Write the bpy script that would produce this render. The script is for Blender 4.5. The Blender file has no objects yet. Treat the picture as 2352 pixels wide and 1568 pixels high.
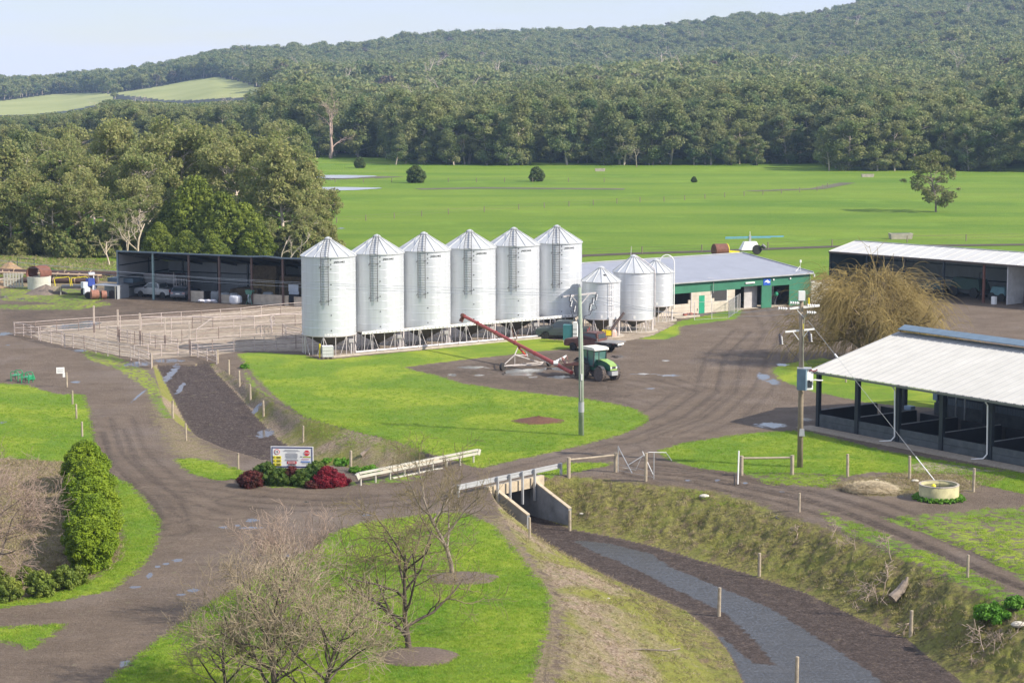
import bpy, math, random
import numpy as np
from mathutils import Vector, Matrix, noise as mnoise
R = math.radians
sin, cos, PI = math.sin, math.cos, math.pi
rnd = random.Random(7)
rng = np.random.default_rng(7)
sc = bpy.context.scene
COL = sc.collection
# ------------------------------------------------------------------ camera
# survey units: the photograph read on a 2352 x 1568 sheet
CX, CY, FO, VH, HC = 1176.0, 784.0, 4778.0, 179.0, 26.0
PIT = math.atan((CY - VH) / FO)
cam = bpy.data.cameras.new('camera'); camo = bpy.data.objects.new('camera', cam); COL.objects.link(camo)
cam.sensor_width = 36; cam.lens = 36 * FO / 2352; cam.clip_start = 1; cam.clip_end = 20000
camo.location = (0, 0, HC); camo.rotation_euler = (PI / 2 - PIT, 0, 0)
sc.camera = camo
# ------------------------------------------------------------------ world and sun
SUN_EL, SUN_AZ = 35.0, math.atan2(-0.34, 0.94)      # azimuth measured from +X
w = bpy.data.worlds.new('World'); sc.world = w; w.use_nodes = True
nt = w.node_tree; nt.nodes.clear()
def N(nt, t, **kw):
    n = nt.nodes.new(t)
    for k, v in kw.items(): setattr(n, k, v)
    return n
sky = N(nt, 'ShaderNodeTexSky', sky_type='NISHITA', sun_disc=False, sun_elevation=R(SUN_EL), sun_rotation=PI / 2 - SUN_AZ,
        altitude=60, air_density=1.0, dust_density=.2, ozone_density=2.0)
bgn = N(nt, 'ShaderNodeBackground'); bgn.inputs['Strength'].default_value = 0.092
tc = N(nt, 'ShaderNodeTexCoord')
mp = N(nt, 'ShaderNodeMapping'); mp.inputs['Scale'].default_value = (1.5, 1.5, 13.0); mp.inputs['Rotation'].default_value = (R(9), R(5), R(20))
nz = N(nt, 'ShaderNodeTexNoise'); nz.inputs['Scale'].default_value = 2.3; nz.inputs['Detail'].default_value = 7; nz.inputs['Distortion'].default_value = 0.6; nz.inputs['Roughness'].default_value = .55
rp = N(nt, 'ShaderNodeValToRGB'); rp.color_ramp.elements[0].position = .38; rp.color_ramp.elements[1].position = .60
rp.color_ramp.elements[0].color = (.5, .5, .5, 1); rp.color_ramp.elements[1].color = (.95, .95, .95, 1)
mx = N(nt, 'ShaderNodeMix', data_type='RGBA'); mx.inputs[7].default_value = (6.5, 7.1, 9.0, 1)
out = N(nt, 'ShaderNodeOutputWorld')
L = nt.links.new
L(tc.outputs['Generated'], mp.inputs[0]); L(mp.outputs[0], nz.inputs[0]); L(nz.outputs[0], rp.inputs[0])
L(rp.outputs[0], mx.inputs[0]); L(sky.outputs[0], mx.inputs[6]); L(mx.outputs[2], bgn.inputs[0]); L(bgn.outputs[0], out.inputs[0])
sl = bpy.data.lights.new('sun', 'SUN'); sl.energy = 5.0; sl.angle = R(.53); sl.color = (1, .915, .79)
so = bpy.data.objects.new('sun', sl); COL.objects.link(so)
sd_ = Vector((cos(SUN_AZ) * cos(R(SUN_EL)), sin(SUN_AZ) * cos(R(SUN_EL)), sin(R(SUN_EL))))
so.rotation_euler = sd_.to_track_quat('Z', 'Y').to_euler(); so.location = (60, -20, 80)
sc.view_settings.view_transform = 'Standard'; sc.view_settings.look = 'None'; sc.view_settings.gamma = 1
sc.view_settings.exposure = 0.55; sc.view_settings.use_curve_mapping = False
sc.cycles.volume_bounces = 0; sc.cycles.max_bounces = 6; sc.cycles.transparent_max_bounces = 12
sc.cycles.diffuse_bounces = 3; sc.cycles.glossy_bounces = 3
# ------------------------------------------------------------------ survey helpers
SP, CP = sin(PIT), cos(PIT)
def G(u, v, h=0.0):
    a = (u - CX) / FO; b = (CY - v) / FO
    dx, dy, dz = a, CP + b * SP, -SP + b * CP
    t = (h - HC) / dz
    return (dx * t, dy * t)
def Gn(u, v, h=0.0):
    a = (np.asarray(u) - CX) / FO; b = (CY - np.asarray(v)) / FO
    t = (h - HC) / (-SP + b * CP)
    return a * t, (CP + b * SP) * t
def crop(a, b, s):
    return lambda x, y: ((a + x / s) / 1.0884, (b + y / s) / 1.0884)
CA = crop(0, 560, 3.0154); CB = crop(720, 540, 3.0154); CC = crop(1300, 560, 3.0154); CD = crop(1780, 900, 3.0154)
CE = crop(1780, 1187, 3.0154); CF = crop(1100, 1187, 3.0154); CG = crop(300, 1187, 3.0154); CH = crop(1200, 1000, 3.0154)
CI = crop(600, 1050, 3.0154); CJ = crop(0, 1000, 3.0154); CK = crop(280, 610, 4.9); CL = crop(0, 640, 7.84); CM = crop(1240, 760, 6.818)
CN = crop(1900, 560, 3.564); CQ = crop(1920, 700, 6.03); CS = crop(1660, 640, 5.6); CT = crop(0, 0, 2.613); CU = crop(700, 100, 2.613); CV = crop(1660, 0, 2.613)
CW = crop(740, 780, 6.533)
def gpoly(pts, h=0.0):
    return np.array([G(u, v, h) for u, v in pts])
def sdist(px, py, poly):
    """signed distance, positive inside, to a closed polygon"""
    n = len(poly); d = np.full(px.shape, 1e9); ins = np.zeros(px.shape, bool)
    for i in range(n):
        x1, y1 = poly[i]; x2, y2 = poly[(i + 1) % n]
        ex, ey = x2 - x1, y2 - y1; L2 = ex * ex + ey * ey + 1e-12
        t = np.clip(((px - x1) * ex + (py - y1) * ey) / L2, 0, 1)
        d = np.minimum(d, (px - x1 - t * ex) ** 2 + (py - y1 - t * ey) ** 2)
        if abs(ey) > 1e-12:
            ins ^= ((y1 > py) != (y2 > py)) & (px < ex * (py - y1) / ey + x1)
    d = np.sqrt(d)
    return np.where(ins, d, -d)
def pdist(px, py, line):
    d = np.full(px.shape, 1e9)
    for (x1, y1), (x2, y2) in zip(line[:-1], line[1:]):
        ex, ey = x2 - x1, y2 - y1; L2 = ex * ex + ey * ey + 1e-12
        t = np.clip(((px - x1) * ex + (py - y1) * ey) / L2, 0, 1)
        d = np.minimum(d, (px - x1 - t * ex) ** 2 + (py - y1 - t * ey) ** 2)
    return np.sqrt(d)
def sst(a, b, x):
    t = np.clip((x - a) / (b - a), 0, 1); return t * t * (3 - 2 * t)
# smooth value noise for numpy arrays
_lat = rng.random((256, 256))
def vnoise(x, y, s=1.0, o=0):
    x = np.asarray(x) / s + 37.3 * (o + 1); y = np.asarray(y) / s + 11.7 * (o + 1)
    xi = np.floor(x).astype(int); yi = np.floor(y).astype(int); fx = x - xi; fy = y - yi
    fx = fx * fx * (3 - 2 * fx); fy = fy * fy * (3 - 2 * fy)
    g = lambda i, j: _lat[i & 255, j & 255]
    return (g(xi, yi) * (1 - fx) + g(xi + 1, yi) * fx) * (1 - fy) + (g(xi, yi + 1) * (1 - fx) + g(xi + 1, yi + 1) * fx) * fy
def fbm(x, y, s=1.0, n=4, o=0):
    v = 0; a = .5; t = 0
    for i in range(n):
        v = v + a * vnoise(x, y, s, o + i); t += a; a *= .5; s *= .47
    return v / t
# ------------------------------------------------------------------ materials
MATS = {}
def rgb(c): return (c[0], c[1], c[2], 1)
def mat(name, col, rough=.6, metal=0.0, var=.14, scale=1.5, bump=0.0, bscale=30, col2=None, trans=0.0, spec=None, detail=5, streak=0):
    if name in MATS: return MATS[name]
    m = bpy.data.materials.new(name); m.use_nodes = True; nt = m.node_tree; nt.nodes.clear(); L = nt.links.new
    p = N(nt, 'ShaderNodeBsdfPrincipled'); o = N(nt, 'ShaderNodeOutputMaterial')
    p.inputs['Roughness'].default_value = rough; p.inputs['Metallic'].default_value = metal
    if spec is not None: p.inputs['Specular IOR Level'].default_value = spec
    g = N(nt, 'ShaderNodeNewGeometry')
    n = N(nt, 'ShaderNodeTexNoise'); n.inputs['Scale'].default_value = scale; n.inputs['Detail'].default_value = detail; n.inputs['Roughness'].default_value = .62
    if streak:
        sm = N(nt, 'ShaderNodeMapping'); sm.inputs['Scale'].default_value = (streak, streak, .12); L(g.outputs['Position'], sm.inputs[0]); L(sm.outputs[0], n.inputs['Vector'])
    else: L(g.outputs['Position'], n.inputs['Vector'])
    r = N(nt, 'ShaderNodeMapRange'); r.inputs[1].default_value = .3; r.inputs[2].default_value = .7
    L(n.outputs[0], r.inputs[0])
    x = N(nt, 'ShaderNodeMix', data_type='RGBA')
    c2 = col2 if col2 else tuple(min(1, c * (1 + var)) for c in col)
    c1 = col if col2 else tuple(c * (1 - var) for c in col)
    x.inputs[6].default_value = rgb(c1); x.inputs[7].default_value = rgb(c2)
    L(r.outputs[0], x.inputs[0]); L(x.outputs[2], p.inputs['Base Color'])
    if bump:
        n2 = N(nt, 'ShaderNodeTexNoise'); n2.inputs['Scale'].default_value = bscale; n2.inputs['Detail'].default_value = 4
        L(g.outputs['Position'], n2.inputs['Vector'])
        b = N(nt, 'ShaderNodeBump'); b.inputs['Strength'].default_value = bump; b.inputs['Distance'].default_value = .05
        L(n2.outputs[0], b.inputs['Height']); L(b.outputs[0], p.inputs['Normal'])
    if trans:
        t = N(nt, 'ShaderNodeBsdfTranslucent'); L(x.outputs[2], t.inputs[0])
        ms = N(nt, 'ShaderNodeMixShader'); ms.inputs[0].default_value = trans
        L(p.outputs[0], ms.inputs[1]); L(t.outputs[0], ms.inputs[2]); L(ms.outputs[0], o.inputs[0])
    else: L(p.outputs[0], o.inputs[0])
    MATS[name] = m; return m
def leafmat(name, c1, c2, c3, scale=.12, trans=.22, fine=1.3):
    """foliage: hue drifts between plants and between clumps"""
    m = bpy.data.materials.new(name); m.use_nodes = True; nt = m.node_tree; nt.nodes.clear(); L = nt.links.new
    p = N(nt, 'ShaderNodeBsdfPrincipled'); o = N(nt, 'ShaderNodeOutputMaterial'); p.inputs['Roughness'].default_value = .62
    p.inputs['Specular IOR Level'].default_value = .25
    g = N(nt, 'ShaderNodeNewGeometry')
    a = N(nt, 'ShaderNodeTexNoise'); a.inputs['Scale'].default_value = scale; a.inputs['Detail'].default_value = 3
    b = N(nt, 'ShaderNodeTexNoise'); b.inputs['Scale'].default_value = fine; b.inputs['Detail'].default_value = 4
    L(g.outputs['Position'], a.inputs['Vector']); L(g.outputs['Position'], b.inputs['Vector'])
    ra = N(nt, 'ShaderNodeMapRange'); ra.inputs[1].default_value = .36; ra.inputs[2].default_value = .64; L(a.outputs[0], ra.inputs[0])
    rb = N(nt, 'ShaderNodeMapRange'); rb.inputs[1].default_value = .38; rb.inputs[2].default_value = .62; L(b.outputs[0], rb.inputs[0])
    x = N(nt, 'ShaderNodeMix', data_type='RGBA'); x.inputs[6].default_value = rgb(c1); x.inputs[7].default_value = rgb(c2); L(ra.outputs[0], x.inputs[0])
    y = N(nt, 'ShaderNodeMix', data_type='RGBA'); y.inputs[7].default_value = rgb(c3); L(x.outputs[2], y.inputs[6])
    mu = N(nt, 'ShaderNodeMath', operation='MULTIPLY'); mu.inputs[1].default_value = .55; L(rb.outputs[0], mu.inputs[0]); L(mu.outputs[0], y.inputs[0])
    L(y.outputs[2], p.inputs['Base Color'])
    t = N(nt, 'ShaderNodeBsdfTranslucent'); L(y.outputs[2], t.inputs[0])
    ms = N(nt, 'ShaderNodeMixShader'); ms.inputs[0].default_value = trans
    L(p.outputs[0], ms.inputs[1]); L(t.outputs[0], ms.inputs[2]); L(ms.outputs[0], o.inputs[0])
    MATS[name] = m; return m
def glassmat(name, col, rough=.05):
    m = mat(name, col, rough, 0, .02, spec=.9); return m
# ------------------------------------------------------------------ objects
def tag(o, label=None, cat=None, group=None, kind=None):
    if label: o['label'] = label
    if cat: o['category'] = cat
    if group: o['group'] = group
    if kind: o['kind'] = kind
    return o
def thing(name, loc, rz=0.0, label=None, cat=None, group=None):
    o = bpy.data.objects.new(name, None); COL.objects.link(o); o.empty_display_size = .3
    o.location = (loc[0], loc[1], loc[2] if len(loc) > 2 else 0); o.rotation_euler = (0, 0, rz)
    return tag(o, label, cat, group)
class MB:
    def __init__(s): s.v = []; s.f = []; s.m = []
    def add(s, vs, fs, mi=0):
        k = len(s.v); s.v.extend(tuple(p) for p in vs); s.f.extend(tuple(i + k for i in f) for f in fs); s.m.extend([mi] * len(fs)); return s
    def box(s, c, d, rz=0.0, mi=0, taper=1.0):
        x, y, z = d[0] / 2, d[1] / 2, d[2] / 2; vs = []
        for k, (a, b, e) in enumerate(((-1, -1, -1), (1, -1, -1), (1, 1, -1), (-1, 1, -1), (-1, -1, 1), (1, -1, 1), (1, 1, 1), (-1, 1, 1))):
            q = taper if e > 0 else 1
            px, py = a * x * q, b * y * q
            vs.append((c[0] + px * cos(rz) - py * sin(rz), c[1] + px * sin(rz) + py * cos(rz), c[2] + e * z))
        return s.add(vs, ((0, 3, 2, 1), (4, 5, 6, 7), (0, 1, 5, 4), (1, 2, 6, 5), (2, 3, 7, 6), (3, 0, 4, 7)), mi)
    def tube(s, p0, p1, r0, r1=None, n=8, mi=0, cap=True):
        r1 = r0 if r1 is None else r1
        p0 = Vector(p0); p1 = Vector(p1); d = (p1 - p0)
        if d.length < 1e-6: return s
        d.normalize(); a = d.orthogonal().normalized(); b = d.cross(a)
        vs = []
        for p, r in ((p0, r0), (p1, r1)):
            for i in range(n):
                t = 2 * PI * i / n; vs.append(p + a * (r * cos(t)) + b * (r * sin(t)))
        fs = [(i, (i + 1) % n, n + (i + 1) % n, n + i) for i in range(n)]
        if cap: fs += [tuple(range(n - 1, -1, -1)), tuple(range(n, 2 * n))]
        return s.add(vs, fs, mi)
    def path(s, pts, r, n=6, mi=0, rr=None):
        """a bent tube through the points, joined rings"""
        P = [Vector(p) for p in pts]; vs = []; m = len(P); a = None
        for i, p in enumerate(P):
            d = (P[min(i + 1, m - 1)] - P[max(i - 1, 0)])
            if d.length < 1e-7: d = Vector((0, 0, 1))
            d.normalize()
            a = (a - d * a.dot(d)) if a is not None else d.orthogonal()
            if a.length < 1e-4: a = d.orthogonal()
            a.normalize(); b = d.cross(a); q = rr[i] if rr else r
            for k in range(n):
                t = 2 * PI * k / n; vs.append(p + a * (q * cos(t)) + b * (q * sin(t)))
        fs = [(i * n + k, i * n + (k + 1) % n, (i + 1) * n + (k + 1) % n, (i + 1) * n + k) for i in range(m - 1) for k in range(n)]
        fs += [tuple(range(n - 1, -1, -1)), tuple(range((m - 1) * n, m * n))]
        return s.add(vs, fs, mi)
    def beam(s, p0, p1, w, h, mi=0, up=(0, 0, 1)):
        p0 = Vector(p0); p1 = Vector(p1); d = (p1 - p0).normalized(); u = Vector(up)
        if abs(d.dot(u)) > .99: u = Vector((0, 1, 0))
        r = d.cross(u).normalized(); u = r.cross(d)
        vs = [p + r * (a * w / 2) + u * (b * h / 2) for p in (p0, p1) for a, b in ((-1, -1), (1, -1), (1, 1), (-1, 1))]
        return s.add(vs, ((0, 3, 2, 1), (4, 5, 6, 7), (0, 1, 5, 4), (1, 2, 6, 5), (2, 3, 7, 6), (3, 0, 4, 7)), mi)
    def lathe(s, prof, n=24, c=(0, 0, 0), mi=0, cap=True, a0=0, a1=2 * PI):
        full = abs(a1 - a0 - 2 * PI) < 1e-6; k = n if full else n + 1; vs = []
        for r, z in prof:
            for i in range(k):
                t = a0 + (a1 - a0) * i / n; vs.append((c[0] + r * cos(t), c[1] + r * sin(t), c[2] + z))
        fs = []
        for j in range(len(prof) - 1):
            for i in range(n):
                i2 = (i + 1) % k if full else i + 1
                fs.append((j * k + i, j * k + i2, (j + 1) * k + i2, (j + 1) * k + i))
        if cap and full:
            fs.append(tuple(range(k - 1, -1, -1))); fs.append(tuple(range((len(prof) - 1) * k, len(prof) * k)))
        return s.add(vs, fs, mi)
    def prism(s, poly, t, axis='y', off=0.0, mi=0):
        """poly in (a,b); extruded by t (centred at off) along axis: y -> (a, ., b); x -> (., a, b); z -> (a, b, .)"""
        n = len(poly); vs = []
        for q in (off - t / 2, off + t / 2):
            for a, b in poly:
                vs.append((a, q, b) if axis == 'y' else ((q, a, b) if axis == 'x' else (a, b, q)))
        fs = [tuple(range(n)), tuple(range(2 * n - 1, n - 1, -1))] + [(i, n + i, n + (i + 1) % n, (i + 1) % n) for i in range(n)]
        return s.add(vs, fs, mi)
    def quad(s, a, b, c, d, mi=0): return s.add((a, b, c, d), ((0, 1, 2, 3),), mi)
    def ball(s, c, r, n=10, mi=0, sq=(1, 1, 1)):
        prof = [(max(1e-3, r * sin(PI * i / (n // 2 + 2))), -r * cos(PI * i / (n // 2 + 2))) for i in range(n // 2 + 3)]
        k = len(s.v); s.lathe(prof, n, (0, 0, 0), mi, cap=False)
        for i in range(k, len(s.v)):
            x, y, z = s.v[i]; s.v[i] = (c[0] + x * sq[0], c[1] + y * sq[1], c[2] + z * sq[2])
        return s
    def xf(s, M, k=0):
        for i in range(k, len(s.v)): s.v[i] = tuple(M @ Vector(s.v[i]))
        return s
    def mesh(s, name, mats, smooth=False):
        me = bpy.data.meshes.new(name); me.from_pydata(s.v, [], s.f)
        for m in (mats if isinstance(mats, (list, tuple)) else [mats]): me.materials.append(m)
        if any(s.m): me.polygons.foreach_set('material_index', s.m)
        if smooth: me.polygons.foreach_set('use_smooth', [True] * len(s.f))
        me.update(); return me
    def build(s, name, mats, parent=None, smooth=False, world=False, loc=None, recalc=True):
        if world and parent is not None:
            M = (Matrix.Translation(parent.location) @ parent.rotation_euler.to_matrix().to_4x4()).inverted()
            s.xf(M)
        me = s.mesh(name, mats, smooth)
        return link(name, me, parent, loc)
def link(name, me, parent=None, loc=None, rz=0.0):
    o = bpy.data.objects.new(name, me); COL.objects.link(o)
    if parent is not None: o.parent = parent
    if loc: o.location = loc
    if rz: o.rotation_euler = (0, 0, rz)
    return o
def kids(o): return [c for c in COL.objects if c.parent is o]
_tree = {}
def copy_tree(o, loc=None, rz=None, label=None, parent=None, scale=None):
    c = o.copy(); COL.objects.link(c); c.parent = parent
    if loc is not None: c.location = loc
    if rz is not None: c.rotation_euler = (0, 0, rz)
    if scale is not None: c.scale = scale
    if label: c['label'] = label
    if o not in _tree: _tree[o] = list(o.children)
    for ch in _tree[o]: copy_tree(ch, parent=c)
    return c
def geo(name, v, f, mats, smooth=False, parent=None):
    """fast mesh from numpy arrays: v (n,3), f (m,k)"""
    me = bpy.data.meshes.new(name); v = np.ascontiguousarray(v, np.float32); f = np.ascontiguousarray(f, np.int32)
    k = f.shape[1]; me.vertices.add(len(v)); me.vertices.foreach_set('co', v.ravel())
    me.loops.add(f.size); me.loops.foreach_set('vertex_index', f.ravel())
    me.polygons.add(len(f)); me.polygons.foreach_set('loop_start', np.arange(0, f.size, k, dtype=np.int32))
    me.polygons.foreach_set('loop_total', np.full(len(f), k, np.int32))
    for m in (mats if isinstance(mats, (list, tuple)) else [mats]): me.materials.append(m)
    if smooth: me.polygons.foreach_set('use_smooth', np.ones(len(f), bool))
    me.update(calc_edges=True); me.validate()
    return me
_txt = {}
def text_geo(s, size=1.0):
    k = s
    if k not in _txt:
        cu = bpy.data.curves.new('t', 'FONT'); cu.body = s; cu.size = 1; cu.align_x = 'CENTER'; cu.align_y = 'CENTER'; cu.resolution_u = 2; cu.offset = .018
        o = bpy.data.objects.new('t', cu); COL.objects.link(o); dg = bpy.context.evaluated_depsgraph_get(); dg.update()
        me = o.evaluated_get(dg).to_mesh(); _txt[k] = ([tuple(v.co) for v in me.vertices], [tuple(p.vertices) for p in me.polygons])
        o.evaluated_get(dg).to_mesh_clear(); bpy.data.objects.remove(o); bpy.data.curves.remove(cu)
    v, f = _txt[k]; return [(p[0] * size, p[1] * size, 0) for p in v], f
# ================================================================== TERRAIN
DEP = 2.4
def off_line(line, d):
    o = []; n = len(line)
    for i, (x, y) in enumerate(line):
        a = line[max(0, i - 1)]; b = line[min(n - 1, i + 1)]; ex, ey = b[0] - a[0], b[1] - a[1]; l = math.hypot(ex, ey)
        q = d[i] if isinstance(d, (list, tuple)) else d
        o.append((x - ey / l * q, y + ex / l * q))
    return o
raceL = [G(360, 838, 0), G(395, 900, -.5), G(420, 950, -.9), G(452, 1000, -1.3), G(508, 1050, -1.7), G(565, 1085, -2.0), G(645, 1120, -2.3), (-11.6, 139.4), (-7.7, 136.6)]
raceR = [G(480, 835, 0), G(548, 900, -.5), G(592, 950, -.9), G(642, 1000, -1.3), G(712, 1050, -1.7), G(768, 1085, -2.0), G(830, 1115, -2.3), (-7.6, 142.6), (-5.0, 139.9)]
drL = [(-1.35, 130.9)] + [G(u, v, -DEP) for u, v in ((1215, 1232), (1300, 1272), (1400, 1325), (1490, 1362), (1580, 1402), (1640, 1450), (1680, 1500), (1712, 1568), (1740, 1640), (1770, 1800))]
drR = [(1.35, 134.2)] + [G(u, v, -DEP) for u, v in ((1310, 1215), (1400, 1232), (1500, 1255), (1600, 1285), (1740, 1325), (1850, 1362), (1960, 1415), (2080, 1465), (2140, 1515), (2210, 1568), (2300, 1640), (2500, 1800))]
BED = np.array(raceL + drL + drR[::-1] + raceR[::-1])
cL = off_line(raceL, [-.4, -1.2, -1.6, -1.8, -1.8, -1.8, -1.8, -1.0, -.12]); cR = off_line(raceR, [.4, 1.0, 1.6, 2.4, 4.2, 5.2, 5.4, 2.4, .12])
crL = [(-1.47, 131.0)] + [G(u, v) for u, v in ((1150, 1196), (1196, 1262), (1262, 1362), (1268, 1450), (1250, 1568), (1230, 1700), (1210, 1850))]
crR = [(1.25, 134.3)] + [G(u, v) for u, v in ((1320, 1090), (1400, 1096), (1480, 1104), (1560, 1112), (1640, 1122), (1740, 1146), (1830, 1184), (1900, 1204), (2000, 1243), (2120, 1292), (2230, 1345), (2352, 1400), (2500, 1470), (2750, 1620))]
CREST = np.array(cL + crL + [(2, 70), (40, 74)] + crR[::-1] + cR[::-1])
BED = np.array(raceL + drL + [(14, 74), (22, 76)] + drR[::-1] + raceR[::-1])
# ---- forested hills: skyline read along the top of the far trees
SKU = [-900, -300, 0, 150, 290, 400, 500, 600, 700, 800, 860, 920, 1050, 1150, 1250, 1350, 1500, 1620, 1700, 1800, 1900, 2000, 2060, 2200, 2352, 2700, 3300]
SKV = [196, 194, 192, 190, 176, 156, 128, 120, 120, 120, 110, 98, 86, 84, 82, 78, 72, 58, 46, 50, 36, 16, 6, -14, -40, -60, -90]
def hills(x, y):
    y = np.maximum(y, 1); u = CX + FO * x / y * 1.0
    vs = np.interp(u, SKU, SKV) + 16
    d0 = 655 + 45 * (u / 1176 - 1) + 60 * np.sin(u / 260.0)
    D = 2350 + 500 * (vnoise(u, u * 0, 700, 3) - .5)
    t = np.clip((y - d0) / (D - d0), 0, 1.0)
    v0 = VH + FO * HC / d0
    g = t ** .82 + .10 * np.sin(t * 9 + u / 330.0) * t * (1 - t) + .16 * (vnoise(u, t * 900, 260, 5) - .5) * np.sin(PI * t)
    v = v0 + (vs - v0) * g
    h = HC + y * (VH - v) / FO
    back = HC + D * (VH - vs) / FO
    h = np.where(y > D, back - (y - D) * .12, h)
    return np.where(y > d0, np.maximum(h, 0), 0)
RUTw = []
def _height(x, y):
    x = np.asarray(x, float); y = np.asarray(y, float)
    near = y < 230
    h = np.zeros(x.shape)
    dA = np.maximum(-sdist(x, y, BED), 0); dB = np.maximum(sdist(x, y, CREST), 0)
    t = np.where(dB > 0, dB / (dB + dA + 1e-6), 0)
    dep = DEP * np.clip((191 - y) / 47, 0, 1)
    # bank profile: rounded shoulder, steep middle
    n1 = fbm(x, y, 2.2, 4, 1) - .5
    tt = np.clip(t + .18 * n1 * np.sin(PI * np.clip(t, 0, 1)), 0, 1)
    h = h - dep * (.55 * tt + .45 * sst(0.0, 1.0, tt)) * near
    ins = (t > 0) & (t < 1) & near
    rough = (fbm(x, y, .9, 3, 4) - .5) * .55 + (fbm(x, y, .35, 2, 9) - .5) * .25
    sideR = x > np.interp(y, [70, 128, 140, 200], [16, 1.5, -5, -30])
    h = h + ins * rough * np.sin(PI * t) * np.where(sideR, 1.1, .45) * (y < 136)
    sel_ = (t <= 0) & near & (y < 215)
    if RUTw and sel_.any():
        xs_, ys_ = x[sel_], y[sel_]; ru = np.zeros(xs_.shape)
        for p, w in RUTw: ru = np.maximum(ru, w * np.clip(1 - pdist(xs_, ys_, p) / .4, 0, 1))
        h[sel_] -= .11 * ru
    # gentle lie of the land
    h = h + near * (t == 0) * 0.10 * (fbm(x, y, 9, 3, 2) - .5)
    bed = (t >= 1) & near
    h = h + bed * ((fbm(x, y, 1.3, 4, 6) - .5) * .12 + (fbm(x, y, .4, 2, 7) - .5) * .07)
    # rise of the lawn in the middle and of the rough bank at far left
    return h
_hcache = {}
def hgt(x, y):
    return float(_height(np.array([x]), np.array([y]))[0])
def P(u, v):
    """the point of the terrain seen at sheet position u, v"""
    h = 0.0
    for _ in range(7):
        x, y = G(u, v, h); h2 = hgt(x, y); h = .5 * h + .5 * h2
    x, y = G(u, v, h); return Vector((x, y, hgt(x, y)))
def PX(u, v, h=0.0):
    x, y = G(u, v, h); return Vector((x, y, h))
# ---- land cover outlines
GR = [
 [(545, 812), (600, 808), (700, 815), (735, 826), (790, 822), (1000, 801), (1230, 777), (1300, 783), (1322, 800), (1240, 806), (1100, 822), (1000, 833), (925, 843), (1000, 862), (1060, 881), (1150, 894), (1250, 906), (1330, 914), (1400, 925), (1460, 940), (1488, 958), (1480, 972), (1430, 996), (1330, 1024), (1250, 1042), (1160, 1062), (1100, 1076), (1060, 1062), (1020, 1050), (940, 1030), (860, 1010), (790, 996), (720, 975), (680, 945), (640, 915), (600, 880), (568, 840)],
 [(1512, 1036), (1560, 1020), (1640, 1006), (1740, 993), (1850, 990), (1900, 1003), (2050, 1040), (2352, 1087), (2700, 1150), (2700, 1200), (2352, 1132), (2250, 1112), (2200, 1087), (2100, 1088), (2010, 1083), (1950, 1092), (1850, 1086), (1700, 1086), (1600, 1074), (1540, 1056)],
 [(1772, 850), (1790, 838), (1850, 828), (1890, 822), (2135, 890), (2500, 960), (2500, 1000), (2135, 935), (2000, 926), (1850, 895), (1790, 872)],
 [(1455, 772), (1490, 748), (1545, 742), (1640, 720), (1700, 705), (1704, 716), (1690, 733), (1560, 750), (1560, 768), (1530, 779), (1470, 778)],
 [(-200, 872), (0, 880), (60, 884), (130, 905), (190, 905), (204, 940), (212, 1010), (215, 1050), (150, 1060), (0, 1052), (-200, 1050)],
 [(262, 1095), (300, 1115), (342, 1160), (366, 1197), (358, 1242), (340, 1282), (300, 1322), (250, 1356), (150, 1378), (0, 1396), (-200, 1410), (-200, 1392), (0, 1384), (140, 1358), (222, 1325), (272, 1288), (284, 1240), (270, 1160)],
 [(-200, 1450), (0, 1441), (150, 1434), (125, 1452), (70, 1490), (0, 1470), (-200, 1460)],
 [(245, 1568), (300, 1520), (380, 1460), (460, 1400), (560, 1342), (650, 1292), (720, 1262), (760, 1228), (830, 1203), (900, 1193), (960, 1184), (1060, 1178), (1130, 1205), (1200, 1288), (1262, 1368), (1250, 1450), (1215, 1568), (1150, 1800), (-100, 1850), (100, 1680)],
 [(404, 1056), (440, 1052), (500, 1062), (556, 1082), (550, 1100), (500, 1104), (440, 1088)],
 [(1306, 1063), (1400, 1062), (1400, 1068), (1320, 1084), (1225, 1100), (1240, 1085)],
 [(-1200, 560), (-300, 572), (0, 575), (262, 600), (268, 628), (250, 632), (0, 622), (-1200, 622)],
]
FIELD = [(-2500, 600), (0, 622), (262, 628), (700, 640), (1340, 640), (1862, 643), (1908, 641), (2100, 650), (2352, 672), (4200, 800), (5200, 400), (5200, 330), (-3500, 330)]
PATCH = [
 [(2020, 1190), (2130, 1180), (2352, 1160), (2600, 1180), (2600, 1420), (2352, 1335), (2250, 1270)],
 [(1880, 1170), (1990, 1210), (2090, 1250), (2230, 1310), (2352, 1372), (2500, 1440), (2480, 1480), (2352, 1410), (2200, 1340), (2040, 1270), (1900, 1200)],
 [(180, 800), (260, 815), (340, 850), (380, 900), (400, 960), (370, 960), (330, 890), (270, 850), (200, 825)],
 [(560, 842), (590, 880), (640, 925), (700, 968), (640, 950), (600, 915), (560, 870)],
 [(-100, 745 - 50), (60, 700), (250, 692), (260, 700), (180, 712), (60, 712), (-100, 706)],
 [(540, 1104), (820, 1106), (822, 1116), (700, 1122), (560, 1118)],
 [(0, 655), (200, 665), (260, 680), (200, 700), (0, 690)],
 [(1700, 1085), (1950, 1092), (1900, 1120), (1760, 1110)],
 [(830, 1104), (1085, 1056), (1095, 1062), (940, 1106), (835, 1114)],
 [(1548, 1118), (1620, 1124), (1700, 1152), (1640, 1140)],
]
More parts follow.
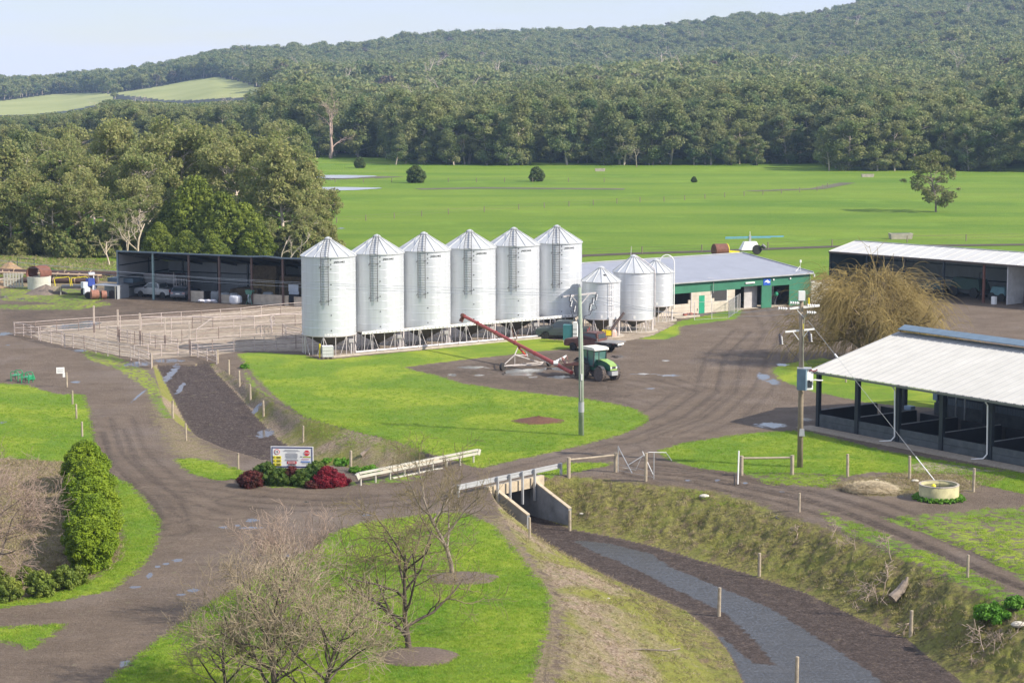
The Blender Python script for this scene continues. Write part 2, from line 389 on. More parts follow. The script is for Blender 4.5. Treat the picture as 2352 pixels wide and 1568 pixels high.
DRY = [[(1120, 1185), (1160, 1190), (1215, 1262), (1285, 1362), (1285, 1450), (1265, 1568), (1240, 1800), (1100, 1800), (1200, 1568), (1238, 1450), (1252, 1372), (1190, 1290), (1125, 1210)], [(398, 960), (440, 1000), (500, 1040), (520, 1062), (440, 1052), (398, 1040), (360, 960), (350, 930), (380, 900)],
       [(0, 1055), (150, 1060), (180, 1150), (150, 1290), (250, 1290), (262, 1240), (284, 1240), (272, 1288), (222, 1325), (140, 1358), (0, 1384), (-200, 1390), (-200, 1050)],
       [(2100, 1083), (2330, 1096), (2200, 1130), (2010, 1140), (1900, 1120), (1960, 1100)],
       [(-1200, 632), (262, 632), (268, 660), (0, 660), (-1200, 650)]]
CONC = [[(75, 770), (112, 747), (240, 740), (420, 726), (700, 696), (830, 690), (830, 800), (700, 806), (560, 806), (470, 818), (440, 818), (330, 826), (200, 803), (100, 783)],
        [(694, 806), (740, 822), (1000, 797), (1290, 768), (1420, 786), (1500, 770), (1555, 742), (1480, 738), (1400, 745), (1200, 740), (900, 760), (690, 770)],
        [(1700, 703), (1745, 700), (1900, 688), (1900, 694), (1760, 706)],
        [(2098, 1066), (2130, 1060), (2300, 1082), (2200, 1084), (2100, 1084)]]
EARTHC = [[(1165, 967), (1200, 955), (1250, 948), (1320, 956), (1280, 968), (1200, 976)]]
RUTS = [([(1490, 1085), (1600, 1096), (1750, 1128), (1850, 1150), (1950, 1182), (2080, 1235), (2200, 1290), (2352, 1352), (2600, 1460)], .85), ([(1500, 1066), (1620, 1080), (1760, 1108), (1870, 1130), (1980, 1162), (2110, 1212), (2240, 1268), (2400, 1335), (2600, 1425)], .85),
        ([(350, 1110), (450, 1118), (600, 1140), (760, 1150), (900, 1150), (1000, 1135), (1200, 1085), (1420, 1030)], .5), ([(230, 990), (250, 1060), (300, 1110), (345, 1150), (365, 1190)], .6), ([(250, 960), (275, 1040), (340, 1100), (420, 1150), (520, 1180)], .45),
        ([(320, 1170), (350, 1195), (372, 1215)], .5), ([(560, 1150), (700, 1160), (820, 1158), (900, 1150)], .7),
        ([(1420, 1010), (1560, 960), (1640, 900), (1660, 820), (1720, 760)], .5), ([(1440, 985), (1540, 940), (1600, 900), (1500, 870), (1380, 860), (1200, 850)], .5),
        ([(1540, 1000), (1650, 960), (1720, 900), (1760, 830), (1790, 760), (1760, 710)], .4), ([(1000, 846), (1150, 870), (1280, 895), (1400, 905)], .4), ([(960, 842), (1100, 862), (1240, 888), (1380, 912), (1450, 930)], .5),
        ([(1060, 834), (1200, 836), (1330, 850), (1420, 880), (1520, 900)], .35), ([(0, 720), (200, 705), (400, 690), (640, 695)], .6), ([(0, 740), (120, 735), (300, 712), (500, 700), (690, 690)], .4)]
PUD = [CA(560, 770) + (45, 7), CA(650, 755) + (30, 8), CA(1040, 1055) + (32, 5), CA(30, 828) + (18, 4), CA(1050, 1290) + (4, 18), CA(570, 1187) + (10, 3), CA(1290, 1100) + (10, 16), CA(1360, 1180) + (7, 10), CA(1270, 1030) + (40, 4), CA(20, 550) + (10, 3), CA(160, 565) + (12, 2),
       CB(1700, 1185) + (30, 6), CB(1850, 1165) + (30, 5), CB(1780, 1190) + (20, 5), CB(2060, 1215) + (26, 4), CB(1960, 1150) + (22, 3), CB(1850, 1215) + (12, 2), CB(1760, 1170) + (35, 6), CB(1240, 1198) + (12, 3), CB(1430, 1198) + (15, 2), CB(1390, 1140) + (34, 3), CB(2080, 1150) + (30, 5), CC(730, 1000) + (18, 3), CC(1130, 1140) + (26, 2.5), CC(930, 1130) + (34, 1.6), CC(980, 1240) + (14, 1.6), CC(1100, 1030) + (9, 1.5), CC(1830, 1150) + (12, 9), CC(1910, 1190) + (14, 7), CC(1970, 1062) + (18, 3), CC(1430, 797) + (6, 1.5),
       CJ(1900, 905) + (16, 4), CJ(1690, 955) + (13, 3), CJ(1790, 940) + (8, 2), CJ(1900, 960) + (26, 3), CJ(1340, 1205) + (12, 4), CJ(1250, 1232) + (8, 3), CJ(1190, 1255) + (8, 3), CJ(1130, 1320) + (8, 7), CJ(1010, 1410) + (14, 3), CJ(1450, 1435) + (14, 5), CJ(1370, 1465) + (12, 3), CG(40, 1420) + (14, 9), CG(1220, 605) + (24, 4), CG(1860, 305) + (10, 2), CJ(2310, 765) + (8, 2),
       CD(450, 490) + (34, 6), CD(420, 120) + (8, 4), CD(700, 445) + (20, 4), CH(1565, 605) + (9, 2), CH(1790, 602) + (7, 2), CH(1995, 625) + (7, 3), CD(520, 990) + (9, 2), CD(1360, 940) + (8, 2), CD(1420, 1025) + (7, 2), CD(250, 925) + (7, 3),
       CJ(20, 170) + (9, 3), CA(600, 955) + (16, 3), CA(1990, 1430) + (18, 7), CA(1930, 1310) + (12, 4), CA(60, 910) + (6, 2), (770, 434, 32, 2.2), (775, 407, 26, 2), CU(350, 900) + (30, 5), CB(400, 92) + (10, 1.5), (2110, 378, 1, 1),
       CE(1260, 140) + (1, 1), (1850, 1001, 1, 1)]
# slurry lying on the drain floor
SLUR = [CE(-500, 590), CE(-330, 700), CE(60, 860), CE(230, 930), CE(420, 1010), CE(600, 1120), CE(800, 1250), CE(1000, 1380), CE(1180, 1500), CE(1260, 1568), CE(1500, 1800), CE(900, 1800), CE(720, 1568), CE(600, 1480), CE(480, 1400), CE(400, 1290), CE(230, 1130), CE(120, 1040), CE(60, 1000), CE(-250, 860), CE(-480, 740), CE(-700, 640), CE(-900, 560), CE(-1000, 500), CE(-800, 520)]
SLUR2 = [CE(70, 1230), CE(160, 1330), CE(280, 1420), CE(540, 1450), CE(640, 1500), CE(760, 1600), CE(900, 1800), CE(400, 1800), CE(270, 1568), CE(230, 1450), CE(150, 1340)]
Wp = lambda pts, h=0.0: gpoly(pts, h)
GRw = [Wp(p) for p in GR]; FIELDw = Wp(FIELD); PATw = [Wp(p) for p in PATCH]; DRYw = [Wp(p) for p in DRY]; CONw = [Wp(p) for p in CONC]
MUDw = [Wp([(940, 842), (1060, 835), (1250, 808), (1320, 800), (1420, 830), (1440, 900), (1400, 922), (1250, 902), (1100, 884), (1000, 862)]), Wp([(0, 690), (250, 685), (700, 680), (690, 692), (420, 722), (110, 744), (0, 760)]), Wp([(225, 1000), (330, 1110), (420, 1150), (400, 1200), (350, 1160), (280, 1090), (235, 1060)])]
RUTw += [(Wp(p), w) for p, w in RUTS]; SLw = [Wp(SLUR, -DEP), Wp(SLUR2, -DEP)]; EARw = [Wp(p) for p in EARTHC]
def cover(x, y, h):
    c = {}
    gr = np.full(x.shape, -9.0)
    for p in GRw: gr = np.maximum(gr, sdist(x, y, p))
    fd = sdist(x, y, FIELDw)
    pa = np.full(x.shape, -9.0)
    for p in PATw: pa = np.maximum(pa, sdist(x, y, p))
    dA = np.maximum(-sdist(x, y, BED), 0); dB = np.maximum(sdist(x, y, CREST), 0)
    near = y < 205
    t = np.where((dB > 0) & near, dB / (dB + dA + 1e-6), 0)
    cut = np.where(t > .05, (.05 - t) * 8, 9)
    c['gr'] = np.minimum(np.maximum(np.maximum(gr, fd), np.minimum(pa, .25) - .2), cut)
    c['fd'] = np.clip(fd / 6 + .5, 0, 1)
    cc = np.full(x.shape, -9.0)
    for p in CONw: cc = np.maximum(cc, sdist(x, y, p))
    c['cc'] = cc
    c['gr'] = np.where(cc > -.1, -1, c['gr'])
    dr = np.full(x.shape, -9.0)
    for p in DRYw: dr = np.maximum(dr, sdist(x, y, p))
    right = x > np.interp(y, [70, 128, 134], [16, 1.8, 1.0])
    c['bk'] = np.where((t > 0) & (t < .985), np.clip(t * 6, 0, 1), 0) * np.where(y < 137, 1, .75)
    c['sd'] = np.where(right, 1.0, 0.0) * (y < 137)
    c['dr'] = dr
    c['mu'] = np.clip(sdist(x, y, BED) * 1.5 + .6, 0, 1) * near * (t > .8)
    sl = np.maximum(sdist(x, y, SLw[0]), sdist(x, y, SLw[1]))
    c['sl'] = np.where(t >= .99, sl + .25, -3)
    ru = np.zeros(x.shape)
    for p, w in RUTw:
        d = pdist(x, y, p); ru = np.maximum(ru, w * np.clip(1 - d / .55, 0, 1)); ru = np.maximum(ru, w * np.clip(1 - np.abs(d - 1.7) / .45, 0, 1))
    for p in MUDw: ru = np.maximum(ru, .55 * np.clip(sdist(x, y, p) / 1.5 + .3, 0, 1) * fbm(x, y, 2.5, 3, 17) * 1.5)
    c['ru'] = ru
    pd = np.full(x.shape, -1.0)
    for u, v, ru_, rv in PUD:
        x0, y0 = G(u, v); x1, _ = G(u + ru_, v); _, y1 = G(u, v - rv); _, y2 = G(u, v + rv); ay = max((y1 - y2) / 2, .12); ax = max(abs(x1 - x0), .1)
        pd = np.maximum(pd, 1 - np.hypot((x - x0) / ax, (y - y0) / ay))
    c['pd'] = pd
    er = np.full(x.shape, -9.0)
    for p in EARw: er = np.maximum(er, sdist(x, y, p))
    c['er'] = er
    return c
def attrs(me, c):
    for k, v in c.items():
        a = me.attributes.new(k, 'FLOAT', 'POINT'); a.data.foreach_set('value', np.ascontiguousarray(v, np.float32))
def groundmat():
    m = bpy.data.materials.new('land'); m.use_nodes = True; nt = m.node_tree; nt.nodes.clear(); L = nt.links.new
    p = N(nt, 'ShaderNodeBsdfPrincipled'); o = N(nt, 'ShaderNodeOutputMaterial'); g = N(nt, 'ShaderNodeNewGeometry')
    pos = g.outputs['Position']
    def A(k):
        n = N(nt, 'ShaderNodeAttribute', attribute_name=k); return n.outputs['Fac']
    def NZ(s, d=5, r=.6, dist=0, vec=None):
        n = N(nt, 'ShaderNodeTexNoise'); n.inputs['Scale'].default_value = s; n.inputs['Detail'].default_value = d; n.inputs['Roughness'].default_value = r; n.inputs['Distortion'].default_value = dist
        L(vec or pos, n.inputs['Vector']); return n.outputs[0]
    def M(op, a, b=None, c=None):
        n = N(nt, 'ShaderNodeMath', operation=op)
        for i, q in enumerate((a, b, c)):
            if q is None: continue
            if isinstance(q, (int, float)): n.inputs[i].default_value = q
            else: L(q, n.inputs[i])
        return n.outputs[0]
    def MR(x, a, b, c=0.0, d=1.0):
        n = N(nt, 'ShaderNodeMapRange'); L(x, n.inputs[0]); n.inputs[1].default_value = a; n.inputs[2].default_value = b; n.inputs[3].default_value = c; n.inputs[4].default_value = d; return n.outputs[0]
    def MX(f, a, b):
        n = N(nt, 'ShaderNodeMix', data_type='RGBA')
        if isinstance(f, (int, float)): n.inputs[0].default_value = f
        else: L(f, n.inputs[0])
        for i, q in ((6, a), (7, b)):
            if isinstance(q, tuple): n.inputs[i].default_value = rgb(q)
            else: L(q, n.inputs[i])
        return n.outputs[2]
    n_g = NZ(3.4, 6, .8); n_a = NZ(.35, 6); n_b = NZ(1.6, 6, .65); n_c = NZ(7, 5, .7); n_d = NZ(.06, 4); n_e = NZ(30, 3, .7); n_m = NZ(.11, 5, .62, .6)
    # stretched grain that follows the wheels
    mpn = N(nt, 'ShaderNodeMapping'); mpn.inputs['Rotation'].default_value = (0, 0, R(-38)); mpn.inputs['Scale'].default_value = (.35, 2.6, 1); L(pos, mpn.inputs[0])
    n_s = NZ(1.1, 6, .65, 1.6, mpn.outputs[0])
    mpf = N(nt, 'ShaderNodeMapping'); mpf.inputs['Rotation'].default_value = (0, 0, R(4)); mpf.inputs['Scale'].default_value = (.25, 1.0, 1); L(pos, mpf.inputs[0])
    n_f = NZ(.045, 7, .66, .4, mpf.outputs[0])
    # gravel
    gv = MX(MR(n_a, .3, .7), (.112, .080, .053), (.218, .163, .116))
    gv = MX(MR(n_s, .38, .66, 0, .55), gv, (.080, .056, .038))
    gv = MX(MR(n_m, .5, .7, 0, .5), gv, (.235, .192, .165))
    gv = MX(MR(n_e, .48, .66, 0, .6), gv, (.30, .25, .21)); gv = MX(MR(n_e, .3, .45, .6, 0), gv, (.05, .038, .03)); gv = MX(MR(n_b, .58, .72, 0, .45), gv, (.25, .205, .17))
    gv = MX(MR(n_c, .25, .5, .55, 0), gv, (.055, .040, .032))
    gv = MX(MR(n_g, .40, .30, 0, .75), gv, (.05, .036, .028)); gv = MX(MR(n_g, .58, .68, 0, .5), gv, (.30, .25, .215))
    gv = MX(M('MULTIPLY', A('ru'), MR(n_b, .3, .6)), gv, (.045, .032, .026))
    # wet mud of the race and the drain
    mud = MX(MR(n_b, .35, .65), (.060, .043, .035), (.118, .088, .074)); mud = MX(MR(n_c, .35, .6, .8, 0), mud, (.035, .026, .022))
    mud = MX(MR(n_g, .42, .32, 0, .85), mud, (.02, .015, .012)); mud = MX(MR(n_g, .56, .66, 0, .6), mud, (.19, .15, .135))
    c0 = MX(A('mu'), gv, mud)
    # concrete
    con = MX(MR(n_a, .3, .7), (.38, .31, .23), (.55, .46, .35)); con = MX(MR(n_s, .42, .62, 0, .6), con, (.20, .155, .125)); con = MX(MR(n_c, .5, .8, 0, .3), con, (.16, .13, .11))
    con = MX(MR(n_b, .35, .5, .6, 0), con, (.17, .13, .105))
    c0 = MX(MR(M('ADD', A('cc'), MR(n_b, .3, .7, -.3, .3)), -.1, .1), c0, con)
    # dry litter
    dry = MX(MR(n_c, .35, .65), (.14, .10, .065), (.40, .31, .21)); dry = MX(MR(n_b, .4, .6, 0, .6), dry, (.16, .15, .05))
    c0 = MX(MR(M('ADD', A('dr'), MR(n_b, .3, .7, -1.2, 1.2)), -.4, .4), c0, dry)
    c0 = MX(MR(M('ADD', A('er'), MR(n_b, .3, .7, -.4, .4)), -.1, .2), c0, MX(MR(n_c, .4, .6), (.05, .028, .02), (.22, .09, .05)))
    # bank: straw, moss and dark earth on the near side, rank growth on the far side
    bkl = MX(MR(n_c, .38, .62), (.19, .13, .085), (.42, .33, .24)); bkl = MX(MR(n_m, .44, .56, 0, .9), bkl, (.22, .23, .035)); bkl = MX(MR(n_b, .52, .7, 0, .7), bkl, (.12, .15, .03)); bkl = MX(MR(n_g, .42, .32, 0, .75), bkl, (.06, .042, .03)); bkl = MX(MR(n_g, .58, .68, 0, .6), bkl, (.50, .42, .31))
    bkr = MX(MR(n_g, .4, .6), (.09, .085, .03), (.27, .25, .07)); bkr = MX(MR(n_b, .5, .66, 0, .8), bkr, (.20, .14, .095)); bkr = MX(MR(n_g, .40, .30, 0, .8), bkr, (.035, .028, .018)); bkr = MX(MR(n_a, .5, .62, 0, .6), bkr, (.20, .22, .04)); bkr = MX(MR(n_c, .6, .75, 0, .5), bkr, (.38, .31, .2))
    c0 = MX(MR(M('ADD', A('bk'), MR(n_b, .3, .7, -.35, .35)), .2, .55), c0, MX(A('sd'), bkl, bkr))
    # grass
    gs = MX(MR(n_a, .32, .68), (.135, .235, .018), (.22, .305, .026)); gs = MX(MR(n_c, .3, .7, 0, .55), gs, (.07, .185, .012)); gs = MX(MR(n_m, .46, .60, 0, .85), gs, (.30, .36, .03))
    gs = MX(MR(n_e, .5, .8, 0, .4), gs, (.24, .36, .05)); gs = MX(MR(n_b, .55, .72, 0, .65), gs, (.22, .20, .065)); gs = MX(MR(n_a, .56, .70, 0, .5), gs, (.075, .17, .012))
    fl = MX(MR(n_f, .36, .64), (.115, .205, .014), (.21, .29, .024)); fl = MX(MR(n_b, .35, .65, 0, .4), fl, (.06, .16, .012)); fl = MX(MR(n_d, .56, .68, 0, .6), fl, (.20, .31, .03)); fl = MX(MR(n_f, .60, .74, 0, .6), fl, (.16, .17, .05)); fl = MX(MR(n_a, .58, .72, 0, .4), fl, (.07, .15, .012)); fl = MX(MR(n_g, .42, .32, 0, .45), fl, (.05, .11, .012))
    gs = MX(MR(n_g, .42, .32, 0, .5), gs, (.05, .12, .012)); gs = MX(MR(n_g, .6, .7, 0, .4), gs, (.27, .38, .05)); gs = MX(A('fd'), gs, fl)
    edge = M('ADD', A('gr'), M('ADD', MR(n_b, .3, .7, -.5, .45), MR(n_g, .3, .7, -.35, .35)))
    c0 = MX(MR(edge, -.06, .06), c0, gs)
    # slurry and puddles: smooth, mirror-like films
    slm = MR(M('ADD', A('sl'), MR(n_b, .3, .7, -.2, .2)), -.05, .08)
    c0 = MX(slm, c0, MX(MR(n_s, .4, .6), (.040, .039, .038), (.060, .058, .056)))
    pdm = MR(M('ADD', A('pd'), MR(n_b, .3, .7, -.6, .6)), .02, .14)
    c0 = MX(pdm, c0, (.06, .05, .045))
    L(c0, p.inputs['Base Color'])
    damp = M('MULTIPLY', A('mu'), MR(n_c, .45, .75))
    rgh = M('SUBTRACT', .88, M('MULTIPLY', damp, .55)); rgh = M('SUBTRACT', rgh, M('MULTIPLY', slm, .42)); rgh = M('SUBTRACT', rgh, M('MULTIPLY', pdm, .75))
    L(M('MAXIMUM', rgh, .04), p.inputs['Roughness']); L(M('ADD', .2, M('MULTIPLY', pdm, .6)), p.inputs['Specular IOR Level'])
    hb = M('ADD', M('MULTIPLY', n_g, 1.0), M('MULTIPLY', n_c, .5)); hb = M('ADD', hb, M('MULTIPLY', n_e, .25)); hb = M('ADD', hb, M('MULTIPLY', n_b, .8)); hb = M('SUBTRACT', hb, M('MULTIPLY', A('ru'), .8))
    b = N(nt, 'ShaderNodeBump'); b.inputs['Distance'].default_value = .22; L(hb, b.inputs['Height'])
    flat = M('MAXIMUM', slm, pdm); L(M('MULTIPLY', M('SUBTRACT', 1.0, M('MULTIPLY', flat, .97)), .8), b.inputs['Strength'])
    L(b.outputs[0], p.inputs['Normal']); L(p.outputs[0], o.inputs[0]); return m
LAND = groundmat(); MATS['land'] = LAND
def sheet(us, ys):
    U, Y = np.meshgrid(us, ys); X = (U - CX) / FO * Y
    return X.ravel(), Y.ravel(), len(us), len(ys)
def cut_sheet(X, Y, Z, nu, ny, cls, names, parent=None):
    idx = np.arange(nu * ny).reshape(ny, nu)
    F = np.stack([idx[:-1, :-1], idx[:-1, 1:], idx[1:, 1:], idx[1:, :-1]], -1).reshape(-1, 4)
    c = cls.reshape(ny, nu)[:-1, :-1].ravel(); cov = cover(X, Y, Z)
    for k, nm in names.items():
        f = F[c == k]
        if not len(f): continue
        used = np.unique(f); mp_ = np.full(nu * ny, -1); mp_[used] = np.arange(len(used))
        me = geo(nm, np.stack([X[used], Y[used], Z[used]], 1), mp_[f], LAND, True)
        attrs(me, {q: v[used] for q, v in cov.items()})
        tag(link(nm, me), kind='structure')
def ys_from_v(v0, v1, dv):
    v = np.arange(v0, v1, -dv); return FO * HC / (v - VH)
X, Y, nu, ny = sheet(np.concatenate([np.arange(-900, -260, 9), np.arange(-260, 2640, 3.4), np.arange(2640, 3300, 9)]), np.concatenate([ys_from_v(1900, 560, 2.6), ys_from_v(560, 352, 2.2)]))
Z = _height(X, Y)
cls = np.zeros(X.shape, int)       # 0 gravel
gr = np.full(X.shape, -9.0)
for p_ in GRw: gr = np.maximum(gr, sdist(X, Y, p_))
cls[gr > 0] = 1
cls[sdist(X, Y, FIELDw) > 0] = 2
tB = sdist(X, Y, CREST); tA = sdist(X, Y, BED)
cls[(tB > 0) & (Y < 205)] = 3
cls[(tA > 0) & (Y < 205)] = 4
cls[(tA > 0) & (Y > 135.5) & (Y < 205)] = 5
sl_ = np.maximum(sdist(X, Y, SLw[0]), sdist(X, Y, SLw[1])); cls[(cls == 4) & (sl_ > 0)] = 6
cc_ = np.full(X.shape, -9.0)
for p_ in CONw: cc_ = np.maximum(cc_, sdist(X, Y, p_))
cls[(cc_ > 0) & (cls != 2)] = 7
cut_sheet(X, Y, Z, nu, ny, cls, {0: 'gravel_road', 1: 'lawn', 2: 'pasture', 3: 'drain_bank', 4: 'drain_floor', 5: 'cattle_race', 6: 'slurry_stream', 7: 'concrete_pavement'})
# far pasture and hills
hm = leafmat('shaded_hill_floor', (.02, .026, .012), (.03, .032, .014), (.035, .03, .018), .01, 0)  # floor colour darkened to stand for shadow between the crowns
def clearing(u, v):
    """cleared paddocks on the left hill (sheet position of the bare ground)"""
    a = np.array([(-400, 236), (0, 233), (120, 217), (230, 214), (262, 218), (246, 238), (170, 252), (80, 262), (0, 264), (-400, 270)], float)
    b = np.array([(255, 216), (330, 206), (430, 188), (500, 178), (560, 190), (625, 214), (600, 224), (520, 226), (440, 232), (380, 232), (330, 226)], float)
    return np.maximum(sdist(u, v, a), sdist(u, v, b))
ysf = np.geomspace(FO * HC / (352 - VH) * .999, 3600, 190)
Xh, Yh, nuh, nyh = sheet(np.linspace(-1500, 3900, 420), ysf)
Zh = hills(Xh, Yh)
cl = np.where((Zh > .05) | (Yh > 720), 1, 0)
vv = VH + FO * (HC - Zh) / Yh; uu = CX + FO * Xh / Yh
clr = clearing(uu, vv)
cl[(cl == 1) & (clr > 0) & (Yh > 1000)] = 2
idx = np.arange(nuh * nyh).reshape(nyh, nuh)
F = np.stack([idx[:-1, :-1], idx[:-1, 1:], idx[1:, 1:], idx[1:, :-1]], -1).reshape(-1, 4); cf = cl.reshape(nyh, nuh)[:-1, :-1].ravel()
cm_ = mat('cleared', (.24, .27, .07), .9, var=0, col2=(.34, .35, .12), scale=.012)
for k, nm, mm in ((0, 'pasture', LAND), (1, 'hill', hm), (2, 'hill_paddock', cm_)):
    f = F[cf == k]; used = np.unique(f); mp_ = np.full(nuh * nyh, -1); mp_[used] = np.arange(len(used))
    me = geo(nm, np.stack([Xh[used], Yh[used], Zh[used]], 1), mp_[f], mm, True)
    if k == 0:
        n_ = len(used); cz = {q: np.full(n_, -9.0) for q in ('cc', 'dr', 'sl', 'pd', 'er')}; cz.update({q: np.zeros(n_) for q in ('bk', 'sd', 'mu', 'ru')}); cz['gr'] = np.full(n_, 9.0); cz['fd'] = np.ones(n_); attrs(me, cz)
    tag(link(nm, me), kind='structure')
# plain all round, to the horizon
s_ = 9000
me = geo('plain', np.array([(-s_, -s_, -4.2), (s_, -s_, -4.2), (s_, s_, -4.2), (-s_, s_, -4.2)]), np.array([[0, 1, 2, 3]]), mat('plain_green', (.09, .14, .03), .95, var=.2, scale=.01))
tag(link('plain', me), kind='structure')
# ================================================================== SILOS
TH = R(35.5); E1 = Vector((cos(TH), sin(TH), 0)); E2 = Vector((-sin(TH), cos(TH), 0))
def corrug(name, col, rough, metal, freq, axis=2, amp=.5, var=.1, dist=.02, streak=0):
    """ribbed sheet metal: fine relief as a wave bump along one object axis"""
    m = mat(name, col, rough, metal, var, .5 if not streak else 1.0, streak=streak); nt = m.node_tree; L = nt.links.new
    p = [n for n in nt.nodes if n.type == 'BSDF_PRINCIPLED'][0]
    t = N(nt, 'ShaderNodeTexCoord'); s = N(nt, 'ShaderNodeSeparateXYZ'); L(t.outputs['Object'], s.inputs[0])
    a = N(nt, 'ShaderNodeMath', operation='MULTIPLY'); a.inputs[1].default_value = 2 * PI * freq; L(s.outputs[axis], a.inputs[0])
    b = N(nt, 'ShaderNodeMath', operation='SINE'); L(a.outputs[0], b.inputs[0])
    k = N(nt, 'ShaderNodeBump'); k.inputs['Strength'].default_value = amp; k.inputs['Distance'].default_value = dist; L(b.outputs[0], k.inputs['Height']); L(k.outputs[0], p.inputs['Normal'])
    return m
GALV = corrug('galvanised_sheet', (.60, .62, .65), .42, .36, 9, 2, .35, .09, .008, 2.2)
GALVR = mat('galvanised_roof', (.55, .56, .56), .5, .35, .12, .7)
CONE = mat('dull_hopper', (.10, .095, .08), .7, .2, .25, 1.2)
LEGM = mat('pale_steel', (.62, .57, .56), .5, .2, .12, 2)
DARKS = mat('dark_steel', (.09, .09, .095), .5, .5)
WHITE = mat('white_paint', (.80, .79, .76), .5, 0, .05)
BLACK = mat('black_rubber', (.022, .021, .02), .8, 0, .2)
INK = mat('black_ink', (.03, .03, .03), .6)
CONCM = mat('weathered_concrete', (.42, .37, .30), .85, 0, .22, 1.6, .3, 12)
GREYM = mat('grey_metal', (.40, .41, .42), .5, .3)
YEL = mat('yellow_paint', (.75, .60, .02), .5)
RUST = mat('rusty_steel', (.16, .065, .045), .8, .1, .3, 3)
RED = mat('faded_red_paint', (.36, .055, .045), .45, .1, .2, 2)
def ring_body(Rr, z0, z1, step=.747):
    pr = [(Rr, z0)]; z = z0 + step
    while z < z1 - .1:
        pr += [(Rr, z - .045), (Rr, z - .022), (Rr + .016, z - .008), (Rr + .016, z + .008), (Rr, z + .022), (Rr, z + .045)]; z += step
    return pr + [(Rr, z1)]
def silo(name, Rr, hl, hc, hr, tall, nleg=14, ladder=None):
    t = thing(name, (0, 0, 0))
    MB().lathe(ring_body(Rr, hl, hl + hc), 56, cap=False).build('body', GALV, t, True)
    m = MB(); n = 56; m.lathe([(Rr + .10, hl + hc - .05), (Rr + .10, hl + hc + .02), (.28, hl + hc + hr)], n, cap=False)
    m.build('roof', GALVR, t)
    nr = 14
    m = MB()
    for i in range(nr):
        a = 2 * PI * (i + .5) / nr; m.beam(((Rr + .1) * cos(a), (Rr + .1) * sin(a), hl + hc + .05), (.3 * cos(a), .3 * sin(a), hl + hc + hr + .03), .05, .07)
    m.build('roof_ribs', GALVR, t)
    MB().lathe([(.34, hl + hc + hr - .02), (.36, hl + hc + hr + .12), (.12, hl + hc + hr + .24), (.02, hl + hc + hr + .26)], 20).build('cap', GALVR, t)
    MB().lathe([(Rr - .03, hl + .02), (.22, max(.5, hl - Rr * .62)), (.22, max(.35, hl - Rr * .62 - .2))], 40, cap=True).build('hopper', CONE, t)
    MB().lathe([(Rr + .03, hl - .06), (Rr + .05, hl + .03), (Rr + .0, hl + .03)], 56, cap=False).build('base_ring', LEGM, t)
    for i in range(nleg):
        a = 2 * PI * i / nleg + .1
        q = Vector((Rr * .985 * cos(a), Rr * .985 * sin(a), 0))
        m = MB(); m.tube(q, q + Vector((0, 0, hl)), .042, n=6)
        if i % 2 == 0:
            for s in (-1, 1):
                a2 = a + s * PI / nleg * .75; m.tube((Rr * .97 * cos(a2 + s * .09), Rr * .97 * sin(a2 + s * .09), 0.02), (Rr * .985 * cos(a), Rr * .985 * sin(a), hl), .03, n=5)
        m.build('leg', LEGM, t)
    return t
def wrap(v, Rr, a0, z0):
    o = []
    for x, z, _ in v:
        a = a0 + x / Rr; o.append(((Rr + .012) * cos(a), (Rr + .012) * sin(a), z0 + z))
    return o
TR, TL, TC, TRF = 2.575, 1.82, 7.47, 1.5
s1 = silo('tall_silo', TR, TL, TC, TRF, True)
# ladder on the camera side, with a hooped run up the roof
m = MB(); aL = R(-93); top = TL + TC
def cyl(a, r, z): return (r * cos(a), r * sin(a), z)
for s in (-1, 1): m.tube(cyl(aL + s * .13, TR + .17, top - 4.5), cyl(aL + s * .13, TR + .17, top + .35), .03, n=5); m.tube(cyl(aL + s * .13, TR + .17, top + .35), cyl(aL + s * .5, .5, top + TRF + .22), .027, n=5)
for i in range(20): z = top - 4.4 + i * .235; m.tube(cyl(aL - .13, TR + .17, z), cyl(aL + .13, TR + .17, z), .017, n=4, cap=False)
for i in range(9):
    f = (i + .5) / 9; r = (TR + .15) * (1 - f) + .6 * f; z = top + .2 + f * TRF * .9
    w_ = .34 / r; m.tube(cyl(aL - w_, r, z), cyl(aL + w_, r, z), .017, n=4, cap=False)
for z in (top - 4.1, top - .9): m.tube(cyl(aL - .17, TR, z), cyl(aL - .17, TR + .3, z - .1), .03, n=4); m.tube(cyl(aL + .17, TR, z), cyl(aL + .05, TR + .3, z + .05), .03, n=4)
m.build('ladder', DARKS, s1)
m = MB()
for dz in (.25, .65, 1.1, 2.55, 4.0, 5.45, 6.9): MB().tube(cyl(R(-80), TR - .02, top - dz), cyl(R(-80), TR + .03, top - dz), .055, n=8).build('inspection_port', INK, s1)
v, f = text_geo('JAESCHKE', .25); v = [(x * 1.0, z * 1.0, 0) for x, z, _ in v]
MB().add(wrap(v, TR + .012, R(-61), top - .46), f).build('lettering', INK, s1)
v, f = [(-.09, -.13, 0), (.09, -.13, 0), (.09, .13, 0), (-.09, .13, 0)], [(0, 1, 2, 3)]
m = MB(); m.add(wrap(v, TR + .004, R(-56), TL + 1.15), f); m.build('number_plate', WHITE, s1)
m = MB()
for i in range(5): m.add(wrap([(x * 1.2 + i * .26 - .2, z * .8, 0) for x, z, _ in v], TR + .003, R(-88), TL + .16 + .03 * (i % 2)), f)
m.build('sticker_row', WHITE, s1)
m = MB(); q = Vector(cyl(R(-38), TR + .25, 0)); m.tube(q, q + Vector((0, 0, 1.25)), .075, n=8); m.box(q + Vector((0, 0, 1.35)), (.4, .3, .3)); m.tube(q + Vector((0, 0, 1.2)), (0, 0, .55), .06, n=6)
m.build('outlet_auger', LEGM, s1)
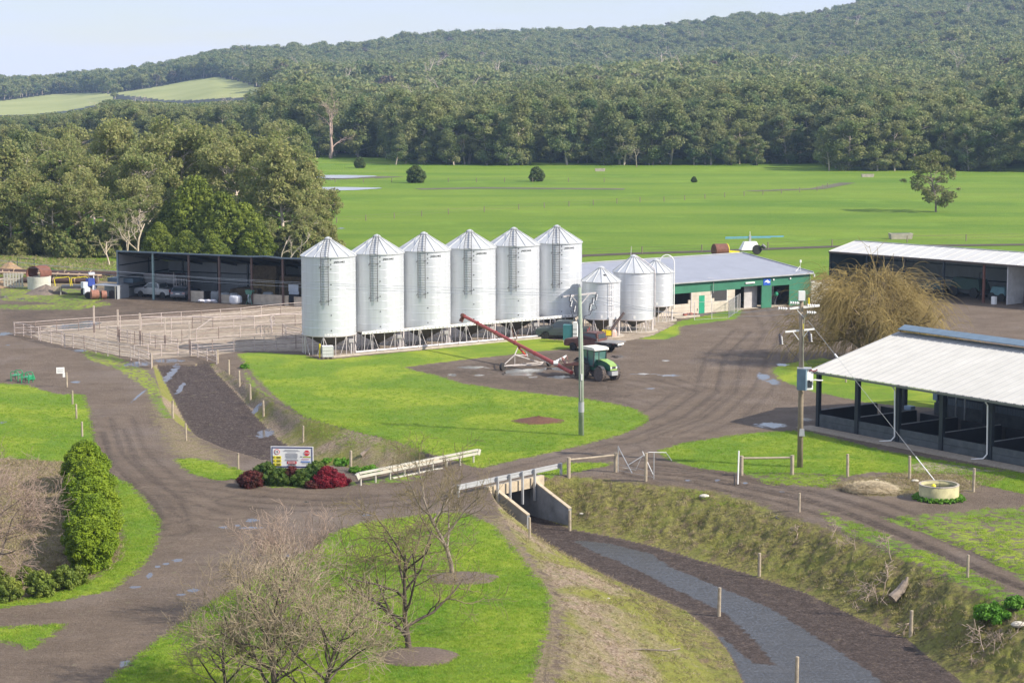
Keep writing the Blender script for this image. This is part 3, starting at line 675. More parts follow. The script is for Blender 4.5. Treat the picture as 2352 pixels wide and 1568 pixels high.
lab = ['tall galvanised silo nearest the open shed, leftmost of the row', 'tall galvanised silo second from the left end of the row', 'tall galvanised silo third from the left, left of the auger mouth', 'tall galvanised silo fourth from the left, right behind the auger mouth', 'tall galvanised silo fifth from the left, behind the white beam', 'tall galvanised silo with a rounded shadow on its right side, last of the tall row']
A = PX(*[k for k in ((720 + 312 / 3.0154) / 1.0884, 881 / 1.0884)]); B = PX((720 + 2025 / 3.0154) / 1.0884, 829.6 / 1.0884)
SILO = [A.lerp(B, i / 5) for i in range(6)]
for i, p in enumerate(SILO):
    o = s1 if i == 0 else copy_tree(s1, label=lab[i]); o.location = p + Vector((0, 0, .02))
    tag(o, lab[i], 'silo', 'tall silos in a row beside the lawn')
small = []
for i, (u, v, Rr, hl, hc, hr, lb) in enumerate((
    (608.5, 840, 1.95, 1.83, 3.74, 1.26, 'short galvanised silo with dark slanting auger, nearest the tall row'),
    (853, 800, 2.10, 1.25, 4.86, 1.5, 'middle short silo with brown streaked roof and bent pipe'),
    (1022, 725, 1.86, 1.67, 3.6, 1.14, 'rear short silo with white pipe hooping over its roof'))):
    p = PX(*CC(u, v)); t = silo('small_silo', Rr, hl, hc, hr, False, 12); t.location = p + Vector((0, 0, .02)); tag(t, lb, 'silo', 'short silos beside the dairy')
    top = hl + hc
    if i == 0:
        m = MB()
        for s in (-1, 1): m.tube(cyl(R(-62) + s * .1, Rr + .14, .3), cyl(R(-62) + s * .1, Rr + .14, top), .022, n=5)
        for k in range(18): z = .5 + k * .28; m.tube(cyl(R(-62) - .1, Rr + .14, z), cyl(R(-62) + .1, Rr + .14, z), .013, n=4, cap=False)
        m.build('ladder', LEGM, t)
        MB().lathe([(.25, 0), (.22, .1), (.02, .14)], 14, (.35, -.95, top + .62)).build('hatch', DARKS, t)
        m = MB(); m.tube((.9, -2.4, .8), (2.25, -1.6, 2.5), .13, n=10); m.build('unloading_auger', mat('brown_steel', (.07, .045, .04), .6), t)
        m = MB(); m.box((.5, -2.2, .55), (.9, .7, .5)); m.build('auger_hopper', YEL, t)
        m = MB(); m.box((.9, -2.0, 1.6), (.35, .3, .9)); m.build('control_box', WHITE, t)
    if i == 1:
        m = MB(); m.path([cyl(R(20), .3, top + hr + .1), cyl(R(0), 1.2, top + 1.05), cyl(R(-15), Rr + .1, top + .3), cyl(R(-15), Rr + .16, top - .3), cyl(R(-15), Rr + .16, .6)], .06, 7); m.build('fill_pipe', LEGM, t)
        m = MB(); m.tube((-.3, 0, top + hr), (-.25, 0, top + hr + 1.1), .025, n=5); m.build('vent_mast', LEGM, t)
    if i == 2:
        pts = [cyl(R(0), .35 + 1.62 * (1 - cos(a)) / 2, top + hr * .75 + .95 * sin(a)) for a in np.linspace(0, PI, 12)] + [cyl(0, Rr + .12, top + .1), cyl(0, Rr + .12, 1.2)]
        m = MB(); m.path(pts, .055, 7); m.build('fill_pipe', WHITE, t)
    m = MB(); m.box((.0, -Rr - .01, hl + .3), (.22, .02, .3), 0); m.build('number_plate', WHITE, t)
    s = MB(); s.lathe([(Rr + .45, 0), (Rr + .45, .07)], 40); pad = s.build('round_pad', CONCM, None, loc=(p.x, p.y, .005)); tag(pad, ['round concrete pad under the short silo with the dark auger', 'round concrete pad under the middle short silo', 'round concrete pad under the rear short silo'][i], 'concrete pad')
# bunded strip, beam and grain line in front of the tall row
OFF = -E2
row = thing('grain_line', SILO[0] + OFF * 2.9, TH, 'pale steel beam, ground pipe and kerb running in front of the tall silos', 'conveyor')
a, b = SILO[0], SILO[5]
def at(k, off, z): p = SILO[0] + E1 * k + OFF * off; return Vector((p.x, p.y, z))
LEN = (b - a).length
m = MB(); m.beam(at(2.0, 2.75, 2.0), at(LEN + .2, 2.75, 2.0), .12, .24); m.build('beam', WHITE, row, world=True)
m = MB()
for k in np.arange(2.2, LEN, .45): m.box(at(k, 2.83, 2.0), (.2, .03, .1), TH)
m.build('beam_slots', GREYM, row, world=True)['kind'] = 'stuff'
m = MB()
for k in range(12): m.tube(at(1.2 + k * 2.35, 2.95, .27), at(1.2 + k * 2.35 + 2.2, 2.95, .27), .1, n=10); m.tube(at(1.1 + k * 2.35, 2.95, .27), at(1.22 + k * 2.35, 2.95, .27), .14, n=10)
m.build('ground_pipe', LEGM, row, world=True)
m = MB(); m.beam(at(-2.4, 3.25, .08), at(LEN + 1.6, 3.25, .08), .14, .22); m.build('kerb', CONCM, row, world=True)
for k in range(6):
    m = MB()
    for s in (0, .9): m.beam(at(k * LEN / 5 + 2.2 + s, 2.75, 0), at(k * LEN / 5 + 2.35 + s * .6, 2.75, 2.0), .07, .07)
    m.build('support', LEGM, row, world=True)
# IBC tank
ib = PX(*CB(300, 1070)); t = thing('tote_tank', ib, R(8), 'white caged tote tank on a pallet in front of the first silo', 'tank')
MB().box((0, 0, .65), (1.0, 1.1, .98)).build('tank', WHITE, t)
m = MB()
for k in range(7):
    x = -.54 + k * .18; m.tube((x, -.6, .15), (x, -.6, 1.17), .012, n=4); m.tube((-.54, -.55 + k * .185, .15), (-.54, -.55 + k * .185, 1.17), .012, n=4)
for z in (.2, .5, .8, 1.15): m.tube((-.54, -.6, z), (.54, -.6, z), .014, n=4); m.tube((-.54, -.6, z), (-.54, .6, z), .014, n=4)
m.build('cage', GREYM, t)
m = MB()
for k in range(3): m.box((-.42 + k * .42, 0, .07), (.14, 1.2, .12))
m.box((0, 0, .14), (1.1, 1.2, .02)); m.build('pallet', mat('grey_timber', (.25, .2, .15), .8), t)
MB().tube((.2, 0, 1.14), (.2, 0, 1.2), .12, n=12).build('lid', WHITE, t)
t = MB().tube((0, 0, 0), (0, 0, 1.35), .07, n=10).build('bollard', YEL, None, loc=PX(*CB(240, 1070))); tag(t, 'yellow steel bollard beside the caged tote tank', 'bollard')
# ================================================================== DAIRY BUILDING
GREEN = corrug('green_cladding', (.035, .17, .10), .5, .05, 5, 0, .35, .12, .01)
GDOOR = mat('green_door_paint', (.02, .28, .16), .4)
ROOFG = corrug('grey_roof_sheet', (.36, .37, .41), .45, .35, 5, 0, .6, .07, .02)
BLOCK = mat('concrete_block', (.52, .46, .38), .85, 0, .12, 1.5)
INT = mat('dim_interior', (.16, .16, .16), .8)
Pc = PX((2021.3) / 1.0884, 760 / 1.0884)
t = D = thing('dairy_building', (Pc.x, Pc.y, 0), TH, 'long green dairy building with grey roof, concrete block wall and open doorways', 'building')
# local x runs back along the front (negative = towards the silos), y into the depth
H = 3.7; DP = 12.0; RH = 5.1; LG = 34.0
def fx(cx):
    """crop-S x on the front wall -> local x"""
    u = (1660 + cx / 5.6) / 1.0884; k = (u - CX) / FO
    return (k * Pc.y - Pc.x) / (E1.x - k * E1.y)
m = MB(); m.add([(-LG, -.35, H - .03), (.35, -.35, H - .03), (.35, DP, RH), (-LG, DP, RH)], [(0, 1, 2, 3)]); m.add([(-LG, DP, RH), (.35, DP, RH), (.35, 2 * DP + .3, H - .05), (-LG, 2 * DP + .3, H - .05)], [(0, 1, 2, 3)])
m.build('roof', ROOFG, D)
MB().beam((-LG, DP, RH + .05), (.35, DP, RH + .05), .35, .08).build('ridge_cap', GREYM, D)
MB().beam((-LG, -.38, H - .1), (.36, -.38, H - .1), .13, .14).build('gutter', GREYM, D)
m = MB(); m.beam((.36, -.35, H + .02), (.36, DP, RH + .06), .1, .16); m.build('barge_board', GREYM, D)
xd1, xd2, xe1, xe2 = fx(1085), fx(1380), fx(1520), fx(1768)      # open doorways
xw1, xw2, xa1, xa2 = fx(672), fx(893), fx(130), fx(383)
zt = lambda x: 2.35
# cladding band above, full-height panels near the corner
m = MB(); T = .12
band = 2.4
m.box(((-LG + xd1) / 2, 0, (band + H) / 2), (xd1 + LG, T, H - band)); m.box(((xd1 + xd2) / 2, 0, (2.62 + H) / 2), (xd2 - xd1, T, H - 2.62))
m.box(((xd2 + xe1) / 2, 0, H / 2), (xe1 - xd2, T, H)); m.box(((xe1 + xe2) / 2, 0, (2.45 + H) / 2), (xe2 - xe1, T, H - 2.45)); m.box((xe2 / 2, 0, H / 2), (-xe2, T, H))
m.build('cladding', GREEN, D)
m = MB(); m.add([(0, T / 2 + .003, 0), (0, 2 * DP, 0), (0, 2 * DP, H), (0, DP, RH - .05), (0, T / 2 + .003, H)], [(0, 1, 2, 3, 4)]); m.add([(-LG, .1, 0), (-LG, 2 * DP, 0), (-LG, 2 * DP, H), (-LG, DP, RH - .05), (-LG, .1, H)], [(0, 1, 2, 3, 4)]); m.add([(-LG, 2 * DP, 0), (0, 2 * DP, 0), (0, 2 * DP, H), (-LG, 2 * DP, H)], [(0, 1, 2, 3)])
m.build('end_walls', GREEN, D)
xb = fx(1003)
def courses(x0, x1, z0, z1, skip=()):
    n = 0; z = z0; row_ = 0
    while z < z1 - .02:
        h = min(.4, z1 - z); x = x0
        while x < x1 - .02:
            l = min(1.9 if not (row_ % 2 and x == x0) else .95, x1 - x)
            c0, c1 = x, x + l; ok = True
            for (a, b, za, zb) in skip:
                if c1 > a and c0 < b and z + h > za + .05 and z < zb - .05:
                    ok = False
                    for (p, q) in ((c0, a), (b, c1)):
                        if q - p > .06: MB().box(((p + q) / 2, .02 + rnd.uniform(-.006, .006), z + h / 2), (q - p - .012, .16, h - .014)).build('block', BLOCK, D)
            if ok: MB().box(((c0 + c1) / 2, .02 + rnd.uniform(-.006, .006), z + h / 2), (l - .012, .16, h - .014)).build('block', BLOCK, D)
            x += l
        z += h; row_ += 1
xg1, xg2 = fx(498), fx(578)
courses(xa1 - .6, xb, 0, band, ((xa1 - .6, xa2, 1.2, band), (xg1, xg2, 0, 2.0), (xw1, xw2, 1.2, band)))
MB().box(((-LG + xa1 - .6) / 2, .02, band / 2), (LG + xa1 - .6, .16, band)).build('block_wall', BLOCK, D)
MB().box(((xg1 + xg2) / 2, -.03, 1.0), (xg2 - xg1, .08, 2.0)).build('door', GDOOR, D)
m = MB(); m.box(((xw1 + xw2) / 2, .0, 1.8), (xw2 - xw1, .04, 1.2)); m.build('window', mat('dark_mesh', (.04, .038, .04), .7), D)
for x in (xw1, xw2): MB().box((x, -.03, 1.72), (.05, .08, 1.44)).build('window_frame', WHITE, D)
for x in (xa2 + .06,): MB().box((x, -.09, band / 2), (.09, .09, band)).build('post', LEGM, D)
# inside
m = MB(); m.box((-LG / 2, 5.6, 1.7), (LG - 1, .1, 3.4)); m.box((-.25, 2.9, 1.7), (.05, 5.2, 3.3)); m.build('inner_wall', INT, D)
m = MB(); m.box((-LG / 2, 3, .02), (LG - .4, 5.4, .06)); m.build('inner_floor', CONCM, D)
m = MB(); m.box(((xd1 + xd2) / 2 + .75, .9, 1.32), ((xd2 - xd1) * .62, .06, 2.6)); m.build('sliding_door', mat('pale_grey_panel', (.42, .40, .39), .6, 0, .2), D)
m = MB(); m.box((fx(1035), 1.0, 1.25), (.9, .1, 2.5)); m.build('partition', WHITE, D)
m = MB(); m.box((fx(1600), 1.4, 1.2), (.1, .1, 2.4)); m.box((fx(1640), 1.8, 1.25), (1.4, .1, 2.3)); m.build('side_panel', mat('lit_panel', (.5, .5, .5), .6), D)
m = MB(); x = fx(1710); m.path([(x - .5, 1.2, .3), (x - .2, 1.1, 1.1), (x + .3, 1.2, 1.5), (x + .6, 1.3, .8)], .07, 6); m.box((x, 1.2, 1.7), (.5, .4, .3)); m.box((x - .3, 1.4, .6), (.3, .3, 1.0)); m.build('milking_plant', DARKS, D)
m = MB(); x = fx(1690); m.ball((x - .2, 1.0, 1.35), .26, 8); m.build('hose_reel', GDOOR, D)
MB().box((fx(1208), -.12, 3.02), (fx(1272) - fx(1145), .14, .16)).build('tube_light', WHITE, D)
for x in (1535, 1770): MB().box((fx(x), -.14, 3.18), (.16, .16, .16)).build('flood_light', WHITE, D)
bl = mat('blue_enamel', (.02, .09, .42), .4)
x0, x1 = fx(1398), fx(1498); m = MB().box(((x0 + x1) / 2, -.085, 2.98), (x1 - x0, .04, .78)); sg = m.build('sign', bl, D)
xm = (x0 + x1) / 2; w_ = (x1 - x0) / 2
m = MB(); m.prism([(xm - w_ * .8, 2.92), (xm - w_ * .25, 3.12), (xm + w_ * .15, 3.2), (xm + w_ * .55, 3.02), (xm + w_ * .85, 2.98), (xm + w_ * .85, 2.88), (xm + w_ * .2, 2.84), (xm - w_ * .05, 2.98), (xm - w_ * .3, 2.98)], .012, off=-.112); m.build('emblem', WHITE, sg)
m = MB(); m.path([(fx(668), -.15, 2.05), (fx(668), -.15, 3.1)], .03, 5); m.build('wall_pipe', DARKS, D)
m = MB(); m.path([(fx(690), -.2, 2.2), (fx(690), -.2, 3.9), (fx(610), -.15, 3.95)], .02, 5); m.build('vent_pipe', LEGM, D)
m = MB(); m.tube((-1.0, .4, 3.76), (-1.0, .4, 4.9), .02, n=5); m.tube((-1.9, .2, 3.9), (-.9, .6, 4.4), .03, n=5); m.box((-1.0, .4, 5.0), (.14, .14, .3)); m.build('weather_mast', WHITE, D)
MB().box((.42, -.4, 3.35), (.16, .16, .3)).build('downpipe_head', WHITE, D)
MB().box((.05, -.1, 1.8), (.08, .08, 3.5)).build('corner_trim', mat('pale_green_trim', (.2, .4, .25), .5), D)
# things by the dairy
def onD(x, y, z=0): p = Pc + E1 * x + E2 * y; return Vector((p.x, p.y, z))
t = MB().box((0, 0, .42), (.42, .06, .82)).build('warning_sign', YEL, None, loc=PX(*CS(462, 806)), ); t.rotation_euler = (0, 0, TH); tag(t, 'yellow warning board leaning by the green door', 'sign')
m = MB().box((0, -.035, .45), (.12, .012, .3)); m.build('symbol', INK, t)
pz = PX(*CS(285, 862)); t = thing('rubble_box', pz, TH, 'low concrete kerbed bed with red rubble beside the dairy wall', 'planter')
MB().box((0, 0, .12), (3.6, 1.0, .24)).build('kerb', CONCM, t)
m = MB()
for k in range(9): m.box((rnd.uniform(-.2, 1.4), rnd.uniform(-.3, .3), .3 + rnd.random() * .1), (.4, .2, .16), rnd.uniform(0, 3))
m.build('rubble', mat('brick_rubble', (.4, .13, .09), .9), t)
# chain-mesh fence
mesh_m = mat('wire_mesh', (.45, .45, .45), .5, .5)
def wire_fence(pts, h, label, name='mesh_fence', rails=(), posts_r=.04, diamonds=True):
    t = thing(name, pts[0], 0, label, 'fence')
    for p in pts: MB().tube(p, p + Vector((0, 0, h)), posts_r, n=7).build('post', LEGM, t, world=True)
    m = MB()
    for p, q in zip(pts[:-1], pts[1:]):
        for z in (.08, h - .04): m.tube(p + Vector((0, 0, z)), q + Vector((0, 0, z)), .02, n=4)
        if diamonds:
            L_ = (q - p).length; n = max(2, int(L_ / .16))
            for k in range(-int(h / .16), n):
                a0 = max(k, 0) * .16; z0 = max(0, -k) * .16; l = min(L_ - a0, h - z0 - .05)
                if l > .05:
                    A_ = p.lerp(q, a0 / L_) + Vector((0, 0, z0)); B_ = p.lerp(q, (a0 + l) / L_) + Vector((0, 0, z0 + l)); m.tube(A_, B_, .006, n=3, cap=False)
                    A_ = p.lerp(q, a0 / L_) + Vector((0, 0, h - z0)); B_ = p.lerp(q, (a0 + l) / L_) + Vector((0, 0, h - z0 - l)); m.tube(A_, B_, .006, n=3, cap=False)
    m.build('mesh_panel', mesh_m, t, world=True); return t
wire_fence([PX(*CS(425, 900)), PX(*CS(668, 885)), PX(*CS(905, 868))], 2.0, 'low open wire fence on the grass before the block wall', diamonds=False)
wire_fence([PX(*CS(905, 868)), PX(*CS(980, 812)), PX(*CS(1030, 780)), PX(*CS(1062, 758))], 1.9, 'grey chain-mesh fence running up to the open doorway')
t = thing('white_tank_wall', onD(3.4, 1.5), TH, 'pale two-panel concrete tank wall right of the dairy corner', 'wall')
for k in range(2): MB().box((0, 0, .62 + k * 1.2), (3.4, .3, 1.16)).build('panel', mat('pale_concrete', (.55, .54, .47), .8), t)
MB().tube((-1.9, -1.0, 0), (-1.9, -1.0, 1.9), .05, n=6).build('post', LEGM, t)
# machinery standing behind the roof
p = onD(-12, 30); p = PX(1655, 590); t = thing('yellow_roller', p, R(20), 'yellow land roller with a rusty drum behind the dairy roof', 'roller')
MB().tube((-1.1, 0, 1.0), (.9, 0, 1.0), .95, n=20).build('drum', RUST, t); MB().tube((.91, 0, 1.0), (1.0, 0, 1.0), .97, n=20).build('end_plate', YEL, t); MB().beam((1.0, 0, .8), (3.0, 0, .6), .3, .3).build('drawbar', YEL, t)
p = PX(1722, 584); t = thing('boom_sprayer', p, R(10), 'white boom sprayer with a long blue boom behind the dairy', 'farm machine')
m = MB(); m.box((0, 0, 1.3), (3.0, 1.6, 1.2), taper=.6); m.build('tank', WHITE, t)
MB().tube((.9, -.8, .75), (.9, -.5, .75), .72, n=16).build('wheel', BLACK, t); MB().tube((1.6, -.8, 1.4), (2.1, -.9, 1.0), .3, n=10).build('hose_drum', DARKS, t)
bm_ = mat('blue_boom', (.12, .35, .55), .5); m = MB(); m.beam((-3.8, 0, 2.55), (5.2, 0, 2.6), .1, .16); m.beam((-3.8, 0, 2.35), (3.2, 0, 2.4), .05, .06); m.build('boom', bm_, t); MB().tube((0, 0, 1.8), (0, 0, 3.4), .04, n=6).build('mast', WHITE, t); MB().beam((0, 0, 1.6), (0, 0, 2.8), .3, .3).build('frame', GREYM, t)
# ================================================================== OPEN SHED WITH WHITE ROOF (right foreground)
ROOFW = corrug('white_roof_sheet', (.37, .37, .36), .55, .0, 0, 0, 0, .1)
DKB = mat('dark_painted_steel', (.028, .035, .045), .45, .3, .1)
PREC = mat('shaded_precast', (.075, .085, .09), .8, 0, .3, 1.5, .2, 10)  # shade of the unlit front is put into this concrete colour
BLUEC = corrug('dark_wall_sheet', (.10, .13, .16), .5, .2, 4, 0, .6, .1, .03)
Fp = PX(2045.3 / 1.0884, 1065.8 / 1.0884)
# local: x along the front towards the right (-E2), y back into the depth (E1)
S = thing('calf_shed', Fp, TH - PI / 2, 'open-sided calf shed with white ribbed roof and dark posts, right foreground', 'shed')
SL, SE, SR, SD, SDP = 30.0, 4.3, 6.45, 9.2, 18.4
def ribbed(parent, name, x0, x1, ya, za, yb, zb, pitch, mt, hgt_=.04, th=.0):
    """roof sheet with raised ribs running down the slope"""
    xs = []; zs = []; x = x0
    while x < x1:
        xs += [x, x + pitch * .55, x + pitch * .66, x + pitch * .89]; zs += [0, 0, hgt_, hgt_]; x += pitch
    xs.append(x1); zs.append(0); n = len(xs)
    v = [(x, ya, za + z) for x, z in zip(xs, zs)] + [(x, yb, zb + z) for x, z in zip(xs, zs)]
    m = MB(); m.add(v, [(i, i + 1, n + i + 1, n + i) for i in range(n - 1)])
    return m.build(name, mt, parent)
# sheets laid side by side, each 0.76 m cover
x = -.55; k = 0
while x < SL:
    m = MB(); w_ = .762
    xs = []; zs = []
    for j in range(4):
        a = x + j * w_ / 4; xs += [a, a + w_ * .15, a + w_ * .175, a + w_ * .225]; zs += [0, 0, .05, .05]
    xs.append(x + w_); zs.append(.0)
    if True: zs[0] = .075; zs[1] = .0
    n = len(xs); dz = rnd.uniform(-.004, .004)
    v = [(q, -.5, SE + .02 + z + dz - .1) for q, z in zip(xs, zs)] + [(q, SD - .25, SR + z + dz) for q, z in zip(xs, zs)]
    m.add(v, [(i, i + 1, n + i + 1, n + i) for i in range(n - 1)]); m.build('roof_sheet', ROOFW, S); x += w_; k += 1
m = MB(); m.add([(-.5, SD + .25, SR), (SL, SD + .25, SR), (SL, SDP, SE), (-.5, SDP, SE)], [(0, 1, 2, 3)]); m.build('rear_roof', ROOFW, S)
cap = mat('blue_grey_ridge', (.17, .24, .30), .45, .3)
m = MB(); m.prism([(SD - .75, SR + .32), (SD, SR + .62), (SD + .75, SR + .32), (SD + .75, SR + .27), (SD, SR + .56), (SD - .75, SR + .27)], SL, axis='x', off=SL / 2 - .2); m.build('ridge_vent', cap, S)
m = MB(); m.beam((-.55, -.5, SE - .08), (-.55, SD - .2, SR), .06, .12); m.build('barge_board', DKB, S)
m = MB(); m.beam((-.55, -.56, SE - .17), (SL, -.56, SE - .17), .12, .13); m.build('gutter', mat('grey_gutter', (.14, .15, .13), .5), S)
px_ = [0, 4.1, 8.2, 12.4, 16.9, 21.2, 25.5]
for i, x in enumerate(px_):
    MB().box((x, 0, (SE - .1) / 2), (.34 if i else .28, .3, SE - .1)).build('post', DKB, S)
    for y in (9.2, 18.2): MB().box((x, y, 2.2 if y > 10 else 3.1), (.3, .3, 4.3 if y > 10 else 6.2)).build('post', DKB, S)
    m = MB(); m.beam((x, 0, SE - .25), (x, SD, SR - .25), .16, .3); m.beam((x, SD, SR - .25), (x, SDP, SE - .25), .16, .3); m.build('rafter', DKB, S)
for y in (1.5, 3.5, 5.5, 7.5): MB().beam((-.4, y, SE - .15 + (SR - SE) * y / SD), (SL, y, SE - .15 + (SR - SE) * y / SD), .08, .16).build('purlin', DKB, S)
for x0, x1 in zip(px_[:-1], px_[1:]):
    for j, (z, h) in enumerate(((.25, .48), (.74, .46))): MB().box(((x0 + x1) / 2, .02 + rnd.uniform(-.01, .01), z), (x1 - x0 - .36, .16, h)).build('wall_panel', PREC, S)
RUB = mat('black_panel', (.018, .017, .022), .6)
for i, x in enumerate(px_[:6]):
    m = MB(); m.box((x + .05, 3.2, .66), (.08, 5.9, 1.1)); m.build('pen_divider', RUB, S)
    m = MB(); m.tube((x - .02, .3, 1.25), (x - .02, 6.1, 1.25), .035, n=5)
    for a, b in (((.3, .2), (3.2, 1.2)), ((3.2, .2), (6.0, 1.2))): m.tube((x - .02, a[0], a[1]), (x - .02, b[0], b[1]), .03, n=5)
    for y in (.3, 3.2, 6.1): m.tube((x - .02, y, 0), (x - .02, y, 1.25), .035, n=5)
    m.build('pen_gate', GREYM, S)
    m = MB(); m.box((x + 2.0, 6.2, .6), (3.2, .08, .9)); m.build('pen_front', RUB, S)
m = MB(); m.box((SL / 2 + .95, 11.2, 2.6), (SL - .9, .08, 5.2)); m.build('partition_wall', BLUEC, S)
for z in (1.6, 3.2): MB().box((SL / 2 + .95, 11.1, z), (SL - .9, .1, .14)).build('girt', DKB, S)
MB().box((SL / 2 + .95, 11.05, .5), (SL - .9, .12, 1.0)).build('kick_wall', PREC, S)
for x in (8.2, 16.9):
    m = MB(); m.path([(x - .1, -.55, SE - .25), (x - .12, -.3, SE - .5), (x - .12, -.22, .4), (x - .2, -.5, .12), (x - .75, -1.1, .04)], .055, 7); m.build('downpipe', WHITE, S)
for x, y, z in ((1.5, 11.0, 1.5), (7.0, 10.9, 1.6), (12.2, 10.9, 1.4)): MB().box((x, y, z), (.45, .1, .6)).build('notice_board', mat('pale_blue_board', (.3, .42, .48), .6), S)
for x in (4.0, 4.9, 5.8): MB().tube((x, 9.6, 0), (x, 9.6, 2.6), .06, n=6).build('standpipe', GREYM, S)
m = MB()
for k in range(3): m.box((-.0 + 1.1, 8.6, .15 + k * .32), (.7, .5, .28), 0)
m.build('crate_stack', mat('blue_crate', (.3, .42, .55), .5), S)
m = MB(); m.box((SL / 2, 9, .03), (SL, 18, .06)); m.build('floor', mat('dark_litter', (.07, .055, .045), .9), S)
t = MB().box((0, 0, .01), (SL, 1.5, .12)).build('gravel_apron', mat('pale_gravel', (.30, .25, .19), .9, 0, .3, 6), None, loc=Fp + (-E2) * 14.5 - E1 * 1.1); t.rotation_euler = (0, 0, TH - PI / 2); tag(t, kind='structure')
# ================================================================== REAR MACHINERY SHED (right, far)
RA = R(-46.5); ax = Vector((cos(RA), sin(RA), 0)); ay = Vector((-sin(RA), cos(RA), 0))
q = PX(2076.2 / 1.0884, 627.3 / 1.0884, 4.7)
Bq = thing('machinery_shed', (q.x, q.y, 0), RA, 'long machinery shed with pale roof and open dark front, far right behind the willow', 'shed')
BL, BE, BR = 42.0, 4.7, 5.7
ROOFB = corrug('pale_roof_sheet', (.56, .55, .52), .55, .05, 2.6, 0, .8, .05, .03)
m = MB()
m.add([(0, -.3, BE), (BL, -.3, BE), (BL, 5, BR), (0, 5, BR)], [(0, 1, 2, 3)]); m.add([(0, 5, BR), (BL, 5, BR), (BL, 10.3, BE), (0, 10.3, BE)], [(0, 1, 2, 3)]); m.build('roof', ROOFB, Bq)
for k in range(28):
    x = k * 1.5; MB().beam((x, -.3, BE + .02), (x, 5, BR + .02), .04, .05).build('roof_rib', ROOFB, Bq)
MB().beam((0, -.35, BE - .12), (BL, -.35, BE - .12), .12, .2).build('fascia', mat('dark_brown_trim', (.09, .065, .05), .6), Bq)
MB().beam((0, 5, BR + .03), (BL, 5, BR + .03), .3, .06).build('ridge_cap', GREYM, Bq)
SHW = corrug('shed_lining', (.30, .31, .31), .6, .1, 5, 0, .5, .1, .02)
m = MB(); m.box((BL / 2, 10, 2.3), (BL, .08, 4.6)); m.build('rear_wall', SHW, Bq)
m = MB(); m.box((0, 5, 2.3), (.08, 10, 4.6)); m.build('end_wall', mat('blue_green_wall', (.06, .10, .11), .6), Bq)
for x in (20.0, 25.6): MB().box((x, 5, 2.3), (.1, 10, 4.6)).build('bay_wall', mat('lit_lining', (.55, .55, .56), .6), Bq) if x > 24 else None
for k in range(8): MB().box((k * 5.6 + .1, -.1, 2.3), (.24, .24, 4.6)).build('post', DKB if k != 4 else RUST, Bq)
for z in (1.5, 3.1): MB().box((BL / 2, 9.9, z), (BL, .1, .12)).build('girt', DKB, Bq)
MB().box((24.2, -.5, .45), (.5, .4, .9)).build('white_drum', WHITE, Bq)
def tractorish(parent, x, y, col, name):
    t = thing(name, parent.location + ax * x + ay * y, RA + R(80), None, None); return t
def clutter(base, axx, ayy, lst):
    for nm, x, y, dims, mt, lb, ct in lst:
        p = base + axx * x + ayy * y; t = thing(nm, (p.x, p.y, 0), math.atan2(axx.y, axx.x) + rnd.uniform(-.2, .2), lb, ct)
        w_, d_, h_ = dims; m = MB(); m.box((0, 0, h_ * .62), (w_, d_ * .8, h_ * .5), taper=.8); m.build('body', mt, t)
        MB().box((w_ * .1, 0, h_ * .3), (w_ * .8, d_ * .6, h_ * .25)).build('chassis', DARKS, t)
        for sx in (-1, 1):
            for sy in (-1, 1): MB().tube((sx * w_ * .33, sy * d_ * .42 - .1, h_ * .25), (sx * w_ * .33, sy * d_ * .42 + .1, h_ * .25), h_ * .25, n=12).build('wheel', BLACK, t)
        MB().path([(w_ * .3, 0, h_ * .85), (w_ * .3, 0, h_ * 1.15), (w_ * .45, 0, h_ * 1.15)], .04, 5).build('exhaust', DARKS, t)
clutter(Bq.location, ax, ay, [
 ('harrow_cart', 12.5, 4, (3.4, 2, 1.6), mat('dull_teal', (.05, .10, .11), .6), 'dull teal cart parked in the dark left bay of the machinery shed', 'farm machine'),
 ('feed_wagon', 17.5, 4.5, (5, 2.4, 2.6), mat('dark_green_machine', (.02, .06, .045), .5), 'big dark green feed wagon inside the machinery shed', 'wagon'),
 ('blue_baler', 22.6, 3.5, (2.4, 2, 1.9), mat('pale_teal', (.12, .25, .28), .5), 'pale teal machine near the rusty post in the machinery shed', 'farm machine'),
 ('quad_bike', 27.6, 3.0, (2.0, 1.1, 1.3), mat('cream_plastic', (.6, .55, .42), .5), 'cream quad bike inside the lit right bay of the machinery shed', 'quad bike'),
 ('tyre_changer', 30.0, 4.0, (1.6, 1.2, 1.7), mat('grey_machine', (.12, .12, .13), .5), 'dark grey workshop machine at the right edge, in the lit bay', 'workshop machine')])
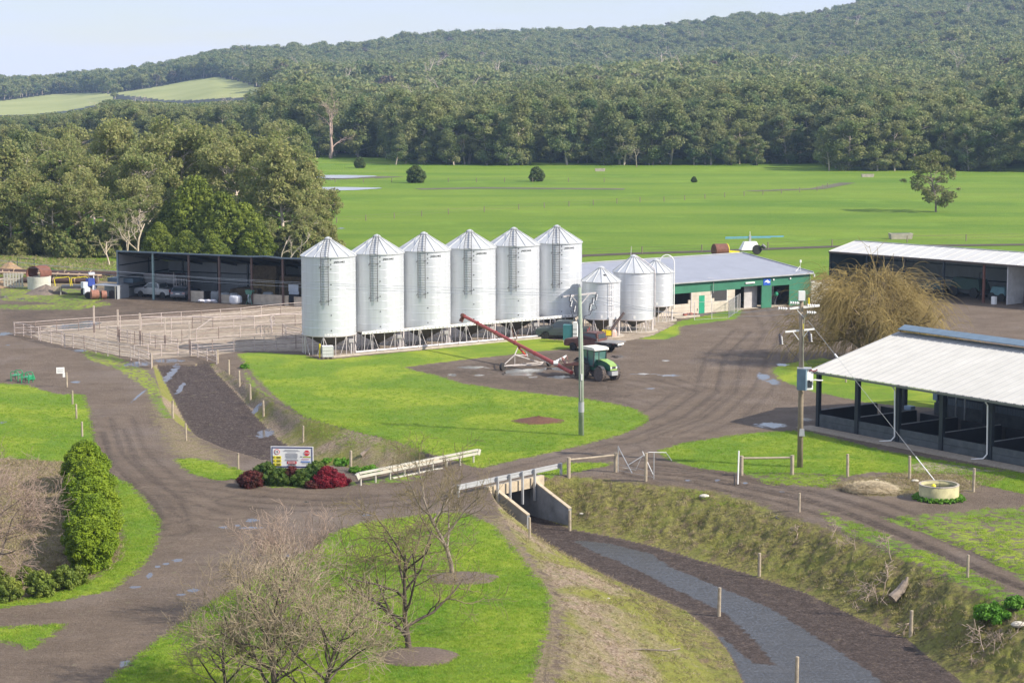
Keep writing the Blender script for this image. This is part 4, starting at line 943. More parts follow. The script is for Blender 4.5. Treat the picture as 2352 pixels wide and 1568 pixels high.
# ================================================================== OPEN SHED ON THE LEFT
LA = R(-22.7); lx = Vector((cos(LA), sin(LA), 0)); ly = Vector((-sin(LA), cos(LA), 0))
q = PX(296.3 / 1.0884, 744.7 / 1.0884)
Ls = thing('hay_shed', q, LA, 'long open-fronted shed with dark skillion roof holding vehicles and hay, left', 'shed')
LLg, LF, LB, LD = 29.0, 5.6, 3.5, 11.1
SHL = corrug('silver_lining', (.42, .43, .44), .55, .25, 5, 1, .5, .08, .02); SHL2 = corrug('silver_lining_back', (.40, .42, .44), .55, .25, 5, 0, .5, .08, .02)
UND = mat('dark_roof_sheet', (.10, .095, .09), .6, .3)
kx = [0, 4.9, 9.8, 13.9, 18.2, 20.2, 22.3, 27, LLg]; kz = [0, 0, -.02, -.03, -.06, .05, -.1, -.05, -.05]
m = MB()
for (a, za), (b, zb) in zip(list(zip(kx, kz))[:-1], list(zip(kx, kz))[1:]):
    m.add([(a, -.25, LF + za), (b, -.25, LF + zb), (b, LD + .2, LB + zb), (a, LD + .2, LB + za), (a, -.25, LF + za + .06), (b, -.25, LF + zb + .06), (b, LD + .2, LB + zb + .06), (a, LD + .2, LB + za + .06)], [(0, 3, 2, 1), (4, 5, 6, 7), (0, 1, 5, 4), (2, 3, 7, 6), (3, 0, 4, 7)])
m.build('roof', UND, Ls)
m = MB()
for (a, za), (b, zb) in zip(list(zip(kx, kz))[:-1], list(zip(kx, kz))[1:]): m.beam((a, -.32, LF + za + .02), (b, -.32, LF + zb + .02), .1, .17)
m.build('gutter', mat('blue_grey_gutter', (.15, .20, .24), .5), Ls)
MB().add([(.06, .1, 0), (.06, LD, 0), (.06, LD, LB), (.06, .1, LF - .05), (-.02, .1, 0), (-.02, LD, 0), (-.02, LD, LB), (-.02, .1, LF - .05)], [(0, 1, 2, 3), (7, 6, 5, 4), (0, 3, 7, 4)]).build('side_wall', SHL, Ls)
MB().box((LLg / 2, LD, LB / 2), (LLg, .06, LB)).build('rear_wall', SHL2, Ls)
MB().add([(LLg, .1, 0), (LLg, LD, 0), (LLg, LD, LB), (LLg, .1, LF - .15)], [(0, 1, 2, 3)]).build('side_wall', SHL, Ls)
for z in (1.1, 2.5, 3.9): m = MB(); m.beam((.14, .2, z), (.14, LD * (1 if z < LB else (LF - z) / (LF - LB)), z), .08, .12); m.build('girt', DKB, Ls)
for z in (1.1, 2.3): MB().beam((.2, LD - .1, z), (LLg, LD - .1, z), .08, .12).build('girt', DKB, Ls)
GRP = mat('grey_green_post', (.22, .32, .32), .5); BRP = mat('brown_post', (.11, .07, .06), .6); BLP = mat('blue_grey_post', (.16, .20, .24), .5)
for k, (x, mt_) in enumerate(((0, BLP), (4.9, GRP), (9.8, BRP), (13.9, BRP), (18.2, BRP), (22.3, BRP), (26.6, BRP))):
    MB().box((x, 0, LF / 2 - .04), (.22, .22, LF - .1)).build('post', mt_, Ls)
    MB().box((x, 6.6, (LF + (LB - LF) * 6.6 / LD) / 2), (.2, .2, LF + (LB - LF) * 6.6 / LD - .1)).build('post', DKB, Ls)
    m = MB(); m.beam((x, 0, LF - .2), (x, LD, LB - .15), .12, .25); m.build('rafter', DKB, Ls)
for x, l, h in ((10.7, 1.9, 1.25), (14.6, 1.5, .95), (20.6, 4.6, 1.2), (25.4, 3.5, 1.1)):
    MB().box((x, .15, h / 2), (l, .14, h)).build('bay_panel', CONCM, Ls)
def onL(x, y, z=0): return Ls.location + lx * x + ly * y + Vector((0, 0, z))
HAY = mat('hay', (.20, .145, .065), .95, 0, .35, 3, .6, 25)
HAYD = mat('old_hay', (.115, .085, .05), .95, 0, .4, 3, .6, 25)
for i, (x, y, w_, d_, h_, z, mt_, lb) in enumerate(((15.0, 5.5, 3.0, 2.4, 1.3, .0, HAYD, 'low hay block at the foot of the hay stack in the left shed'), (16.6, 6.5, 3.4, 2.4, 2.4, 0, HAY, 'big hay block in the middle of the left shed'), (16.9, 6.5, 3.2, 2.4, 1.6, 2.4, HAYD, 'hay block lying on top of the big hay block'), (13.4, 6.2, 2.2, 2.4, 1.1, 3.1 - 1.6, HAYD, 'hay block beside the stack, under the roof of the left shed'), (20.2, 6.8, 3.2, 2.4, 2.8, 0, HAYD, 'darker hay stack in the right half of the left shed'))):
    p = onL(x, y, 0); t = MB().box((0, 0, z * (i == 2) + h_ / 2 + (.0 if i != 3 else .0)), (w_, d_, h_), taper=.97).build('hay_block', mt_, None, loc=p); t.rotation_euler = (0, 0, LA); tag(t, lb, 'hay')
BAG = mat('white_bag', (.62, .64, .68), .55, 0, .1, 3)
def sack(p, w_, d_, h_, mt_, lb, nm='bulk_bag', cat='bag', rz=0):
    m = MB(); n = 14; pr = []
    for k in range(9):
        t_ = k / 8; r = .5 * (1 - abs(2 * t_ - 1) ** 5 * .3); pr.append((r, t_))
    m.lathe(pr, 16); m.v = [(math.copysign(abs(x) ** .75 * .5 ** .25, x) * w_, math.copysign(abs(y) ** .75 * .5 ** .25, y) * d_, z * h_ + .03 * sin(9 * x + 5 * y)) for x, y, z in m.v]
    o = m.build(nm, mt_, None, True, loc=p); o.rotation_euler = (0, 0, rz); tag(o, lb, cat); return o
sack(onL(16.2, -.3), 1.5, 1.1, 1.0, BAG, 'rounded white bulk bag at the shed front between brown posts', rz=LA)
sack(onL(12.4, 1.6), 1.2, 1.0, 1.15, mat('dull_bag', (.26, .28, .29), .7), 'dull grey bulk bag behind the left concrete panel'); sack(onL(13.7, 1.6), 1.2, 1.0, 1.05, MATS['dull_bag'], 'dull grey bulk bag just left of the third brown post'); sack(onL(14.7, 1.9), 1.1, 1.0, 1.0, MATS['dull_bag'], 'dull grey bulk bag just right of the third brown post')
sack(onL(17.5, 1.0), .8, .8, 1.15, BAG, 'small pale blue bag beside the green drill hopper'); sack(onL(19.3, 1.8), 1.3, 1.1, 1.3, MATS['dull_bag'], 'grey bulk bag behind the long concrete panel')
m = MB()
for k in range(14):
    a = k * .9; m.ball((cos(a) * .5 * (k % 3), sin(a * 1.7) * .3, .12 + .05 * (k % 4)), .32, 7, sq=(1.3, .8, .55))
t = m.build('tarpaulin_heap', mat('crumpled_white_plastic', (.6, .6, .66), .4, 0, .2, 6), None, loc=onL(12.7, -.4)); tag(t, 'crumpled white and pink tarpaulin heap lying at the shed front', 'tarpaulin')
t = thing('white_panel_board', onL(21.9, 3.2), LA, 'white door-like board leaning inside the right bay of the left shed', 'board')
for k in range(2): MB().box((0, .1 * k, 1.75 - k * .8), (1.3, .05, .78)).build('panel', mat('blue_white_panel', (.62, .68, .75), .5), t)
MB().box((0, .25, .5), (1.3, .6, 1.0)).build('stand', DARKS, t)
t = thing('white_window_frame', onL(14.2, 9), LA, 'white-patterned window panel hanging at the back of the left shed', 'window')
MB().box((0, 0, 2.6), (.9, .05, 1.7)).build('pane', mat('pale_pane', (.5, .55, .55), .5), t)
for k in range(4): MB().box((-.3 + k * .2, -.04, 2.6), (.05, .05, 1.6)).build('bar', WHITE, t)
t = thing('seed_drill', onL(17.9, -.0), LA, 'green spindly seed hopper stand beside the white bag', 'farm machine')
gsp = mat('pale_green_machine', (.10, .24, .18), .5); MB().box((0, 0, 1.4), (.7, .5, .5), taper=1.3).build('hopper', gsp, t); m = MB()
for s in (-1, 1): m.tube((0, 0, 1.1), (s * .4, -.2, 0), .04, n=5); m.tube((0, 0, 1.1), (s * .3, .3, 0), .04, n=5)
m.build('stand', gsp, t)
# ---------------------------------------------------------------- vehicles
GLASS = glassmat('dark_glass', (.03, .04, .045)); TYRE = mat('tyre', (.03, .028, .027), .85, 0, .2, 8); HUB = mat('wheel_rim', (.4, .4, .4), .4, .4)
def wheel(parent, x, y, r, w_=.24, mt=TYRE, hub=HUB, name='wheel', lug=0):
    m = MB(); m.lathe([(r * .6, -w_ / 2), (r * .93, -w_ / 2), (r, -w_ / 2 + .04), (r, w_ / 2 - .04), (r * .93, w_ / 2), (r * .6, w_ / 2)], 24)
    if lug:
        for i in range(lug):
            a = 2 * PI * i / lug
            for s in (-1, 1):
                k = len(m.v); m.box((r + .02, s * 0, s * w_ * .24), (.07, .07, w_ * .56)); M_ = Matrix.Rotation(a + s * PI / lug / 1.2, 4, 'Z') @ Matrix.Translation((r + .01, 0, s * w_ * .24)) @ Matrix.Rotation(s * .6, 4, 'X') @ Matrix.Translation((-(r + .02), 0, -s * w_ * .24)); m.xf(M_, k)
    m.xf(Matrix.Rotation(PI / 2, 4, 'X')); o = m.build(name, mt, parent, loc=(x, y, r))
    h = MB(); h.lathe([(r * .58, -w_ * .42), (r * .5, -w_ * .5), (r * .2, -w_ * .3), (r * .18, -w_ * .46), (.01, -w_ * .46)], 16, cap=False); h.lathe([(r * .58, w_ * .42), (r * .5, w_ * .5), (r * .2, w_ * .3), (r * .18, w_ * .46), (.01, w_ * .46)], 16, cap=False)
    h.xf(Matrix.Rotation(PI / 2, 4, 'X')); h.build('rim', hub, o); return o
def car_body(prof, width, tumble=.14, base=.9):
    """side profile (x,z) swept across with tumblehome above the belt line"""
    m = MB(); n = len(prof); ys = [-1, -.96, .96, 1]; v = []
    for s in ys:
        for x, z in prof:
            t_ = max(0, (z - base) / .9) * tumble
            v.append((x * (1 if abs(s) < 1 else .995), s * width / 2 * (1 - t_) - (0 if abs(s) < 1 else math.copysign(.0, s)), z - (.0 if abs(s) < 1 else .02)))
    f = []
    for j in range(3):
        for i in range(n): f.append((j * n + i, j * n + (i + 1) % n, (j + 1) * n + (i + 1) % n, (j + 1) * n + i))
    f += [tuple(range(n - 1, -1, -1)), tuple(range(3 * n, 4 * n))]
    return m.add(v, f)
def pickup(loc, rz, paint, label, flat=False, tray=None, tub=True):
    t = thing('pickup_truck', loc, rz, label, 'pickup truck')
    lo = [(2.6, .45), (2.62, .95), (2.5, 1.08), (1.3, 1.18), (.55, 1.78), (.2, 1.84), (-.75, 1.82), (-1.0, 1.74), (-1.12, 1.15)]
    if tub: lo += [(-2.6, 1.12), (-2.62, .5)]
    else: lo += [(-1.12, .5)]
    arch = lambda cx: [(cx - .45, .42), (cx - .3, .72), (cx, .82), (cx + .3, .72), (cx + .45, .42)]
    body = lo + ([(-2.1, .42)] + arch(-1.65)[1:-1] + [(-1.2, .42)] if tub else []) + arch(1.65)
    car_body(body, 1.82).build('body', paint, t)
    for s in (-1, 1):
        m = MB(); y = s * .86; f = lambda z: s * (.91 * (1 - max(0, (z - .9) / .9) * .14) + .006)
        m.add([(1.1, f(1.2), 1.2), (.5, f(1.72), 1.72), (-.75, f(1.74), 1.74), (-.98, f(1.2), 1.2)], [(0, 1, 2, 3)]); m.build('side_window', GLASS, t)
        MB().box((.9, s * 1.0, 1.22), (.1, .2, .18)).build('mirror', DARKS, t)
        MB().box((2.55, s * .62, .9), (.14, .4, .2)).build('headlight', mat('lamp_glass', (.7, .7, .65), .2), t)
        MB().box(((-2.62 if tub else -2.75), s * .75, .92), (.06, .2, .3) if tub else (.06, .25, .14)).build('tail_light', mat('red_lens', (.5, .03, .02), .3), t)
        if s: wheel(t, 1.65, s * .78, .39); wheel(t, -1.65, s * .78, .39)
    m = MB(); m.add([(1.27, -.72, 1.215), (1.27, .72, 1.215), (.6, .66, 1.775), (.6, -.66, 1.775)], [(0, 1, 2, 3)]); m.build('windscreen', GLASS, t)
    m = MB(); m.add([(-1.115, -.72, 1.25), (-1.035, -.64, 1.7), (-1.035, .64, 1.7), (-1.115, .72, 1.25)], [(0, 1, 2, 3)]); m.build('rear_window', GLASS, t)
    MB().box((2.62, 0, .6), (.12, 1.7, .22)).build('bumper', DARKS, t)
    if tub: MB().box((-1.86, 0, 1.135), (1.35, 1.5, .04)).build('tray_liner', DARKS, t)
    else:
        MB().box((-2.0, 0, .98), (2.3, 2.0, .09)).build('tray', tray, t)
        m = MB(); m.box((-1.5, 0, .62), (3.0, .7, .16)); m.build('chassis', DARKS, t)
        m = MB()
        for y in (-.85, .85): m.tube((-1.0, y, 1.0), (-1.0, y, 1.75), .035, n=5)
        m.tube((-1.0, -.85, 1.9), (-1.0, .85, 1.9), .035, n=5); m.tube((-1.0, -.9, 1.55), (-1.0, .9, 1.55), .03, n=5)
        for y in (-.85, .85): m.tube((-1.0, y, 1.75), (-1.0, y * .95, 1.9), .035, n=5)
        for k in range(9): m.tube((-1.0, -.5 + k * .125, 1.25), (-1.0, -.5 + k * .125, 1.55), .012, n=4)
        m.tube((-1.0, -.5, 1.25), (-1.0, .5, 1.25), .02, n=4)
        m.build('headboard', RUST, t); MB().box((-1.05, 0, 1.15), (.04, 1.9, .3)).build('tray_end', tray, t)
        MB().box((-3.12, 0, .82), (.06, 1.2, .16)).build('number_plate_bar', WHITE, t)
        for s in (-1, 1): MB().box((-2.0, s * .85, .7), (.9, .3, .25)).build('mudguard', DARKS, t)
    return t
DKG = mat('dark_grey_paint', (.085, .10, .10), .35, .3, .1); MAR = mat('faded_maroon_paint', (.12, .05, .04), .45, .1, .3, 3)
pickup(PX(*CC(320, 860)), R(172), DKG, 'dark grey-green pickup truck parked against the silos')
t_ = pickup(PX(*CM(1640, 790)), R(148), MAR, 'dusty maroon flatbed pickup truck behind the tractor', tub=False, tray=mat('worn_tray', (.24, .23, .22), .6, .1, .2))
def wagon(loc, rz, paint, label):
    t = thing('parked_car', loc, rz, label, 'car')
    arch = lambda cx: [(cx - .42, .36), (cx - .28, .64), (cx, .72), (cx + .28, .64), (cx + .42, .36)]
    pr = [(2.3, .45), (2.3, .8), (1.3, 1.0), (.5, 1.5), (-1.6, 1.5), (-2.15, 1.05), (-2.3, .95), (-2.3, .4), (-1.85, .36)] + arch(-1.4)[1:-1] + [(-.95, .36)] + arch(1.4)
    car_body(pr, 1.8).build('body', paint, t)
    m = MB(); m.add([(-1.66, -.7, 1.45), (-1.66, .7, 1.45), (-2.14, .76, 1.08), (-2.14, -.76, 1.08)], [(0, 1, 2, 3)]); m.build('rear_window', GLASS, t)
    for s in (-1, 1):
        f = lambda z: s * (.9 * (1 - max(0, (z - .9) / .9) * .14) + .006); MB().add([(1.1, f(1.02), 1.02), (.45, f(1.44), 1.44), (-1.5, f(1.44), 1.44), (-1.9, f(1.05), 1.05)], [(0, 1, 2, 3)]).build('side_window', GLASS, t)
        MB().box((-2.3, s * .72, .85), (.06, .3, .22)).build('tail_light', mat('pale_lens', (.45, .3, .3), .3), t)
        wheel(t, 1.4, s * .78, .34); wheel(t, -1.4, s * .78, .34)
    MB().box((-2.33, 0, .78), (.03, .5, .13)).build('number_plate', WHITE, t); MB().box((-2.32, 0, .52), (.12, 1.6, .16)).build('bumper', DARKS, t); return t
wagon(onL(7.5, 2.6), LA + PI / 2 + R(12), mat('silver_blue_paint', (.20, .23, .28), .3, .5), 'silver wagon parked nose-in at the left shed, beside the black bin')
pickup(onL(3.6, 2.6), LA + R(174), mat('silver_paint', (.36, .37, .38), .35, .4), 'silver pickup truck standing inside the left bay of the shed')
t = thing('feed_trailer', onL(3.2, 5.2), LA, 'maroon-topped tip trailer behind the silver pickup', 'trailer')
MB().box((0, 0, 2.0), (4.2, 2.0, 1.0), taper=1.1).build('bin', mat('grey_bin', (.34, .34, .35), .5, .2), t); MB().box((0, 0, 2.55), (4.5, 2.2, .12)).build('rim_rail', mat('maroon_rail', (.12, .05, .05), .5), t)
for s in (-1, 1): wheel(t, -.6 * s, -1, .5); wheel(t, -.6 * s, 1, .5)
MB().box((0, 0, 1.2), (3.6, .8, .4)).build('chassis', DARKS, t)
t = thing('stock_crate', onL(6.6, 3.2), LA, 'grey pipe stock crate standing between the pickup and the wagon', 'crate')
for k in range(6): MB().tube((-.9 + .36 * k, 0, .6), (-.9 + .36 * k, 0, 2.3 + (.7 if k == 0 else 0)), .03, n=5).build('bar', LEGM, t)
for z in (.7, 1.4, 2.2): MB().tube((-.9, 0, z), (.9, 0, z), .03, n=5).build('rail', LEGM, t)
m = MB(); m.ball((0, 0, .75), 1.0, 12, sq=(1.5, 1.0, .75)); t = m.build('covered_heap', mat('black_tarp', (.015, .015, .02), .4), None, True, loc=onL(9.0, 1.6)); tag(t, 'black tarp-covered heap beside the silver wagon', 'tarpaulin')
# ---------------------------------------------------------------- tractor with front linkage
tp = PX(*CM(1660, 1385)); tp = PX(*CC(585, 1165))
TG = mat('tractor_green', (.25, .39, .10), .4, 0, .15, 2); TDK = mat('tractor_dark_green', (.02, .10, .06), .4); TW = mat('dusty_white', (.62, .60, .52), .6)
T = thing('farm_tractor', (tp.x, tp.y, 0), R(-52), 'lime green farm tractor with white cab roof towing the red auger', 'tractor')
DIRT = mat('muddy_tyre', (.10, .08, .07), .9, 0, .3, 6)
for s in (-1, 1):
    wheel(T, 1.28, s * .82, .62, .42, DIRT, mat('muddy_hub', (.15, .12, .12), .7), 'front_wheel', 16); wheel(T, -1.15, s * .86, .86, .52, DIRT, MATS['muddy_hub'], 'rear_wheel', 18)
    m = MB(); m.add([(-2.0, s * .62, 1.45), (-1.5, s * .62, 1.82), (-.85, s * .62, 1.82), (-.3, s * .62, 1.4), (-2.0, s * 1.14, 1.45), (-1.5, s * 1.14, 1.82), (-.85, s * 1.14, 1.82), (-.3, s * 1.14, 1.4)], [(0, 1, 5, 4), (1, 2, 6, 5), (2, 3, 7, 6)]); m.build('rear_fender', DARKS, T)
    m = MB(); m.add([(.85, s * .66, 1.2), (1.15, s * .66, 1.36), (1.55, s * .66, 1.3), (1.8, s * .66, 1.1), (.85, s * 1.02, 1.2), (1.15, s * 1.02, 1.36), (1.55, s * 1.02, 1.3), (1.8, s * 1.02, 1.1)], [(0, 1, 5, 4), (1, 2, 6, 5), (2, 3, 7, 6)]); m.build('front_fender', DARKS, T)
    MB().box((2.13, s * .28, 1.2), (.06, .2, .16)).build('headlight', mat('lamp_glass', (.7, .7, .65), .2), T)
m = MB(); pr = [(.25, .95), (.25, 1.72), (.8, 1.78), (1.6, 1.62), (2.05, 1.4), (2.12, .95)]
m.prism(pr, .78); m.build('bonnet_side', TDK, T)
m = MB(); m.add([(.25, -.4, 1.74), (.25, .4, 1.74), (.8, .42, 1.80), (.8, -.42, 1.80), (1.6, .40, 1.65), (1.6, -.40, 1.65), (2.07, .36, 1.43), (2.07, -.36, 1.43), (2.15, .38, .97), (2.15, -.38, .97)], [(0, 1, 2, 3), (3, 2, 4, 5), (5, 4, 6, 7), (7, 6, 8, 9)]); m.build('bonnet', TG, T)
MB().box((2.165, 0, 1.22), (.02, .4, .2)).build('grille', DARKS, T); MB().box((2.0, 0, .72), (.6, .7, .35)).build('front_weights', GREYM, T); MB().box((.4, 0, .82), (3.2, .5, .4)).build('chassis', DARKS, T)
MB().box((1.28, 0, .62), (.25, 1.3, .2)).build('front_axle', DARKS, T)
m = MB(); cab = [(.22, 1.2), (.35, 2.55), (-1.3, 2.6), (-1.45, 1.2)]; m.prism(cab, 1.38); m.build('cab_glass', mat('green_glass', (.07, .16, .15), .08, spec=.9), T)
m = MB()
for s in (-1, 1):
    for a, b in (((.22, 1.1), (.37, 2.56)), ((-.55, 1.1), (-.55, 2.58)), ((-1.45, 1.1), (-1.32, 2.6)), ((.3, 1.2), (-1.45, 1.2))): m.beam((a[0], s * .7, a[1]), (b[0], s * .7, b[1]), .09, .09)
m.build('cab_frame', DARKS, T); m = MB(); m.prism([(.55, 2.56), (.5, 2.72), (.2, 2.8), (-1.2, 2.82), (-1.5, 2.74), (-1.5, 2.58)], 1.62); m.build('cab_roof', TW, T)
MB().box((-.55, 0, 1.1), (1.8, 1.2, .5)).build('cab_floor', TDK, T); MB().tube((.75, -.5, 1.6), (.75, -.5, 2.5), .045, n=7).build('exhaust', DARKS, T)
m = MB(); m.box((-.75, 0, 1.5), (.5, .5, .2)); m.box((-1.0, 0, 1.8), (.15, .5, .6)); m.build('driver_seat', DARKS, T)
# ---------------------------------------------------------------- red grain auger
tipA = Vector(G(*CB(1322, 752), 3.35) + (3.35,)); ftA = Vector(PX(*CM(1290, 1165), .5))
# keep the tube straight between intake and spout
AU = thing('grain_auger', (ftA.x, ftA.y, 0), 0, 'long red grain auger on a wheeled frame, raised towards the silos', 'grain auger')
m = MB(); m.tube(ftA, tipA, .17, .15, n=14); m.build('auger_tube', RED, AU, world=True)
d_ = (tipA - ftA).normalized(); mid = ftA.lerp(tipA, .49)
m = MB(); m.tube(tipA, tipA + Vector((-.25, 0, -.55)), .2, n=10); m.tube(tipA - d_ * .2, tipA + d_ * .25, .22, n=10); m.build('spout', RUST, AU, world=True)
for f in (.14, .32, .5, .68, .86): p = ftA.lerp(tipA, f); MB().tube(p - d_ * .06, p + d_ * .06, .2, n=14).build('flange', RED, AU, world=True)
m = MB(); up = Vector((0, 0, 1)); a1 = ftA.lerp(tipA, .52) + up * 1.3
for s in (-.6, .6): m.tube(ftA.lerp(tipA, .5) + up * .1, ftA.lerp(tipA, .5) + up * 1.2 + d_ * s * 1.1, .03, n=5)
m.build('truss_post', RUST, AU, world=True)
wl = PX(*CM(112, 1135)); w2 = PX(*CM(800, 1105))
side = Vector((wl.x - w2.x, wl.y - w2.y, 0)); axl = Vector((d_.y, -d_.x, 0)).normalized()
r_ = .36
wo = wheel(AU, 0, 0, .36, .24, TYRE, HUB); wo.location = (wl.x - ftA.x, wl.y - ftA.y, .36); wo.rotation_euler = (0, 0, R(55))
wo2 = wheel(AU, 0, 0, .36, .24, TYRE, HUB); w2b = w2 + Vector((.6, 1.8, 0)); wo2.location = (w2b.x - ftA.x, w2b.y - ftA.y, .36); wo2.rotation_euler = (0, 0, R(55))
FRM = mat('frame_steel', (.55, .50, .46), .5, .2, .2, 3)
m = MB(); h_ = Vector((0, 0, .42)); ap = ftA.lerp(tipA, .40) - up * .15; ap2 = ftA.lerp(tipA, .47) - up * .2; aq = wl.lerp(w2, .3) + Vector((0, .3, 1.35)); ar = wl.lerp(w2, .62) + Vector((0, .3, 1.15))
for a, b, rr in ((wl + h_, w2 + h_, .06), (wl + h_, aq, .05), (aq, w2 + h_ * 1.2, .05), (wl + h_ + Vector((.6, .5, 0)), w2b + h_, .05), (aq, ar + up * .1, .045), (ar, ap, .05), (w2 + h_, ftA.lerp(tipA, .22), .05), (aq + Vector((0, 0, -.9)), aq, .04), (aq, ap2, .05), (w2b + h_, ap, .05), (wl + h_, wl + h_ + Vector((.6, .5, 0)), .05), (ftA.lerp(tipA, .2) - up * .25, ap2 - up * .1, .045)): m.tube(a, b, rr, n=6)
m.build('undercarriage', FRM, AU, world=True)
MB().tube(ap - up * .5, ap2 - up * 0.0, .09, n=8).build('hydraulic_ram', mat('bright_red_ram', (.6, .06, .03), .5), AU, world=True)
hp = ftA.lerp(tipA, .16) + up * .1
m = MB(); bx = PX(*CM(1010, 985), 1.2); by = PX(*CM(1200, 885), 1.6); bz = PX(*CM(1130, 920), 1.5)
m.beam(bx, by, .14, .16); m.tube(bx - Vector((.15, 0, .1)), bx + Vector((.25, 0, -.1)), .2, n=8); m.build('intake_arm', WHITE, AU, world=True)
m = MB(); c1 = PX(*CM(1190, 1030), 1.1); c2 = PX(*CM(1420, 1010), 1.3); m.beam(bz, c1, .16, .2); m.beam(c1, c2, .25, .25); m.tube(c1.lerp(c2, .5), c2 + Vector((.2, 0, 0)), .17, n=10); m.tube(by, c1 + Vector((.3, 0, .1)), .05, n=6); m.build('drive_gearbox', mat('red_brown_gear', (.25, .11, .08), .6), AU, world=True)
m = MB(); c3 = PX(*CM(1260, 1095), .5); m.box(c3 + Vector((0, 0, .2)), (.9, .7, .55), R(-30), taper=1.25); m.build('intake_hopper', mat('tan_steel', (.38, .29, .2), .6), AU, world=True)
# pole-side cabinets
tc_ = mat('teal_cabinet', (.05, .19, .21), .45)
p = PX(*CC(382, 890)); t = thing('meter_cabinet', p, R(-8), 'teal and white cabinet standing behind the green-tinted power pole', 'cabinet')
MB().box((-.25, 0, 1.0), (.95, .8, 1.5)).build('cabinet_body', tc_, t); MB().box((.48, -.1, 1.15), (.42, .7, 1.75)).build('white_cabinet', WHITE, t); MB().box((0, 0, .13), (1.4, .8, .26)).build('plinth', CONCM, t)
for z in (.9, 1.35): MB().box((.48, -.46, z), (.42, .02, .03)).build('strap', INK, t)
# small clutter by the silos
for u, v, s_, mt_, lb in ((CM(1980, 560) + (.9, mat('pink_white_bag', (.6, .42, .38), .6), 'small pinkish bag on the pad beside the short silo leg')), (CM(1300, 270) + (1.3, mat('cream_tank', (.6, .52, .38), .6), 'cream drum behind the grey pickup'))):
    sack(PX(u, v), s_, s_ * .8, s_ * .8, mt_, lb)
# ================================================================== CATTLE YARDS
YR = mat('pale_pipe', (.52, .44, .40), .6, .15, .2, 3)
YRD = mat('stained_pipe', (.26, .20, .17), .7, .1, .3, 4)
def ptop(u, v, h):
    x, y = G(u, v, h); return Vector((x, y, hgt(x, y)))
def yard_fence(tops, h, label, rails=5, cr=CA, r=.028, pr=.045, mt=YR, name='yard_fence', top_r=None):
    pts = [ptop(*cr(u, v), h) for u, v in tops]
    t = thing(name, pts[0], 0, label, 'fence')
    for p in pts: MB().tube(p - Vector((0, 0, .1)), p + Vector((0, 0, h)), pr, n=6).build('post', YRD if rnd.random() < .25 else mt, t, world=True)
    for k in range(rails):
        z = h - .05 - k * (h - .3) / max(1, rails - 1) if rails > 1 else h - .05
        m = MB(); m.path([p + Vector((0, 0, z)) for p in pts], top_r if (top_r and k == 0) else r, 6); m.build('rail', mt if k % 2 == 0 else YRD, t, world=True)
    return t
yard_fence([(105, 738), (265, 732), (425, 720), (590, 708), (748, 698), (905, 688), (1060, 680), (1215, 668), (1365, 658), (1515, 650), (1662, 640), (1815, 632), (1968, 614), (2115, 600), (2280, 588), (2500, 565)], 1.35, 'long pale pipe fence along the far side of the cattle yards')
yard_fence([(1065, 700), (1290, 724 - 26), (1450, 712 - 16), (1605, 700), (1760, 694), (1915, 692), (2040, 680), (2225, 676), (2460, 662)], 1.3, 'pipe fence with a thick silver top rail across the middle of the yards', 4, top_r=.07)
yard_fence([(1130, 812), (1290, 802), (1370, 796), (1480, 788), (1648, 776), (1810, 762), (1968, 752), (2130, 748), (2285, 736), (2450, 726)], 1.25, 'low pipe fence dividing the pale concrete of the yards', 3)
yard_fence([(1440, 884), (1600, 870), (1762, 858), (1918, 848), (1990, 846), (2080, 840), (2230, 832), (2400, 824)], 1.35, 'near right yard fence beside the shaded concrete')
yard_fence([(303, 774), (383, 790), (465, 808), (487, 824), (550, 828), (633, 842), (720, 864), (810, 884), (900, 902), (985, 912)], 1.4, 'near left yard fence slanting down to the race', 6)
yard_fence([(985, 918), (1045, 938), (1140, 975)], 1.35, 'pipe gate closing the race on its left side', 6, name='yard_gate')
yard_fence([(1440, 892), (1490, 906), (1560, 930), (1632, 956)], 1.25, 'pipe gate closing the race on its right side', 5, name='yard_gate')
yard_fence([(905, 788), (960, 798), (1015, 808), (1075, 820), (1170, 836), (1340, 864)], 1.3, 'slanting inner pipe fence between the tall posts', 5)
yard_fence([(1010, 910), (1115, 905), (1215, 900), (1340, 893), (1430, 887)], 1.2, 'short pipe fence just above the race mouth', 3)
yard_fence([(805, 765), (900, 792), (985, 800)], 1.3, 'short pipe fence left of the slanting inner fence', 4)
yard_fence([(110, 740), (175, 748), (232, 760), (290, 776)], 1.3, 'short fence with a gate at the left corner of the yards', 5)
yard_fence([(2130, 750), (2155, 765), (2290, 790)], 1.3, 'small pen fence close to the first silo', 5)
yard_fence([(2065, 680), (2040, 700), (2050, 742)], 1.25, 'short cross fence near the silos joining two yard rails', 4)
yard_fence([(1605, 702), (1480, 790)], 1.2, 'cross rail linking the middle yard fences', 2)
for i, (x, y0, y1) in enumerate(((712, 612, 858), (892, 640, 890), (1058, 668, 918), (1246, 700, 952), (1432, 728, 990))):
    p = PX(*CA(x, y1)); h = (y1 - y0) / 3.0154 / ((560 + y1 / 3.0154 - 195) / 26)
    m = MB(); m.box((0, 0, h / 2), (.15, .15, h)); m2 = ['tall pale post in the yards, leftmost of the five', 'tall pale post in the yards, second from the left', 'tall pale post in the yards, in the middle of the five', 'tall pale post in the yards, second from the right', 'tall pale post at the head of the race, rightmost of the five'][i]
    o = m.build('yard_post', mat('pale_post', (.50, .42, .35), .7, 0, .2, 3), None, loc=p); tag(o, m2, 'post', 'tall posts in the cattle yards'); MB().box((0, -.02, h * .32), (.18, .18, h * .3)).build('stained_sleeve', YRD, o)
